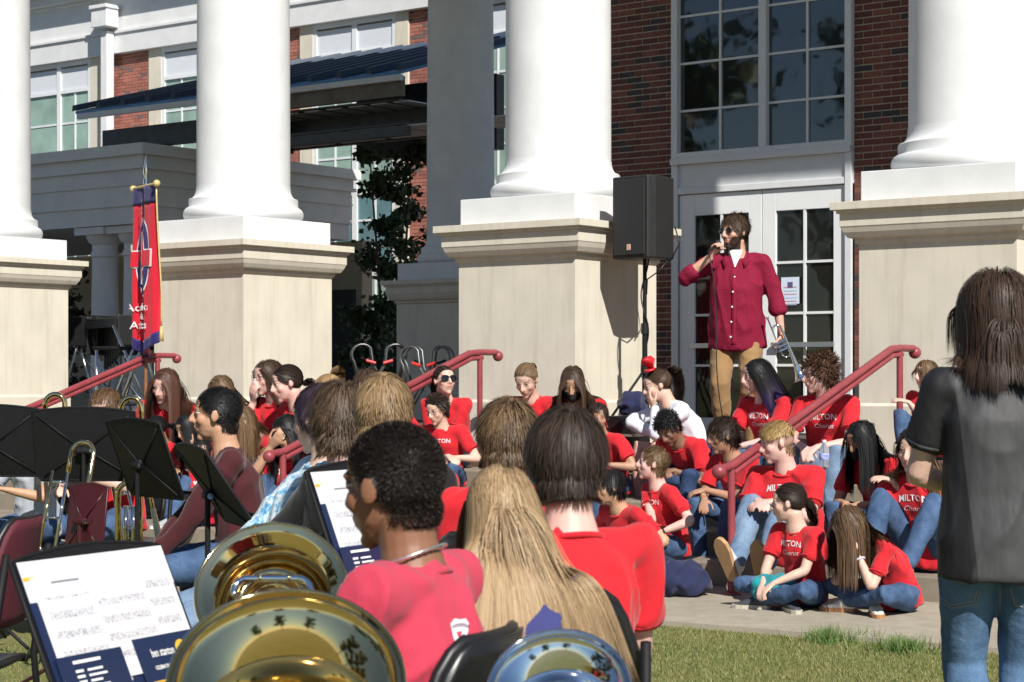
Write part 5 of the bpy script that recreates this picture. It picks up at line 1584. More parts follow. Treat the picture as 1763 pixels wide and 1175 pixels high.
# ---- band members (seen mostly from behind)
P9_ = player('boy in maroon sweatshirt with short black hair in profile, seated behind a music stand', (373, 714), 8.4, -78, lean=10, head=(-92, 0, 0), L=(-0.08, 0.40, 0.12), Rr=(0.08, 0.42, 0.10), hair=shorth(4500, 0.010, 0.024, seg=4, lift=0.35, mess=0.12, hl=-0.004, vol=0.006, front=1.0), hcol=BLK, hw=0.0035, tone=(0.52, 0.29, 0.185), shirt=MAROON, sleeve='long', vox=0.0055, cvox=0.010, nose=1.03)
P2_ = player('boy with short black curly hair and silver chain in faded red tee, seen from behind', (676, 838), 3.5, -112, lean=5, neck=-0.010, head=(-126, 6, 0), L=(-0.10, 0.38, 0.20), Rr=(0.10, 0.36, 0.20), tone=(0.235, 0.11, 0.062), hair=dict(k='afro', n=20000, L=0.011, seg=4, curl=0.5, lift=1.5, mess=0.55, vol=0.003), hcol=((0.006, 0.005, 0.005), (0.030, 0.020, 0.015)), hw=0.0011, hs=1.05, shirt=PINKRED, vox=0.0048, cvox=0.009, bw=1.0, h=1.74)
P3_ = player('girl with very long blond hair in navy shirt, seen from behind', (862, 888), 3.95, 172, lean=20, hs=1.0, head=(-168, 14, 0), L='lap', Rr='lap', hair=dict(k='long', n=10500, L=0.53, seg=20, grav=0.85, vol=0.010, mess=0.018, lmin=0.85, part=0.005, wind=(0.34, 0, 0), wofs=0.012), hcol=((0.24, 0.155, 0.082), (0.52, 0.37, 0.21)), hw=0.0014, tone=FAIR, shirt=NAVYT, vox=0.006, cvox=0.010)
P4_ = player('boy with thick dark brown hair in bright red tee on a black chair', (976, 796), 4.3, -158, lean=8, head=(178, 6, 0), L='lap', Rr='lap', hair=dict(k='short', n=8000, L=0.050, topL=0.085, seg=8, lift=0.16, mess=0.09, vol=0.016, crown=(0.02, -0.062, 0.098), grav=0.20), hcol=((0.014, 0.010, 0.008), (0.075, 0.050, 0.036)), hw=0.0018, tone=PINK, shirt=RED, vox=0.0055, cvox=0.010, h=1.74, bw=0.9)
P5_ = player('boy with tousled brown hair in red tee, seen from behind in the second row', (874, 756), 5.8, 170, lean=8, head=(-175, 4, 0), L='lap', Rr='lap', hair=dict(k='short', n=6000, L=0.055, topL=0.08, seg=7, lift=0.22, mess=0.14, vol=0.016, grav=0.18, curl=0.08), hcol=((0.055, 0.033, 0.018), (0.20, 0.125, 0.065)), hw=0.0024, tone=FAIR, shirt=RED, cvox=0.012)
P6_ = player('boy with wavy blond hair, seen from behind between two brown haired players', (662, 712), 5.9, 175, bw=0.88, hs=0.98, lean=8, head=(172, 4, 0), L='lap', Rr='lap', hair=dict(k='short', n=6000, L=0.050, topL=0.062, seg=8, lift=0.14, mess=0.12, vol=0.010, grav=0.2, curl=0.10), hcol=((0.16, 0.10, 0.05), (0.36, 0.245, 0.13)), hw=0.0024, tone=FAIR, shirt=BLACKJ, sleeve='long', cvox=0.012)
P7_ = player('boy with wavy brown hair in black jacket over red tee, seen from behind', (584, 724), 6.4, -118, lean=8, head=(-165, 4, 0), L=(-0.04, 0.46, 0.20), Rr='lap', hair=dict(k='short', n=5500, L=0.075, topL=0.085, seg=8, lift=0.22, mess=0.12, vol=0.018, grav=0.22, curl=0.12), hcol=((0.035, 0.021, 0.014), (0.14, 0.09, 0.056)), hw=0.0024, tone=PINK, shirt=BLACKJ, sleeve='long', cvox=0.012)
def floral_mat():
    m = bpy.data.materials.new('blue_floral_print'); m.use_nodes = True
    t = NT(m); v = t.obj()
    n = t.noise(v, 22, 5, 0.75); n2 = t.noise(t.scalevec(v, (1.3, 0.8, 1.7)), 40, 4, 0.7)
    c = t.ramp(n, [(0.30, (0.03, 0.13, 0.36)), (0.42, (0.10, 0.34, 0.58)), (0.5, (0.55, 0.68, 0.74)), (0.58, (0.72, 0.74, 0.76)), (0.68, (0.12, 0.38, 0.60))])
    c = t.mix(t.ramp(n2, [(0.66, (0, 0, 0)), (0.70, (1, 1, 1))]), c, (0.45, 0.03, 0.10))
    c = t.mix(t.ramp(n2, [(0.28, (1, 1, 1)), (0.33, (0, 0, 0))]), c, (0.62, 0.48, 0.36))
    t.l(c, t.b.inputs['Base Color']); t.b.inputs['Roughness'].default_value = 0.8
    t.bump(t.noise(v, 12, 3), 0.4, 0.03)
    return m
P8_ = player('person in blue floral print shirt leaning forward, left of the black jacket', (552, 722), 6.9, -72, lean=-15, head=(-120, 6, 0), L='knee', Rr='knee', hair=shorth(2500, 0.05, 0.06), hcol=((0.035, 0.022, 0.035), (0.075, 0.05, 0.07)), hw=0.005, tone=FAIR, shirt=floral_mat(), sleeve=1.15, pants=J2, cvox=0.012, bw=1.3)
PG = player('trombone player in light grey shirt, head behind the leftmost music stand', (46, 778), 10.4, -28, lean=8, head=(-20, 6, 0), L=(-0.05, 0.36, 0.36), Rr=(0.16, 0.40, 0.30), hair=shorth(900), hcol=BRN, tone=TAN, shirt=GREYT)
PT = player('brass player in red tee, hair showing above the wide music stand', (182, 706), 10.7, -28, lean=8, head=(-20, 10, 0), L=(-0.06, 0.34, 0.36), Rr=(0.12, 0.38, 0.30), hair=shorth(1100, 0.05, 0.07), hcol=((0.06, 0.032, 0.018), (0.14, 0.08, 0.04)), tone=FAIR, shirt=RED)

# ---- the standing woman in front
POLO = cloth_mat('charcoal_polo', (0.062, 0.062, 0.066), rough=0.6, amp=0.1, fold=0.9)
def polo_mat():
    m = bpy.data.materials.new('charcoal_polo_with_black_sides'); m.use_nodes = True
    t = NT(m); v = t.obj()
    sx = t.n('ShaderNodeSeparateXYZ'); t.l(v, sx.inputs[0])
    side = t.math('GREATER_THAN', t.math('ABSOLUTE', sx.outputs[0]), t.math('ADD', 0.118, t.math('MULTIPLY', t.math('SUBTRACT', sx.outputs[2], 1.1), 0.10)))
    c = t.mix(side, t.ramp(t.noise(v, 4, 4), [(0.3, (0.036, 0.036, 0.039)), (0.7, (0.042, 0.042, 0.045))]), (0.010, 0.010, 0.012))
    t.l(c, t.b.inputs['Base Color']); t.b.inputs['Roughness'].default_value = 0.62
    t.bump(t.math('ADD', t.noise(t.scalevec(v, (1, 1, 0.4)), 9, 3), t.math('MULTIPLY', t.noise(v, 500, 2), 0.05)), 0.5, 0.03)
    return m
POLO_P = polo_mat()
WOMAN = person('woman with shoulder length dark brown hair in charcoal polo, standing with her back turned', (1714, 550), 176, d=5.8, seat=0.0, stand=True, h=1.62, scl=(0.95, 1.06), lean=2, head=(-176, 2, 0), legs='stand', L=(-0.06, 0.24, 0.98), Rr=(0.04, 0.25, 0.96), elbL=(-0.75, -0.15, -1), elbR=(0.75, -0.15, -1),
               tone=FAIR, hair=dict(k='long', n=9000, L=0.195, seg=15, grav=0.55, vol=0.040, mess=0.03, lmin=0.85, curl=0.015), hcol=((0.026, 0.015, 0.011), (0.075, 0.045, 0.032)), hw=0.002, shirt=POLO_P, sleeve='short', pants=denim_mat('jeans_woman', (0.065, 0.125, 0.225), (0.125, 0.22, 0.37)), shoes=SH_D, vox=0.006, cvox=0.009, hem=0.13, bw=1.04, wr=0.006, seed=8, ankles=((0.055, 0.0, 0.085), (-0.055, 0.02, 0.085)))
# ================================================================== things among the people
def W(pd, p):
    """person space -> world"""
    e = pd['root']
    return Vector(e.location) + Matrix.Rotation(e.rotation_euler.z, 3, 'Z') @ (Vector(p) * pd['s'])
M_blk = mat('black_powder_coat', (0.010, 0.010, 0.012), 0.62, spec=0.25, noise=0.25, nscale=30, bump=0.15, bscale=200, bdist=0.001)
M_blk_plastic = mat('black_plastic', (0.012, 0.012, 0.013), 0.42, noise=0.2, nscale=20, bump=0.1, bscale=120, bdist=0.001)
M_chrome = mat('chrome', (0.62, 0.64, 0.66), 0.12, metal=1.0)
M_brass = mat('lacquered_brass', (0.86, 0.67, 0.36), 0.06, metal=1.0, noise=0.15, nscale=3, c2=(0.80, 0.58, 0.28))
M_silver = mat('silver_plate', (0.80, 0.81, 0.83), 0.05, metal=1.0)
M_navy_vinyl = mat('navy_folder', (0.012, 0.024, 0.075), 0.35, noise=0.15, nscale=6)
M_paper = mat('white_paper', (0.64, 0.64, 0.66), 0.8, noise=0.04, nscale=6)
M_yellow = mat('yellow_print', (0.72, 0.42, 0.03), 0.6)
M_whitep = mat('white_lettering', (0.78, 0.78, 0.78), 0.7)
def sheet_mat(seed, staves):
    m = bpy.data.materials.new('sheet_music'); m.use_nodes = True
    t = NT(m); v = t.obj()
    sx = t.n('ShaderNodeSeparateXYZ'); t.l(v, sx.inputs[0])
    X, Y = sx.outputs[0], sx.outputs[1]
    fr = t.math('FRACT', t.math('MULTIPLY', t.math('ADD', Y, 1.0 + 0.013 * seed), staves))
    band = t.math('LESS_THAN', fr, 0.42)
    ln = t.math('LESS_THAN', t.math('FRACT', t.math('MULTIPLY', fr, 12.0)), 0.3)
    inx = t.math('LESS_THAN', t.math('ABSOLUTE', X), 0.082)
    iny = t.math('MULTIPLY', t.math('LESS_THAN', Y, 0.085), t.math('GREATER_THAN', Y, -0.085))
    nz = t.noise(t.scalevec(v, (1, 0.7, 1)), 260, 2, 0.6)
    notes = t.math('GREATER_THAN', nz, 0.57)
    ink = t.math('MULTIPLY', t.math('MAXIMUM', t.math('MULTIPLY', ln, 0.6), t.math('MULTIPLY', notes, 0.7)), t.math('MULTIPLY', band, t.math('MULTIPLY', inx, iny)))
    t.l(t.mix(ink, (0.66, 0.66, 0.70), (0.10, 0.10, 0.12)), t.b.inputs['Base Color'])
    t.b.inputs['Roughness'].default_value = 0.8
    return m
def flat(name, x0, x1, y0, y1, z, m, parent, th=0.0012, loc=None):
    b = MB(); cx, cy = (x0 + x1) / 2, (y0 + y1) / 2
    b.box(x0 - cx, x1 - cx, y0 - cy, y1 - cy, 0, th)
    o = b.build(name, m, parent); o.location = (cx, cy, z)
    return o
def words(body, size, loc, m, parent, name='lettering', rot=0.0, align='CENTER', shear=0.0, bold=0.0, sx=1.0):
    me = text_mesh(body, size, shear=shear, bold=bold); me.materials.append(m)
    o = link(bpy.data.objects.new(name, me), parent); o.location = loc; o.rotation_euler = (0, 0, rot); o.scale = (sx, 1, 1)
    return o

# ------------------------------------------------------------------ music stands
DW, DH = 0.255, 0.175
def music_stand(label, center, yaw, tilt, folder=None, papers=False, m=None):
    """center: middle of the desk; yaw: direction the desk faces; tilt: lean back from vertical"""
    m = m or M_blk
    e = empty('music_stand', (center.x, center.y, 0.0), R(yaw) + math.pi)
    tag(e, label, 'music stand', 'music stands')
    # desk frame: x to the right seen from the front, y up the desk, z out of the front
    nrm = Vector((0, math.cos(R(tilt)), math.sin(R(tilt)))); upd = Vector((0, -math.sin(R(tilt)), math.cos(R(tilt)))); rt = Vector((-1, 0, 0))
    c = Vector((0, 0, center.z))
    D = empty('desk', (0, 0, 0), 0, e)
    D.matrix_local = Matrix(((rt.x, upd.x, nrm.x, c.x), (rt.y, upd.y, nrm.y, c.y), (rt.z, upd.z, nrm.z, c.z), (0, 0, 0, 1)))
    b = MB()
    n_ = 12
    top = [(-DW + 2 * DW * i / n_, DH + 0.022 * math.sin(math.pi * i / n_)) for i in range(n_ + 1)]
    out = [(-DW + 0.02, -DH)] + [(-DW, -DH + 0.03)] + top + [(DW, -DH + 0.03)] + [(DW - 0.02, -DH)]
    k_ = len(out)
    vs = [(x, y, 0.0) for x, y in out] + [(x, y, -0.006) for x, y in out] + [(0, -0.005, 0.0), (0, -0.005, -0.026)]
    fs = [(i, (i + 1) % k_, 2 * k_) for i in range(k_)] + [((i + 1) % k_ + k_, i + k_, 2 * k_ + 1) for i in range(k_)] + [(i + k_, (i + 1) % k_ + k_, (i + 1) % k_, i) for i in range(k_)]
    b.add(vs, fs)
    b.build('plate', m, D)
    b = MB(); b.tube([(x, y, -0.003) for x, y in out], 0.0055, 6, closed=True); b.build('rolled_edge', m, D, smooth=True)
    b = MB(); b.box(-DW + 0.015, DW - 0.015, -DH - 0.006, -DH, -0.006, 0.062); b.box(-DW + 0.015, DW - 0.015, -DH, -DH + 0.012, 0.056, 0.062); b.build('ledge', m, D, bevel=0.002)
    for sx in (-1, 1):
        b = MB(); b.tube([(sx * 0.01, -0.012, -0.026), (sx * (DW - 0.03), DH - 0.02, -0.009)], 0.005, 6); b.tube([(sx * 0.01, -0.012, -0.026), (sx * (DW - 0.04), -DH + 0.02, -0.009)], 0.005, 6)
        b.build('brace', m, D, smooth=True)
    hub = c + nrm * -0.045 - upd * 0.01
    b = MB(); b.tube([hub + Vector((-0.03, 0, 0)), hub + Vector((0.03, 0, 0))], 0.018, 10); b.tube([hub, c - nrm * 0.02], 0.014, 8); b.build('tilt_joint', m, e, smooth=2)
    b = MB(); b.tube([hub + Vector((0.03, 0, 0)), hub + Vector((0.045, 0, 0))], 0.012, 10); b.build('knob', M_chrome, e, smooth=2)
    b = MB(); b.tube([hub + Vector((0, 0, -0.01)), Vector((hub.x, hub.y, 0.52))], 0.0105, 10); b.tube([Vector((hub.x, hub.y, 0.56)), Vector((hub.x, hub.y, 0.10))], 0.0145, 10); b.build('pole', m, e, smooth=2)
    for i in range(3):
        a = R(90 + 120 * i); b = MB()
        b.tube([Vector((hub.x, hub.y, 0.16)), Vector((hub.x + 0.12 * math.cos(a), hub.y + 0.12 * math.sin(a), 0.10)), Vector((hub.x + 0.27 * math.cos(a), hub.y + 0.27 * math.sin(a), 0.012))], 0.009, 8)
        b.build('leg', m, e, smooth=True)
    return e, D
def desk_center(px, py, d, yaw, tilt, corner):
    """desk middle from one corner seen in the photo: corner = (sx, sy) with sx -1 left, sy +1 top (seen from the front)"""
    p = P(px, py, d)
    nh = Vector((math.sin(R(yaw)), -math.cos(R(yaw)), 0)); a = Vector((math.cos(R(yaw)), math.sin(R(yaw)), 0))
    upv = Vector((0, 0, 1)) * math.cos(R(tilt)) - nh * math.sin(R(tilt))
    return p - a * DW * corner[0] - upv * DH * corner[1]
def folder(label, D, stand, full=True):
    """open folder lying on a desk: a thing of its own"""
    f = empty('music_folder'); f.matrix_world = stand.matrix_basis @ D.matrix_basis @ Matrix.Translation((0, 0, 0.004))
    tag(f, label, 'folder', 'open music folders')
    flat('cover', -0.248, 0.248, -DH, DH - 0.008, 0.0, M_navy_vinyl, f, 0.002)
    flat('flap', -0.246, -0.21, DH - 0.05, DH - 0.042, 0.0032, M_yellow, f)
    flat('sheet', -0.247, 0.246, DH - 0.10, DH - 0.006, 0.0024, M_paper, f)
    flat('sheet', -0.226, -0.015, -0.135, 0.130, 0.004, sheet_mat(1, 22), f)
    flat('sheet', 0.045, 0.240, -0.13, 0.140, 0.0042, sheet_mat(2, 22), f)
    flat('sheet', -0.055, 0.135, -0.125, 0.125, 0.0056, sheet_mat(3, 24), f)
    flat('title', -0.165, -0.075, 0.112, 0.117, 0.0054, mat('ink', (0.22, 0.22, 0.24), 0.8), f, 0.0004)
    pl = flat('pocket', -0.236, -0.022, -DH - 0.004, -0.055, 0.0072, M_navy_vinyl, f, 0.0015)
    flat('lettering', -0.06, 0.03, 0.042, 0.049, 0.0016, M_whitep, pl, 0.0004)
    for i in range(7):
        flat('lettering', -0.06, -0.035, 0.022 - i * 0.0125, 0.028 - i * 0.0125, 0.0016, M_whitep, pl, 0.0004)
        flat('lettering', -0.022, 0.028 + 0.012 * math.sin(i * 2.3), 0.022 - i * 0.0125, 0.027 - i * 0.0125, 0.0016, M_whitep, pl, 0.0004)
    pr = flat('pocket', 0.022, 0.236, -DH - 0.004, -0.045, 0.0072, M_navy_vinyl, f, 0.0015)
    words('ben stanton', 0.028, (-0.018, 0.018, 0.0022), M_whitep, pl if False else pr, sx=0.62, bold=0.0004)
    dm = MB(); dm.lathe([(0.0, 0.0), (0.021, 0.0), (0.021, 0.0008), (0.0, 0.0008)], 28); o = dm.build('badge', M_yellow, pr); o.location = (0.052, 0.027, 0.0016)
    words('music', 0.014, (0.052, 0.023, 0.0030), mat('badge_ink', (0.30, 0.17, 0.02), 0.7), pr, sx=0.8)
    words('CELEBRATING OVER 70 YEARS', 0.0125, (0.0, -0.012, 0.0022), M_whitep, pr, sx=0.72, bold=0.0003)
    flat('stripe', -0.085, 0.085, -0.048, -0.038, 0.0016, M_yellow, pr, 0.0004)
    return f
eA, dA = music_stand('near music stand facing the camera with an open navy folder, bottom left', desk_center(18, 968, 4.15, 62, 25, (-1, 1)), 62, 25)
folder('open navy folder with sheet music on the near stand, bottom left', dA, eA)
eF, dF = music_stand('music stand with open folder, half hidden by the necklace wearer', desk_center(527, 812, 5.35, 60, 22, (-1, 1)), 60, 22)
folder('open navy folder on the stand beside the necklace wearer', dF, eF)
def loose(label, D, stand, dx=0.0):
    f = empty('sheet_music'); f.matrix_world = stand.matrix_basis @ D.matrix_basis @ Matrix.Translation((dx, 0.0, 0.005))
    tag(f, label, 'sheet music')
    flat('page', -0.21, 0.0, -0.15, 0.17, 0.0, sheet_mat(5, 20), f, 0.003); flat('page', 0.003, 0.235, -0.155, 0.175, 0.001, sheet_mat(6, 20), f, 0.003)
    return f
eB, dB = music_stand('leftmost music stand seen from the back, cut by the picture edge', P(-14, 762, 9.7), 178, 14)
eC, dC = music_stand('wide black music stand seen square from the back', P(148, 768, 9.35), 176, 16)
eD, dD = music_stand('black music stand turned sideways with white pages along its edge', P(250, 792, 8.5), 128, 20)
loose('white pages on the sideways music stand', dD, eD)
eE, dE = music_stand('steeply tilted music stand in front of the maroon sweatshirt', P(372, 838, 7.2), 112, 34)
loose('white pages on the steeply tilted music stand', dE, eE)
M_maroon_v = mat('maroon_reflecting_plate', (0.055, 0.010, 0.014), 0.35, noise=0.2)  # plate coloured dark maroon all over
eG, dG = music_stand('low folded music stand with dark maroon plate, behind the near folder', P(150, 895, 8.4), 150, -8, m=M_maroon_v)
dG.scale = (0.42, 0.80, 1.0)

# ------------------------------------------------------------------ chairs
M_seat = mat('black_chair_shell', (0.013, 0.013, 0.014), 0.33, noise=0.2, nscale=10, bump=0.1, bscale=150, bdist=0.001)
M_maroon_pad = mat('maroon_upholstery', (0.10, 0.012, 0.022), 0.75, noise=0.2)
def chair(label, loc, yaw, pad=None):
    e = empty('chair', (loc[0], loc[1], 0.0), R(yaw) + math.pi)
    tag(e, label, 'chair', 'black chairs of the band')
    s = MB(); loft(s, [(0, -0.20, 0.435), (0, -0.05, 0.43), (0, 0.12, 0.435), (0, 0.22, 0.425)], [(0.20, 0.015), (0.215, 0.018), (0.215, 0.018), (0.20, 0.014)], (1, 0, 0), 20)
    s.build('seat', M_seat, e, smooth=True)
    bk = MB(); NX, NZ = 13, 11; vs = []
    for sgn in (0, 1):
        for j in range(NZ):
            for i in range(NX):
                x = -1 + 2 * i / (NX - 1); z = j / (NZ - 1)
                w = 0.215 * (1 - 0.10 * z) * (1 - 0.18 * max(0, z - 0.7) / 0.3 * abs(x))
                zz = 0.56 + 0.34 * z - 0.05 * max(0, abs(x) - 0.75) / 0.25 * (1 if z > 0.5 else -0.6)
                vs.append((x * w, -0.215 - 0.07 * z + 0.045 * x * x - (0.022 if sgn else 0), zz))
    o = NX * NZ; fs = []
    for j in range(NZ - 1):
        for i in range(NX - 1):
            a = j * NX + i; fs.append((a, a + 1, a + NX + 1, a + NX)); fs.append((a + o, a + NX + o, a + NX + 1 + o, a + 1 + o))
    rim = [i for i in range(NX)] + [j * NX + NX - 1 for j in range(1, NZ)] + [(NZ - 1) * NX + i for i in range(NX - 2, -1, -1)] + [j * NX for j in range(NZ - 2, 0, -1)]
    for i in range(len(rim)): a, b2 = rim[i], rim[(i + 1) % len(rim)]; fs.append((b2, a, a + o, b2 + o))
    bk.add(vs, fs); bo = bk.build('backrest', pad or M_seat, e, smooth=True)
    tb = MB(); tb.tube([vs[i] for i in rim], 0.012, 6, closed=True); tb.build('back_rim', M_blk_plastic, bo, smooth=True)
    for sx in (-1, 1):
        b = MB(); b.tube([(sx * 0.20, -0.275, 0.80), (sx * 0.212, -0.22, 0.44), (sx * 0.22, -0.26, 0.01)], 0.012, 8); b.build('leg', M_blk, e, smooth=True)
        b = MB(); b.tube([(sx * 0.21, -0.20, 0.42), (sx * 0.21, 0.18, 0.415), (sx * 0.22, 0.23, 0.01)], 0.012, 8); b.build('leg', M_blk, e, smooth=True)
    b = MB(); b.tube([(-0.21, 0.16, 0.40), (0.21, 0.16, 0.40)], 0.009, 6); b.build('crossbar', M_blk, e, smooth=True)
    return e
def under(pd, label, dx=0, dy=0, yaw=None, pad=None):
    p = W(pd, (0, 0.05, 0))
    return chair(label, (p.x + dx, p.y + dy), math.degrees(pd['root'].rotation_euler.z - math.pi) if yaw is None else yaw, pad)
under(P4_, 'black chair with the dark haired boy in bright red tee', dx=-0.10, yaw=-170)
under(P3_, 'black chair holding the girl with very long blond hair', dx=0.06, dy=0.46)
under(P2_, 'black chair holding the boy with silver chain', dx=-0.10, dy=0.0, yaw=-112)
chair('chair with maroon backrest cut by the left picture edge', (P(-95, 980, 6.2).x, 6.2), -95, M_maroon_pad)
for pd, lb in ((P5_, 'black chair under the boy with tousled brown hair'), (P6_, 'black chair under the boy with wavy blond hair'), (P7_, 'black chair under the boy in the black jacket'), (P8_, 'black chair under the person in floral shirt'), (P9_, 'black chair under the boy in maroon sweatshirt'), (PG, 'black chair under the player in grey shirt'), (PT, 'black chair under the brass player in red')):
    under(pd, lb)

# ------------------------------------------------------------------ brass
def bell_prof(Rr_, L_, r0):
    pr = []
    for i in range(26):
        f = i / 25
        pr.append((r0 + (Rr_ - r0) * (0.12 * f + 0.30 * f ** 3 + 0.58 * f ** 9), -L_ * (1 - f)))
    return pr
def bell_mesh(mb, M, Rr_, L_, r0, n=72):
    pr = bell_prof(Rr_, L_, r0)
    rim = [(Rr_ + 0.004 * math.cos(a), 0.0 + 0.004 * math.sin(a)) for a in np.linspace(math.pi, -math.pi * 0.9, 10)]
    out = [(r + 0.0015, z - 0.0015) for r, z in reversed(pr[:-1])]
    mb.lathe(pr + rim[1:] + out, n, M, cap=False)
def axis_matrix(p, d, roll=0.0):
    q = Vector(d).to_track_quat('Z', 'Y')
    return Matrix.Translation(p) @ q.to_matrix().to_4x4() @ Matrix.Rotation(roll, 4, 'Z')
def arc(c, u, v, r, a0, a1, n=12):
    return [Vector(c) + Vector(u) * r * math.cos(a) + Vector(v) * r * math.sin(a) for a in np.linspace(a0, a1, n)]
def horn(label, cpx, cpy, d, Rr_, el, az, m, name='tuba', loops=True):
    """upright low brass: bell centre seen at a photo pixel, axis raised el degrees towards the camera"""
    p = P(cpx, cpy, d)
    ax_ = Vector((math.sin(R(az)) * math.cos(R(el)), -math.cos(R(az)) * math.cos(R(el)), math.sin(R(el))))
    e = empty(name, p); tag(e, label, 'tuba' if name == 'tuba' else name)
    e.rotation_mode = 'QUATERNION'; e.rotation_quaternion = ax_.to_track_quat('Z', 'Y')
    b = MB(); bell_mesh(b, Matrix.Identity(4), Rr_, Rr_ * 2.3, Rr_ * 0.27); b.build('bell', m, e, smooth=True)
    L_ = Rr_ * 2.3; r0 = Rr_ * 0.27; off = Rr_ * 1.25
    b = MB(); b.tube([(0, 0, -L_ + 0.002)] + [(0, off * 0.5 - off * 0.5 * math.cos(a), -L_ - off * 0.9 * math.sin(a)) for a in np.linspace(0.1, math.pi, 12)] + [(0, off, -L_ + 0.1), (0, off, -L_ * 0.35)], [r0] * 9 + [r0 * 0.9] * 3 + [r0 * 0.8, r0 * 0.6, ], 20) if False else None
    pts = [Vector((0, 0, -L_ + 0.002))] + [Vector((0, off * 0.5 - off * 0.5 * math.cos(a), -L_ - off * 0.7 * math.sin(a))) for a in np.linspace(0.15, math.pi, 12)] + [Vector((0, off, -L_ * 0.7)), Vector((0, off, -L_ * 0.30))]
    b.tube(pts, list(np.linspace(r0, r0 * 0.55, len(pts))), 20); b.build('bottom_bow', m, e, smooth=True)
    for i in range(3):
        v = MB(); x = -Rr_ * 0.55 + i * Rr_ * 0.28
        v.tube([(x, off * 0.55, -L_ * 1.05), (x, off * 0.55, -L_ * 0.55)], Rr_ * 0.10, 12); v.tube([(x, off * 0.55, -L_ * 0.55), (x, off * 0.55, -L_ * 0.47)], Rr_ * 0.035, 8); v.build('valve', M_silver, e, smooth=2)
        t = MB(); zc_ = -L_ * (0.95 - 0.1 * i); t.tube(arc((x, off * 0.55, zc_), (1, 0, 0), (0, 0, 1), Rr_ * 0.45, 0.3, 2.9, 12), Rr_ * 0.06, 10); t.build('valve_slide', m, e, smooth=True)
    t = MB(); t.tube([(0, off, -L_ * 0.30)] + arc((0, off * 0.72, -L_ * 0.30), (0, 1, 0), (0, 0, 1), off * 0.28, 0.0, math.pi, 10) + [(0, off * 0.44, -L_ * 0.6)], Rr_ * 0.07, 10); t.build('leadpipe', m, e, smooth=True)
    return e
horn('large brass tuba bell nearest the camera, bottom centre left', 493, 1176, 3.08, 0.188, 45, 4, M_brass)
horn('silver horn bell at the bottom edge behind the navy shirt', 962, 1188, 3.2, 0.118, 42, -6, M_silver, name='euphonium')
# second brass horn: bell ring seen from the front with its tubing coiled inside and a gap in the middle
p = P(467, 1020, 4.25)
axv = Vector((0.02, -math.cos(R(30)), math.sin(R(30))))
e = empty('tuba', p); e.rotation_mode = 'QUATERNION'; e.rotation_quaternion = axv.to_track_quat('Z', 'Y')
tag(e, 'brass tuba with coiled tubing, behind the nearest bell', 'tuba')
Rb = 0.167
b = MB(); pr = [(0.088, -0.20), (0.090, -0.14), (0.096, -0.09), (0.108, -0.05), (0.128, -0.022), (0.150, -0.006), (Rb, 0.0)]
rim = [(Rb + 0.004 * math.cos(a), 0.004 * math.sin(a)) for a in np.linspace(math.pi, -math.pi * 0.9, 10)]
# resample smoothly
pr = [(float(np.interp(t, range(len(pr)), [q[0] for q in pr])), float(np.interp(t, range(len(pr)), [q[1] for q in pr]))) for t in np.linspace(0, len(pr) - 1, 40)]
b.lathe(pr + rim[1:] + [(r + 0.0015, z - 0.002) for r, z in reversed(pr)], 72, None, cap=False); b.build('bell', M_brass, e, smooth=True)
for i, (rr, zz, tr) in enumerate(((0.075, -0.045, 0.013), (0.060, -0.075, 0.011), (0.084, -0.085, 0.014))):
    t = MB(); t.tube(arc((0, -0.008, zz), (1, 0, 0), (0, 1, 0), rr, 0, 2 * math.pi, 33)[:-1], tr, 12, closed=True); t.build('tubing', M_brass, e, smooth=True)
t = MB(); t.tube(arc((-0.055, 0.012, -0.02), (1, 0, 0), (0, 1, 0), 0.03, math.pi * 1.15, math.pi * 0.5, 8) + [Vector((0.0, 0.042, -0.02))] + arc((0.055, 0.012, -0.02), (1, 0, 0), (0, 1, 0), 0.03, math.pi * 0.5, -math.pi * 0.1, 8), 0.0085, 12); t.build('main_slide', M_silver, e, smooth=True)
for x in (-0.03, 0.035): 
    t = MB(); t.lathe([(0.0095, -0.004), (0.0108, 0.0), (0.0095, 0.004)], 14, axis_matrix((x, 0.042, -0.02), (1, 0, 0)), cap=False); t.build('ferrule', M_brass, e, smooth=True)

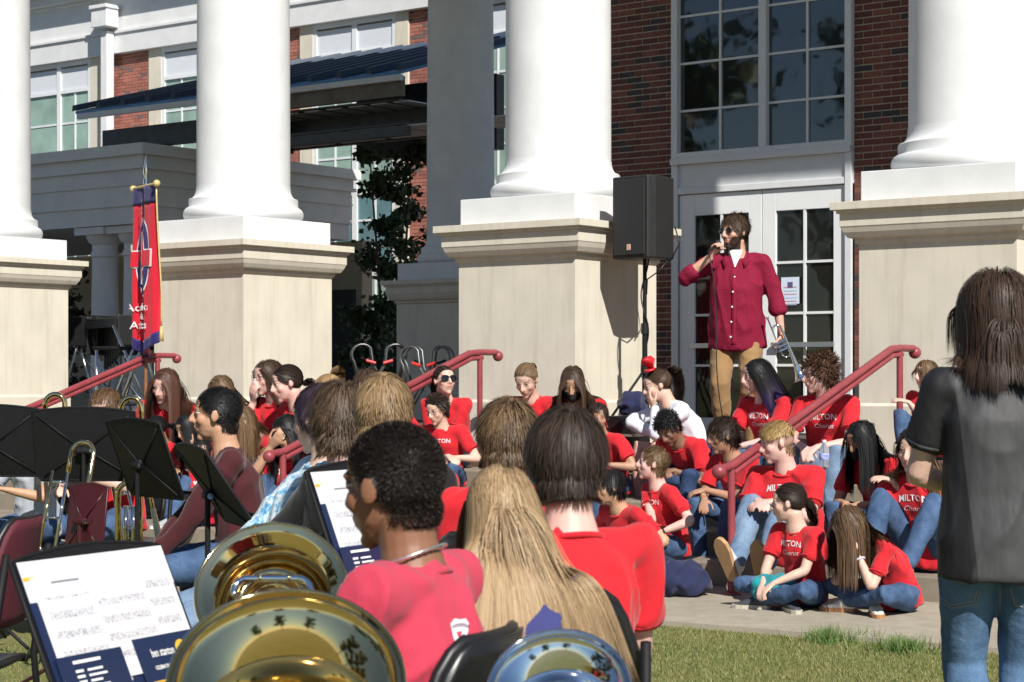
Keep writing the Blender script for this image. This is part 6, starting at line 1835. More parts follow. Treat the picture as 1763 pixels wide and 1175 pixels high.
def trombone(label, a_px, b_px, d, bell=True):
    a = P(*a_px, d); b_ = P(*b_px, d * 0.985)
    ax_ = (b_ - a); L_ = ax_.length; ax_.normalize()
    e = empty('trombone', a); tag(e, label, 'trombone', 'brass held behind the stands')
    sd = ax_.cross(Vector((0, 1, 0))).normalized()
    for k_ in (-1, 1):
        t = MB(); t.tube([sd * k_ * 0.035, ax_ * L_ + sd * k_ * 0.035], 0.0075, 10); t.build('slide_tube', M_brass if k_ < 0 else M_silver, e, smooth=True)
    t = MB(); t.tube(arc(ax_ * L_, sd, ax_, 0.035, 0, math.pi, 10), 0.0085, 8); t.build('slide_bow', M_brass, e, smooth=True)
    t = MB(); t.tube([sd * -0.035 + ax_ * 0.05, sd * 0.035 + ax_ * 0.05], 0.006, 8); t.build('brace', M_silver, e, smooth=True)
    t = MB(); t.tube([sd * -0.035 + ax_ * 0.22, sd * 0.035 + ax_ * 0.22], 0.006, 8); t.build('brace', M_silver, e, smooth=True)
    t = MB(); t.tube([sd * 0.035, sd * 0.035 - ax_ * 0.10] + arc(sd * 0.085 - ax_ * 0.10, -sd, -ax_, 0.05, 0, math.pi, 10) + [sd * 0.135, sd * 0.135 + ax_ * 0.18], [0.0075] * 4 + [0.009] * 6 + [0.011] * 2 + [0.013, 0.016], 10) if False else t.tube([sd * 0.035, sd * 0.035 - ax_ * 0.10] + arc(sd * 0.085 - ax_ * 0.10, -sd, -ax_, 0.05, 0, math.pi, 10) + [sd * 0.135, sd * 0.135 + ax_ * 0.18], 0.010, 10); t.build('tuning_slide', M_brass, e, smooth=True)
    t = MB(); bell_mesh(t, axis_matrix(sd * 0.135 + ax_ * 0.42, ax_), 0.075, 0.25, 0.011, 36); t.build('bell', M_brass, e, smooth=True)
    return e
trombone('brass trombone pointing down in front of the grey shirt', (104, 812), (82, 940), 8.75)
trombone('silver and brass trombone in front of the brass player in red', (206, 836), (226, 940), 9.2)
def horn_top(label, px, py, d):
    e = empty('baritone_horn', P(px, py, d)); tag(e, label, 'horn')
    t = MB(); t.tube([(-0.05, 0, -0.28), (-0.05, 0, 0.0)] + arc((0, 0, 0), (-1, 0, 0), (0, 0, 1), 0.05, 0.1, math.pi - 0.1, 10) + [(0.05, 0, -0.02), (0.05, 0, -0.28)], 0.014, 12); t.build('tubing', M_brass, e, smooth=True)
    t = MB(); t.tube([(-0.02, 0.03, -0.28), (-0.02, 0.03, -0.06)], 0.012, 10); t.tube([(0.015, 0.03, -0.28), (0.015, 0.03, -0.06)], 0.012, 10); t.build('valve', M_silver, e, smooth=True)
    return e
horn_top('curved brass horn tubing above the wide stand, beside the auburn haired girl', 226, 702, 9.6)
horn_top('pale brass horn top peeking over the wide stand on the left', 95, 696, 9.9)
t_v = horn_top('brass valve horn held below the sideways stand', 222, 850, 8.9)
# ------------------------------------------------------------------ microphone, trumpet and details of the speaking man
pd = MAN
hd = W(pd, pd['wR']) ; mo = W(pd, pd['Hm'] @ Vector((0.0, 0.125, -0.058)))
grip = W(pd, Vector(pd['wR']) + Vector((-0.03, 0.045, 0.07)))
ax_ = (mo - grip).normalized()
e = empty('microphone', grip); tag(e, 'black handheld microphone held at the speaking man\'s mouth', 'microphone')
t = MB(); t.tube([-ax_ * 0.10, ax_ * 0.06], [0.011, 0.017], 12); t.build('handle', M_blk_plastic, e, smooth=2)
t = MB(); t.ball(ax_ * 0.085, 0.029, 14); t.build('foam_head', mat('black_foam', (0.02, 0.02, 0.022), 0.95, bump=0.6, bscale=300), e, smooth=True)
t = MB(); t.tube([ax_ * 0.055, ax_ * 0.063], 0.0185, 12); t.build('collar', M_chrome, e, smooth=2)
cpts = [grip - ax_ * 0.10]
for f in np.linspace(0.05, 1, 14):
    q = grip - ax_ * 0.10 + Vector((0.02 * math.sin(f * 7) + 0.12 * f, -0.06 + 0.02 * math.cos(f * 5), -1.45 * f))
    cpts.append(q)
cb = MB(); cb.tube([c for c in cpts], 0.0042, 6); tag(cb.build('microphone_cable', M_blk_plastic, None, smooth=True), 'thin black microphone cable hanging down the front of the man', 'cable')
lh = W(pd, Vector(pd['wL']) + Vector((0.02, 0.03, -0.08)))
a = lh + Vector((-0.09, -0.05, 0.19)); b_ = lh + Vector((0.11, -0.04, -0.30))
ax_ = (b_ - a).normalized(); L_ = (b_ - a).length; sd = ax_.cross(Vector((0, 1, 0))).normalized()
e = empty('trumpet', a); tag(e, 'silver trumpet hanging from the speaking man\'s lowered hand', 'trumpet')
t = MB(); t.tube([Vector((0, 0, 0)), ax_ * L_ * 0.55], 0.006, 8); t.lathe([(0.011, 0), (0.013, 0.006), (0.006, 0.03)], 12, axis_matrix(-ax_ * 0.02, ax_), cap=False); t.build('leadpipe', M_silver, e, smooth=True)
t = MB(); t.tube(arc(ax_ * L_ * 0.55 + sd * 0.035, -sd, ax_, 0.035, 0, math.pi, 10) + [ax_ * 0.10 + sd * 0.07], 0.0065, 8); t.tube(arc(ax_ * 0.10 + sd * 0.035, sd, -ax_, 0.035, 0, math.pi, 10), 0.0065, 8); t.build('tubing', M_silver, e, smooth=True)
t = MB(); bell_mesh(t, axis_matrix(sd * 0.07 + ax_ * L_, ax_), 0.058, L_ * 0.85, 0.0075, 32); t.build('bell', M_silver, e, smooth=True)
for i in range(3):
    v = MB(); c0 = ax_ * (0.20 + 0.032 * i) + sd * -0.01; v.tube([c0, c0 + sd * 0.085], 0.0125, 10); v.tube([c0 - sd * 0.03, c0], 0.005, 8); v.build('valve', M_chrome, e, smooth=2)
# shirt front of the man: placket buttons, collar wings, white undershirt
bv = BVHTree.FromPolygons([tuple(v.co) for v in pd['shirt'].vertices], [tuple(q.vertices) for q in pd['shirt'].polygons])
shirt_o = [c for c in pd['root'].children if c.name.startswith('shirt')][0]
def on_shirt(x, z, out=0.003):
    h_ = bv.ray_cast(Vector((x, 1.0, z)), Vector((0, -1, 0)))
    return (h_[0] + Vector((0, out, 0))) if h_[0] is not None else Vector((x, 0.2, z))
zt = pd['p2'].z
for i in range(5):
    c = on_shirt(0.0 + 0.006 * i, zt - 0.16 - 0.115 * i, 0.004)
    t = MB(); t.ball(c, (0.0085, 0.004, 0.0085), 10); t.build('button', M_print_white, shirt_o, smooth=True)
pk = MB(); pv = []
for i in range(24):
    z = zt - 0.13 - 0.55 * i / 23
    for x in (-0.018, 0.018): pv.append(on_shirt(x, z, 0.0035))
pk.add(pv, [(2*i, 2*i+1, 2*i+3, 2*i+2) for i in range(23)]); o = pk.build('placket', shirt_o.data.materials[0], shirt_o, smooth=True)
sd_ = o.modifiers.new('s', 'SOLIDIFY'); sd_.thickness = 0.003
us = MB(); uv = []
for i in range(9):
    z = zt + 0.055 - 0.135 * i / 8
    wv = 0.050 * (1 - i / 8) + 0.003
    for x in (-wv, 0, wv):
        hq = bv.ray_cast(Vector((x, 1.0, z)), Vector((0, -1, 0)))
        y = hq[0].y if hq[0] is not None and z < zt - 0.02 else pd['p2'].y + 0.075 - 0.012 * abs(x) / 0.06
        uv.append(Vector((x, max(y, pd['p2'].y + 0.06) + 0.004, z)))
us.add(uv, [(3*i+j, 3*i+j+1, 3*i+j+4, 3*i+j+3) for i in range(8) for j in range(2)]); us.build('undershirt', mat('white_undershirt', (0.75, 0.76, 0.80), 0.85), pd['root'], smooth=True)
for s in (-1, 1):
    c = MB(); nkx = 0.075
    pts = [Vector((s * 0.02, pd['p2'].y - 0.075, zt + 0.065)), Vector((s * nkx, pd['p2'].y - 0.02, zt + 0.055)), Vector((s * nkx * 0.98, pd['p2'].y + 0.05, zt + 0.02)), Vector((s * 0.055, pd['p2'].y + 0.095, zt - 0.03))]
    low = [Vector((s * 0.02, pd['p2'].y - 0.095, zt + 0.015)), Vector((s * (nkx + 0.03), pd['p2'].y - 0.02, zt + 0.005)), Vector((s * (nkx + 0.04), pd['p2'].y + 0.075, zt - 0.035)), Vector((s * 0.075, pd['p2'].y + 0.125, zt - 0.085))]
    c.add(pts + low, [(i, i + 1, i + 5, i + 4) for i in range(3)]); o = c.build('collar', shirt_o.data.materials[0], shirt_o, smooth=True)
    m_ = o.modifiers.new('s', 'SOLIDIFY'); m_.thickness = 0.006

# ------------------------------------------------------------------ loudspeaker on its stand
us_, ns_ = 1.10, -0.27
sp = B(us_, ns_, 0)
ztop, zbot = P(1104, 306, sp.y).z, P(1104, 447, sp.y).z
st = empty('speaker_stand', (sp.x, sp.y, PLAT), R(20)); tag(st, 'black tripod speaker stand wound with cable, on the platform', 'speaker stand')
t = MB(); t.tube([(0, 0, 0.45), (0, 0, zbot - PLAT + 0.05)], 0.0175, 12); t.build('upper_tube', M_blk, st, smooth=2)
t = MB(); t.tube([(0, 0, 0.12), (0, 0, 1.0)], 0.023, 12); t.build('lower_tube', M_blk, st, smooth=2)
t = MB(); t.tube([(0, 0, 0.96), (0, 0, 1.05)], 0.033, 12); t.tube([(0, 0, 0.62), (0, 0, 0.70)], 0.035, 12); t.build('clamp', M_blk_plastic, st, smooth=2)
for i in range(3):
    a = R(30 + 120 * i); t = MB(); t.tube([(0, 0, 0.66), (0.45 * math.cos(a), 0.45 * math.sin(a), 0.015)], 0.012, 8); t.tube([(0, 0, 0.16), (0.22 * math.cos(a), 0.22 * math.sin(a), 0.34)], 0.009, 8); t.build('leg', M_blk, st, smooth=True)
t = MB(); t.tube([(0.03 * math.cos(f * 14), 0.03 * math.sin(f * 14), zbot - PLAT - f * (zbot - PLAT - 0.2)) for f in np.linspace(0.0, 1, 60)], 0.007, 6); tag(t.build('speaker_cable', M_blk_plastic, None, smooth=True, loc=(sp.x, sp.y, PLAT)), 'black cable twisted round the speaker stand', 'cable')
spk = empty('loudspeaker', (sp.x, sp.y, zbot), R(-46)); tag(spk, 'tall black loudspeaker on the tripod stand', 'loudspeaker')
h_ = ztop - zbot
body = [(-0.20, -0.19), (0.20, -0.19), (0.215, -0.10), (0.155, 0.20), (-0.155, 0.20), (-0.215, -0.10)]
t = MB(); k_ = 6
t.add([(x, y, 0) for x, y in body] + [(x, y, h_) for x, y in body], [tuple(range(k_))[::-1], tuple(range(k_, 2*k_))] + [(i, (i+1) % k_, (i+1) % k_ + k_, i + k_) for i in range(k_)])
t.build('cabinet', mat('speaker_cabinet', (0.018, 0.018, 0.019), 0.6, noise=0.25, nscale=8, bump=0.25, bscale=220, bdist=0.001), spk, bevel=0.012)
t = MB(); t.box(-0.175, 0.175, -0.202, -0.192, 0.03, h_ - 0.03); t.build('grille', mat('speaker_grille', (0.022, 0.022, 0.024), 0.7, bump=0.5, bscale=500, bdist=0.001), spk, bevel=0.006)
t = MB(); t.box(-0.02, 0.02, -0.207, -0.202, 0.07, 0.12); t.build('badge', mat('speaker_badge', (0.55, 0.16, 0.08), 0.5, noise=0.6, nscale=60, c2=(0.7, 0.65, 0.55)), spk)
t = MB(); t.box(-0.05, 0.05, 0.19, 0.22, h_ * 0.35, h_ * 0.5); t.build('input_panel', M_blk_plastic, spk)
t = MB(); t.tube([(0.16, 0.12, 0.0), (0.12, 0.05, -0.10), (0.03, 0.0, -0.17), (0.02, 0.0, -0.3)], 0.006, 6); t.tube([(0.18, 0.18, h_ * 0.4), (0.22, 0.20, h_ * 0.2), (0.17, 0.13, -0.02)], 0.006, 6); t.build('lead', M_blk_plastic, spk, smooth=True)

# ------------------------------------------------------------------ banner
bt = P(268, 316, 18.1); bl = P(231, 326, 18.6)
ba = (bl - bt); ba.z = 0; ba.normalize()
bn = e = empty('banner', (bt + bl) * 0.5); tag(e, 'tall red pennant banner with navy trim hanging from a spear tipped pole', 'banner')
M_bred = cloth_mat('banner_red', (0.62, 0.014, 0.034), rough=0.6, fold=0.3); M_bnavy = cloth_mat('banner_navy', (0.025, 0.02, 0.13), rough=0.6, fold=0.3); M_gold = mat('gold_cord', (0.62, 0.47, 0.20), 0.5, noise=0.2, nscale=40)
half = (Vector((bt.x, bt.y, 0)) - Vector((bl.x, bl.y, 0))).length / 2
zb_ = P(248, 612, 18.3).z - e.location.z; zs_ = P(248, 585, 18.3).z - e.location.z
perp = Vector((ba.y, -ba.x, 0)); perp = perp if perp.y < 0 else -perp
def wave(s, z): return 0.03 * math.sin(s * 5.5 + z * 0.8) + 0.012 * math.sin(s * 13 + z * 2)
def bpt(s, z, o=0.0): return ba * (-s * half) * 1.0 + perp * (wave(s, z) * (0.3 + min(1, -z)) + o) + Vector((0, 0, z))
def cloth(name, s0, s1, zf0, zf1, m, o=0.0, ns=22, nz=26):
    q = MB(); vs = []
    for j in range(nz + 1):
        for i in range(ns + 1):
            s = s0 + (s1 - s0) * i / ns; z0, z1 = zf0(s), zf1(s)
            vs.append(bpt(s, z0 + (z1 - z0) * j / nz, o))
    q.add(vs, [(j*(ns+1)+i, j*(ns+1)+i+1, (j+1)*(ns+1)+i+1, (j+1)*(ns+1)+i) for j in range(nz) for i in range(ns)])
    o_ = q.build(name, m, bn, smooth=True); sd_ = o_.modifiers.new('s', 'SOLIDIFY'); sd_.thickness = 0.003
    return o_
botf = lambda s: zs_ + (zb_ - zs_) * (1 - abs(s)) - 0.02
cloth('cloth', -1, 1, lambda s: -0.16, botf, M_bred)
cloth('header', -1, 1, lambda s: 0.0, lambda s: -0.17, M_bnavy, 0.006, 22, 6)
cloth('hem_trim', -1, 1, lambda s: botf(s) + 0.10, lambda s: botf(s) - 0.01, M_bnavy, 0.006, 22, 4)
t = MB(); t.tube([ba * (half * 1.06), ba * (-half * 1.06)], 0.014, 10); t.ball(ba * (half * 1.09), 0.035, 12); t.ball(ba * (-half * 1.09), 0.035, 12); t.build('crossbar', M_gold, bn, smooth=2)
for s in (-1, 1):
    t = MB(); t.tube([bpt(s * 1.03, z, 0.0) for z in np.linspace(-0.02, zs_ + 0.12, 14)], 0.009, 6); t.tube([bpt(s * 1.03, zs_ + 0.12), bpt(s * 1.03, zs_ - 0.02)], [0.014, 0.024], 8); t.build('gold_cord', M_gold, bn, smooth=True)
ztip = P(254, 266, 18.3).z - e.location.z
t = MB(); t.tube([(0, 0.05, PLAT - e.location.z), (0, 0.05, ztip - 0.30)], 0.015, 10); t.build('pole', mat('varnished_wood', (0.28, 0.12, 0.05), 0.4, noise=0.3, nscale=10), bn, smooth=2)
t = MB(); t.tube([(0, 0.05, ztip - 0.31), (0, 0.05, ztip - 0.24), (0, 0.05, ztip - 0.20), (0, 0.05, ztip - 0.16), (0, 0.05, ztip)], [0.018, 0.022, 0.014, 0.026, 0.002], 8); t.build('spear_tip', M_chrome, bn, smooth=2)
def banner_shape(name, me, s_scale, cs, cz, m, o):
    """flat artwork laid on the hanging cloth"""
    vs = mverts(me); out = []
    for v in vs: out.append(tuple(bpt(cs - v[0] / half * -1.0 * -1.0 if False else cs + v[0] / half, cz + v[1], o)))
    setverts(me, np.array(out)); me.materials.clear(); me.materials.append(m)
    ob = bpy.data.objects.new(name, me); return link(ob, [c for c in bn.children if c.name.startswith('cloth')][0])
def ell_mesh(rx, rz, n=28):
    q = MB(); k = 5; vs = [(0, 0, 0)]
    for j in range(1, k + 1):
        vs += [(rx * j / k * math.cos(a), rz * j / k * math.sin(a), 0) for a in np.linspace(0, 2 * math.pi, n + 1)[:-1]]
    fs = [(0, i + 1, (i + 1) % n + 1) for i in range(n)]
    for j in range(k - 1):
        fs += [(1 + j*n + i, 1 + (j+1)*n + i, 1 + (j+1)*n + (i+1) % n, 1 + j*n + (i+1) % n) for i in range(n)]
    q.add(vs, fs); return q.mesh('emblem')
def rect_mesh(w, h):
    q = MB(); vs = [(-w/2 + w*i/10, -h/2 + h*j/6, 0) for j in range(7) for i in range(11)]
    q.add(vs, [(j*11+i, j*11+i+1, (j+1)*11+i+1, (j+1)*11+i) for j in range(6) for i in range(10)]); return q.mesh('emblem')
zc_e = P(250, 445, 18.3).z - e.location.z
# the cloth hangs nearly edge-on: s = +1 is the far (left) edge
banner_shape('emblem', ell_mesh(0.175, 0.40), 1, 0, zc_e, M_print_white, 0.010)
banner_shape('emblem', ell_mesh(0.165, 0.385), 1, 0, zc_e, M_bnavy, 0.014)
banner_shape('emblem', ell_mesh(0.105, 0.30), 1, 0, zc_e, M_print_white, 0.018)
banner_shape('emblem', ell_mesh(0.097, 0.285), 1, 0, zc_e, M_bred, 0.022)
banner_shape('emblem', rect_mesh(0.44, 0.17), 1, 0, zc_e, M_print_white, 0.016)
banner_shape('emblem', rect_mesh(0.42, 0.145), 1, 0, zc_e, M_bred, 0.026)
banner_shape('emblem', rect_mesh(0.10, 0.50), 1, 0.06, zc_e, M_print_white, 0.030)
banner_shape('emblem', rect_mesh(0.12, 0.24), 1, -0.25, zc_e - 0.14, M_bnavy, 0.030)
for (tx, zpx, sz, bd) in (('HIGH', 503, 0.055, 0.0), ('Academics', 535, 0.10, 0.001), ('Arts', 550, 0.10, 0.001), ('Athletics', 566, 0.10, 0.001)):
    zz = P(250, zpx, 18.3).z - e.location.z
    banner_shape('lettering', text_mesh(tx, sz, bold=bd), 1, 0.0, zz, M_print_white, 0.034)
for i, zpx in enumerate((362, 380)):
    zz = P(250, zpx, 18.3).z - e.location.z
    banner_shape('lettering', text_mesh('S', 0.16, bold=0.002), 1, 0.1, zz, M_print_white, 0.034)

# ------------------------------------------------------------------ percussion behind the left pedestals
M_bar = mat('black_rosewood_bars', (0.012, 0.010, 0.010), 0.35)
def marimba(label, px, zpx_top, d, yaw, L_=1.5, wide=0.75, narrow=0.35):
    p = P(px, zpx_top, d); zt_ = p.z - PLAT
    e = empty('marimba', (p.x, p.y, PLAT), R(yaw)); tag(e, label, 'marimba', 'keyboard percussion between the pedestals')
    t = MB()
    for s in (-1, 1): t.box(-L_/2, L_/2, s * wide/2 - 0.02, s * wide/2 + 0.02, zt_ - 0.14, zt_ - 0.05)
    t.build('rail', M_blk, e)
    for i in range(22):
        x = -L_/2 + L_ * (i + 0.5) / 22; w = wide + (narrow - wide) * i / 22
        for lvl, (y0, y1) in enumerate(((-w/2, 0.02), (0.0, w/2))):
            b = MB(); b.box(x - L_/48, x + L_/48 - 0.004, y0, y1, zt_ - 0.04 + lvl * 0.035, zt_ - 0.02 + lvl * 0.035); b.build('bar', M_bar, e)
    for i in range(12):
        x = -L_/2 + L_ * (i + 0.5) / 12; ln = 0.55 - 0.38 * i / 12
        b = MB(); b.tube([(x, -0.08, zt_ - 0.07), (x, -0.08, zt_ - 0.07 - ln)], 0.03, 10); b.build('resonator', M_blk_plastic, e, smooth=2)
    b = MB(); b.box(-L_/2 - 0.05, -L_/2 - 0.01, -wide/2, wide/2, zt_ - 0.45, zt_); b.build('end_panel', M_blk_plastic, e, bevel=0.01)
    b = MB(); b.box(L_/2 + 0.01, L_/2 + 0.05, -narrow/2 - 0.1, narrow/2 + 0.1, zt_ - 0.35, zt_); b.build('end_panel', M_blk_plastic, e, bevel=0.01)
    for sx in (-1, 1):
        for sy in (-1, 1):
            b = MB(); b.tube([(sx * L_/2, sy * 0.28, 0.06), (sx * L_/2, -sy * 0.05, zt_ - 0.1)], 0.014, 8); b.build('leg', M_chrome, e, smooth=True)
            b = MB(); b.tube([(sx * L_/2 - 0.015, sy * 0.28, 0.045), (sx * L_/2 + 0.015, sy * 0.28, 0.045)], 0.045, 12); b.build('caster', M_blk, e, smooth=2)
    b = MB(); b.tube([(-L_/2, 0.1, 0.15), (L_/2, -0.1, zt_ - 0.3)], 0.012, 8); b.tube([(-L_/2, -0.1, zt_ - 0.3), (L_/2, 0.1, 0.15)], 0.012, 8); b.build('brace', M_chrome, e, smooth=True)
    return e
marimba('black keyboard percussion with stepped bars behind the leftmost pedestal', 172, 548, 23.6, -105, 1.1)
marimba('second black keyboard percussion behind the banner', 218, 545, 22.6, -60, 1.1, 0.6, 0.4)
gl = empty('drum_rack', P(232, 640, 20.6)); gl.location.z = PLAT; tag(gl, 'chrome tubular percussion rack under the banner', 'rack')
for i, (x0, z0, x1, z1) in enumerate(((-0.35, 0.0, 0.15, 1.35), (-0.28, 0.0, 0.22, 1.32), (0.25, 0.0, -0.25, 1.15), (-0.2, 0.0, 0.3, 0.7), (-0.45, 0.02, -0.45, 0.9), (0.3, 0.02, 0.3, 1.0))):
    t = MB(); t.tube([(x0, 0.05 * i, z0), (x1, 0.05 * i, z1)], 0.016, 8); t.build('tube', M_chrome, gl, smooth=True)
t = MB(); t.tube([(-0.45, 0, 0.9), (0.3, 0, 0.9)], 0.02, 8); t.build('crossbar', M_blk, gl, smooth=True)
t = MB(); t.tube([(-0.45, 0.2, 0.3), (0.3, 0.2, 0.3)], 0.016, 8); t.build('crossbar', M_blk, gl, smooth=True)

# ------------------------------------------------------------------ folding carts between the rear column and the middle pedestal
M_galv = mat('galvanised_tube', (0.20, 0.21, 0.215), 0.45, metal=0.9, noise=0.3, nscale=20)
M_redgrip = mat('red_grip', (0.55, 0.03, 0.03), 0.5)
def cart(label, px, top, d, w, yaw, mirror=1):
    p = P(px, top, d); H_ = p.z - PLAT
    e = empty('folding_cart', (p.x, p.y, PLAT), R(yaw)); tag(e, label, 'cart', 'folded tubular carts')
    for k_, s in enumerate((-1, 1)):
        for y in (-0.05, 0.06):
            pts = [Vector((-s * w * 0.8, y, 0.08)), Vector((s * w * 0.15, y, H_ * 0.75))] + arc((s * w * 0.42, y, H_ * 0.86), Vector((-0.75 * s, 0, 0.65)), Vector((0.65 * s, 0, 0.75)), H_ * 0.12, 0.0, math.pi, 10) + [Vector((s * w * 0.5, y, H_ * 0.55))]
            t = MB(); t.tube(pts, 0.0135, 8); t.build('frame_tube', M_galv, e, smooth=True)
        t = MB(); t.tube([(s * w * 0.25, -0.07, H_ * 0.80), (s * w * 0.25, 0.08, H_ * 0.80), (s * w * 0.45, 0.08, H_ * 0.83)], 0.012, 8); t.build('handle_bar', M_blk, e, smooth=True)
        t = MB(); t.tube([(s * w * 0.10, -0.08, H_ * 0.77), (s * w * 0.34, -0.08, H_ * 0.80)], 0.017, 8); t.build('grip', M_redgrip, e, smooth=2)
        t = MB(); t.tube([(s * w * 0.7, -0.02, 0.07), (s * w * 0.7, 0.02, 0.07)], 0.065, 14); t.build('wheel', M_blk, e, smooth=2)
    return e
cart('galvanised folding cart in the shade beside the rear column', 652, 590, 20.6, 0.42, 10)
cart('sunlit galvanised folding cart next to the middle handrail', 735, 594, 19.4, 0.38, -20)

# ------------------------------------------------------------------ small things
pb = P(1092, 690, 13.9)
bx = P(1068, 712, d_at(1068, -1.5)); 
e = empty('equipment_case', (bx.x, bx.y, 4 * RISE)); e.rotation_euler = (0, 0, -TH); tag(e, 'black equipment case on the top step behind the cheerleader', 'case')
t = MB(); t.box(-0.10, 0.14, -0.05, 0.22, 0.0, 0.44); t.build('box', M_blk_plastic, e, bevel=0.012)
t = MB(); t.box(-0.105, 0.145, -0.055, 0.225, 0.28, 0.30); t.build('lid_seam', M_chrome, e)
t = MB(); t.tube([(-0.02, -0.06, 0.2), (-0.02, -0.08, 0.2), (0.06, -0.08, 0.2), (0.06, -0.06, 0.2)], 0.006, 6); t.build('handle', M_blk, e, smooth=True)
def bag(name, label, cat_, p, sx, sy, sz, m, seed):
    b = MB(); b.ball((0, 0, sz * 0.5), (sx, sy, sz * 0.55), 20); b.ball((sx * 0.5, 0, sz * 0.35), (sx * 0.6, sy * 0.9, sz * 0.38), 16); b.ball((-sx * 0.55, sy * 0.1, sz * 0.3), (sx * 0.55, sy * 0.8, sz * 0.34), 16)
    me = remesh(b, 0.014, 2); wrinkle(me, 0.02, 8, seed); co = mverts(me); co[:, 2] = np.maximum(co[:, 2], 0.003); setverts(me, co)
    me.materials.append(m); o = link(bpy.data.objects.new(name, me)); o.location = p; tag(o, label, cat_); return o
d_ = d_at(1155, -3.95); g_ = P(1155, 1000, d_)
bag('jacket', 'crumpled navy jacket lying on the pavement beside the tan soled shoes', 'jacket', (g_.x - 0.02, g_.y, 0.0), 0.24, 0.15, 0.22, NAVYS, 4)
cb_ = P(1088, 712, d_at(1088, -1.45))
bag('backpack', 'navy backpack standing on the platform behind the cheerleader', 'backpack', (cb_.x, cb_.y, 4 * RISE + 0.44), 0.10, 0.10, 0.19, NAVYS, 6)
# water bottle held by the curly haired singer
d_ = d_at(1419, -2.35); q = P(1419, 806, d_)
e = empty('water_bottle', (q.x, q.y, q.z)); tag(e, 'clear water bottle with blue label hanging from a hand', 'bottle')
mg = bpy.data.materials.new('clear_plastic'); mg.use_nodes = True; tt = NT(mg); tt.b.inputs['Transmission Weight'].default_value = 0.85; tt.b.inputs['Roughness'].default_value = 0.08; tt.b.inputs['IOR'].default_value = 1.33; tt.b.inputs['Base Color'].default_value = (0.85, 0.92, 0.95, 1)
t = MB(); t.lathe([(0.0, 0), (0.031, 0.002), (0.033, 0.02), (0.031, 0.06), (0.033, 0.10), (0.032, 0.13), (0.014, 0.165), (0.013, 0.175)], 20); t.build('bottle', mg, e, smooth=True)
t = MB(); t.lathe([(0.0335, 0.055), (0.0342, 0.056), (0.0342, 0.098), (0.0335, 0.099)], 20, None, cap=False); t.build('label', mat('blue_label', (0.05, 0.12, 0.55), 0.4, noise=0.5, nscale=40, c2=(0.6, 0.65, 0.8)), e, smooth=True)
t = MB(); t.lathe([(0.015, 0.173), (0.015, 0.19), (0.0, 0.191)], 14); t.build('cap', M_print_white, e, smooth=2)
q = P(140, 1078, 10.4)
bag('plastic_bag', 'crumpled white bag on the paving behind the near music stand', 'bag', (q.x, q.y, 0.0), 0.20, 0.16, 0.30, mat('white_plastic', (0.72, 0.72, 0.74), 0.5), 12)
# teal bag, phone
d_ = d_at(1345, -4.05); q = P(1345, 1000, d_)
bag('cloth_bag', 'teal cloth bag in the lap of the ponytail girl', 'bag', (q.x - 0.05, q.y - 0.12, 0.06), 0.14, 0.10, 0.13, cloth_mat('teal_cloth', (0.01, 0.25, 0.29)), 9)
d_ = d_at(1545, -3.0); q = P(1545, 862, d_)
e = empty('phone', q); e.rotation_euler = (R(70), 0, R(20)); tag(e, 'black phone held by the girl with blond tips', 'phone')
t = MB(); t.box(-0.037, 0.037, -0.075, 0.075, -0.004, 0.004); t.build('case', M_blk_plastic, e, bevel=0.003); t = MB(); t.box(-0.033, 0.033, -0.07, 0.07, 0.0042, 0.005); t.build('screen', M_black_gloss, e)
# wrist watch
def ring_on(pd, a, b, f, r, tr, name, m, parent):
    c = Vector(a).lerp(Vector(b), f); d2 = (Vector(b) - Vector(a)).normalized(); u = d2.orthogonal().normalized(); v = d2.cross(u)
    t = MB(); t.tube([c + (u * math.cos(x) + v * math.sin(x)) * r for x in np.linspace(0, 2 * math.pi, 17)[:-1]], tr, 6, closed=True)
    return t.build(name, m, parent, smooth=True), c, u, v, d2
w_ = empty('wrist_watch', W5['root'].location, W5['root'].rotation_euler.z); w_.scale = W5['root'].scale; tag(w_, 'black smart watch on the wrist of the brown haired boy', 'watch')
o, c, u, v, d2 = ring_on(W5, W5['elL'], W5['wL'], 0.88, 0.029, 0.007, 'strap', M_blk_plastic, w_)
t = MB(); t.cbox(c + Vector((0, 0, 0.03)), (0.034, 0.034, 0.014)); t.build('face', M_black_gloss, w_, bevel=0.004)
# scrunchie bracelet of the girl with hands to her face
w_ = empty('bracelet', G13['root'].location, G13['root'].rotation_euler.z); w_.scale = G13['root'].scale; tag(w_, 'pale lavender scrunchie on the wrist of the girl hiding her face', 'bracelet')
ring_on(G13, G13['elL'], G13['wL'], 0.85, 0.029, 0.008, 'band', mat('lavender_cloth', (0.62, 0.56, 0.70), 0.8), w_)
# silver chain of the near boy
nk = empty('necklace', P2_['root'].location, P2_['root'].rotation_euler.z); nk.scale = P2_['root'].scale; tag(nk, 'silver chain round the neck of the near boy', 'necklace')
c = P2_['p2'] + P2_['upv'] * 0.035; ax2, fw2 = P2_['ax'], P2_['fw']
for i in range(72):
    a = 2 * math.pi * i / 72
    q = c + ax2 * 0.079 * math.cos(a) + fw2 * (0.074 * math.sin(a) + 0.006) + Vector((0, 0, -0.02 * math.sin(a) - 0.010 * abs(math.cos(a)) ** 2))
    if i == 0: pts = []
    pts.append(q)
t = MB(); t.tube(pts, [0.0034 if i % 2 else 0.0022 for i in range(72)], 6, closed=True); t.build('chain', mat('silver_chain', (0.72, 0.72, 0.72), 0.3, metal=0.9), nk, smooth=True)
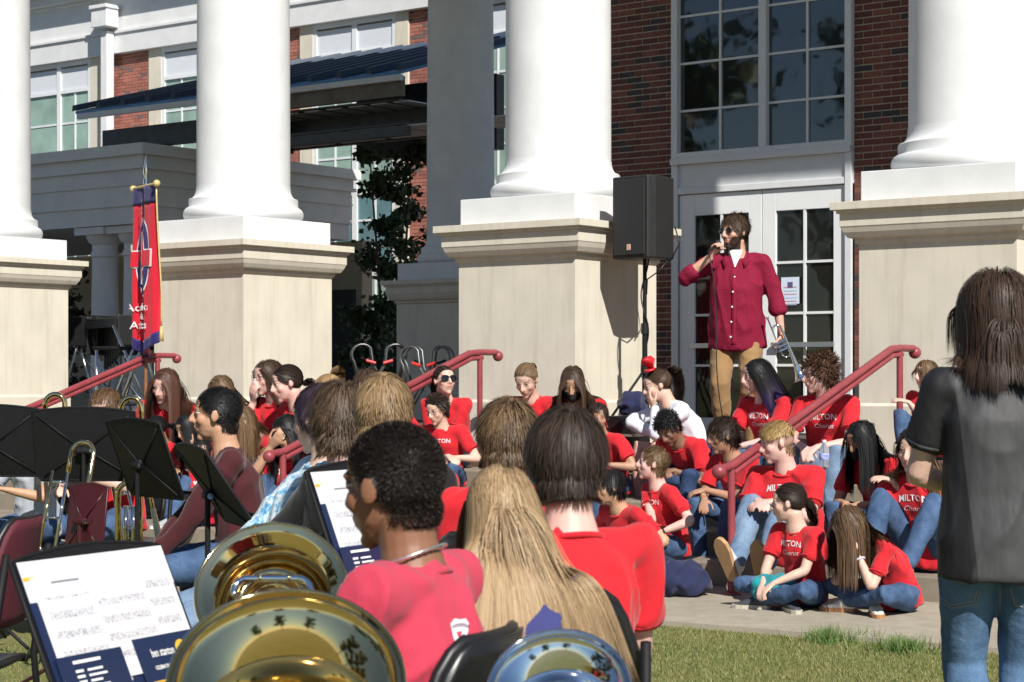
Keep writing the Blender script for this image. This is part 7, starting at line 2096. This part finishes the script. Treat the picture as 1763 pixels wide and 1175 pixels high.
# hair bow of the cheerleader
bw_ = empty('hair_bow'); hm_ = CHEER['Hm']
rt = CHEER['root']; bw_.location = rt.location; bw_.rotation_euler = rt.rotation_euler; bw_.scale = rt.scale; tag(bw_, 'big red hair bow on top of the cheerleader\'s head', 'hair bow')
M_bow = mat('red_ribbon', (0.60, 0.02, 0.035), 0.4)
for sgn, (dx, dz, ln) in enumerate(((0.09, 0.085, 1), (-0.09, 0.085, 1), (0.06, -0.03, 0.8), (-0.07, 0.0, 0.8))):
    q = MB(); c0 = hm_ @ Vector((0, 0.0, 0.125)); tip = hm_ @ Vector((dx, 0.03 * (1 if sgn % 2 else -1) + 0.02, 0.125 + dz)); sdv = (tip - c0).cross(Vector((0, 0.3, 1))).normalized() * 0.032
    q.add([c0 - sdv * 0.3, c0 + sdv * 0.3, c0.lerp(tip, 0.6) + sdv * 1.3 + Vector((0, 0, 0.01)), c0.lerp(tip, 0.6) - sdv * 1.3, tip + sdv * 0.8, tip - sdv * 0.8], [(0, 1, 2, 3), (3, 2, 4, 5)])
    o = q.build('loop', M_bow, bw_, smooth=True); sd_ = o.modifiers.new('s', 'SOLIDIFY'); sd_.thickness = 0.012
q = MB(); q.ball(hm_ @ Vector((0, 0.0, 0.125)), 0.02, 10); q.build('knot', M_bow, bw_, smooth=True)
# notice on the right-hand door
nu0, nz0 = uz(1345, 524, NW - 0.02); nu1, nz1 = uz(1376, 477, NW - 0.02)
nt = empty('notice', B((nu0 + nu1) / 2, NW - 0.018, (nz0 + nz1) / 2)); nt.rotation_euler = (R(90), 0, -TH); tag(nt, 'white paper notice taped inside the right door pane', 'notice')
wd, hd_ = abs(nu1 - nu0), abs(nz1 - nz0)
flat('sheet', -wd/2, wd/2, -hd_/2, hd_/2, 0.0, mat('notice_paper', (0.62, 0.70, 0.84), 0.7), nt, 0.002)
flat('crest', -0.03, 0.03, hd_/2 - 0.11, hd_/2 - 0.05, 0.003, mat('crest_ink', (0.12, 0.12, 0.28), 0.7, noise=0.5, nscale=80), nt, 0.001)
for i in range(6): flat('text_line', -wd/2 + 0.03, wd/2 - 0.03, 0.03 - i * 0.036, 0.038 - i * 0.036, 0.003, mat('line_ink', (0.60, 0.25, 0.28) if i % 2 == 0 else (0.45, 0.52, 0.68), 0.7), nt, 0.001)
# ------------------------------------------------------------------ marks laid on cloth where the photograph shows them
def caster(pd, me):
    bv = BVHTree.FromPolygons([tuple(v.co) for v in me.vertices], [tuple(q.vertices) for q in me.polygons])
    e = pd['root']; Mi = (Matrix.Translation(e.location) @ Matrix.Rotation(e.rotation_euler.z, 4, 'Z') @ Matrix.Scale(pd['s'], 4)).inverted()
    o = Mi @ Vector((0, 0, CAMZ))
    def hit(px, py, lift=0.003):
        tgt = Mi @ P(px, py, 10.0); dv = (tgt - o).normalized()
        h_ = bv.ray_cast(o, dv)
        return None if h_[0] is None else h_[0] + h_[1] * lift
    return hit
def mark_poly(name, pts, m, hit, parent, lift=0.003, nsub=7):
    """a small flat print: polygon in photo pixels, laid on the surface as a fan of strips"""
    cx_ = sum(p[0] for p in pts) / len(pts); cy_ = sum(p[1] for p in pts) / len(pts)
    dense = []
    for i in range(len(pts)):
        a, b = pts[i], pts[(i + 1) % len(pts)]
        for f in (0, 0.34, 0.67): dense.append((a[0] + (b[0] - a[0]) * f, a[1] + (b[1] - a[1]) * f))
    vs, ok = [], True
    for r in range(nsub + 1):
        for x, y in dense:
            q_ = hit(cx_ + (x - cx_) * r / nsub, cy_ + (y - cy_) * r / nsub, lift)
            if q_ is None: return None
            vs.append(q_)
    n_ = len(dense)
    b = MB(); b.add(vs, [(r*n_+i, r*n_+(i+1) % n_, (r+1)*n_+(i+1) % n_, (r+1)*n_+i) for r in range(nsub) for i in range(n_)])
    return b.build(name, m, parent, smooth=True)
sh2 = [c for c in P2_['root'].children if c.name.startswith('shirt')][0]
hit2 = caster(P2_, P2_['shirt'])
M_purple = mat('plum_print', (0.10, 0.02, 0.10), 0.8)
mark_poly('crest', [(774, 1075), (781, 1066), (790, 1068), (800, 1066), (806, 1076), (803, 1092), (797, 1104), (808, 1112), (818, 1108), (812, 1128), (800, 1136), (788, 1122), (779, 1100)], M_print_white, hit2, sh2, 0.003)
mark_poly('crest', [(789, 1098), (796, 1093), (815, 1112), (811, 1122), (803, 1120)], M_purple, hit2, sh2, 0.0045)
mark_poly('crest', [(783, 1090), (793, 1088), (790, 1104)], PINKRED, hit2, sh2, 0.0045)
for i, ch in enumerate('SPARTANS'):
    x = 777 + i * 3.7; y = 1080 - 3 * math.sin(math.pi * i / 7)
    mark_poly('lettering', [(x, y - 3), (x + 2.2, y - 3.3), (x + 2.2, y + 3), (x, y + 3)], M_purple, hit2, sh2, 0.0045, 2)
# pocket and seam stitching on the standing woman's jeans
wj = [c for c in WOMAN['root'].children if c.name.startswith('trousers')][0]
hitw = caster(WOMAN, wj.data)
M_stitch = mat('jeans_stitching', (0.30, 0.27, 0.22), 0.8)
def stitch(pts):
    out = []
    for (a, b) in zip(pts[:-1], pts[1:]):
        for f in np.linspace(0, 1, 8)[:-1]:
            q_ = hitw(a[0] + (b[0] - a[0]) * f, a[1] + (b[1] - a[1]) * f, 0.001)
            if q_ is not None: out.append(q_)
    if len(out) > 3:
        t = MB(); t.tube(out, 0.0016, 5); t.build('stitching', M_stitch, wj, smooth=True)
for dy in (0, 5):
    stitch([(1606 + dy, 1012), (1606 + dy, 1026 - dy), (1637, 1047 - dy), (1681 - dy, 1040 - dy), (1689 - dy, 1012)])
stitch([(1722, 1012), (1722, 1060)]); stitch([(1740, 1012), (1748, 1042), (1763, 1046)])
stitch([(1604, 1060), (1612, 1110), (1622, 1170)])
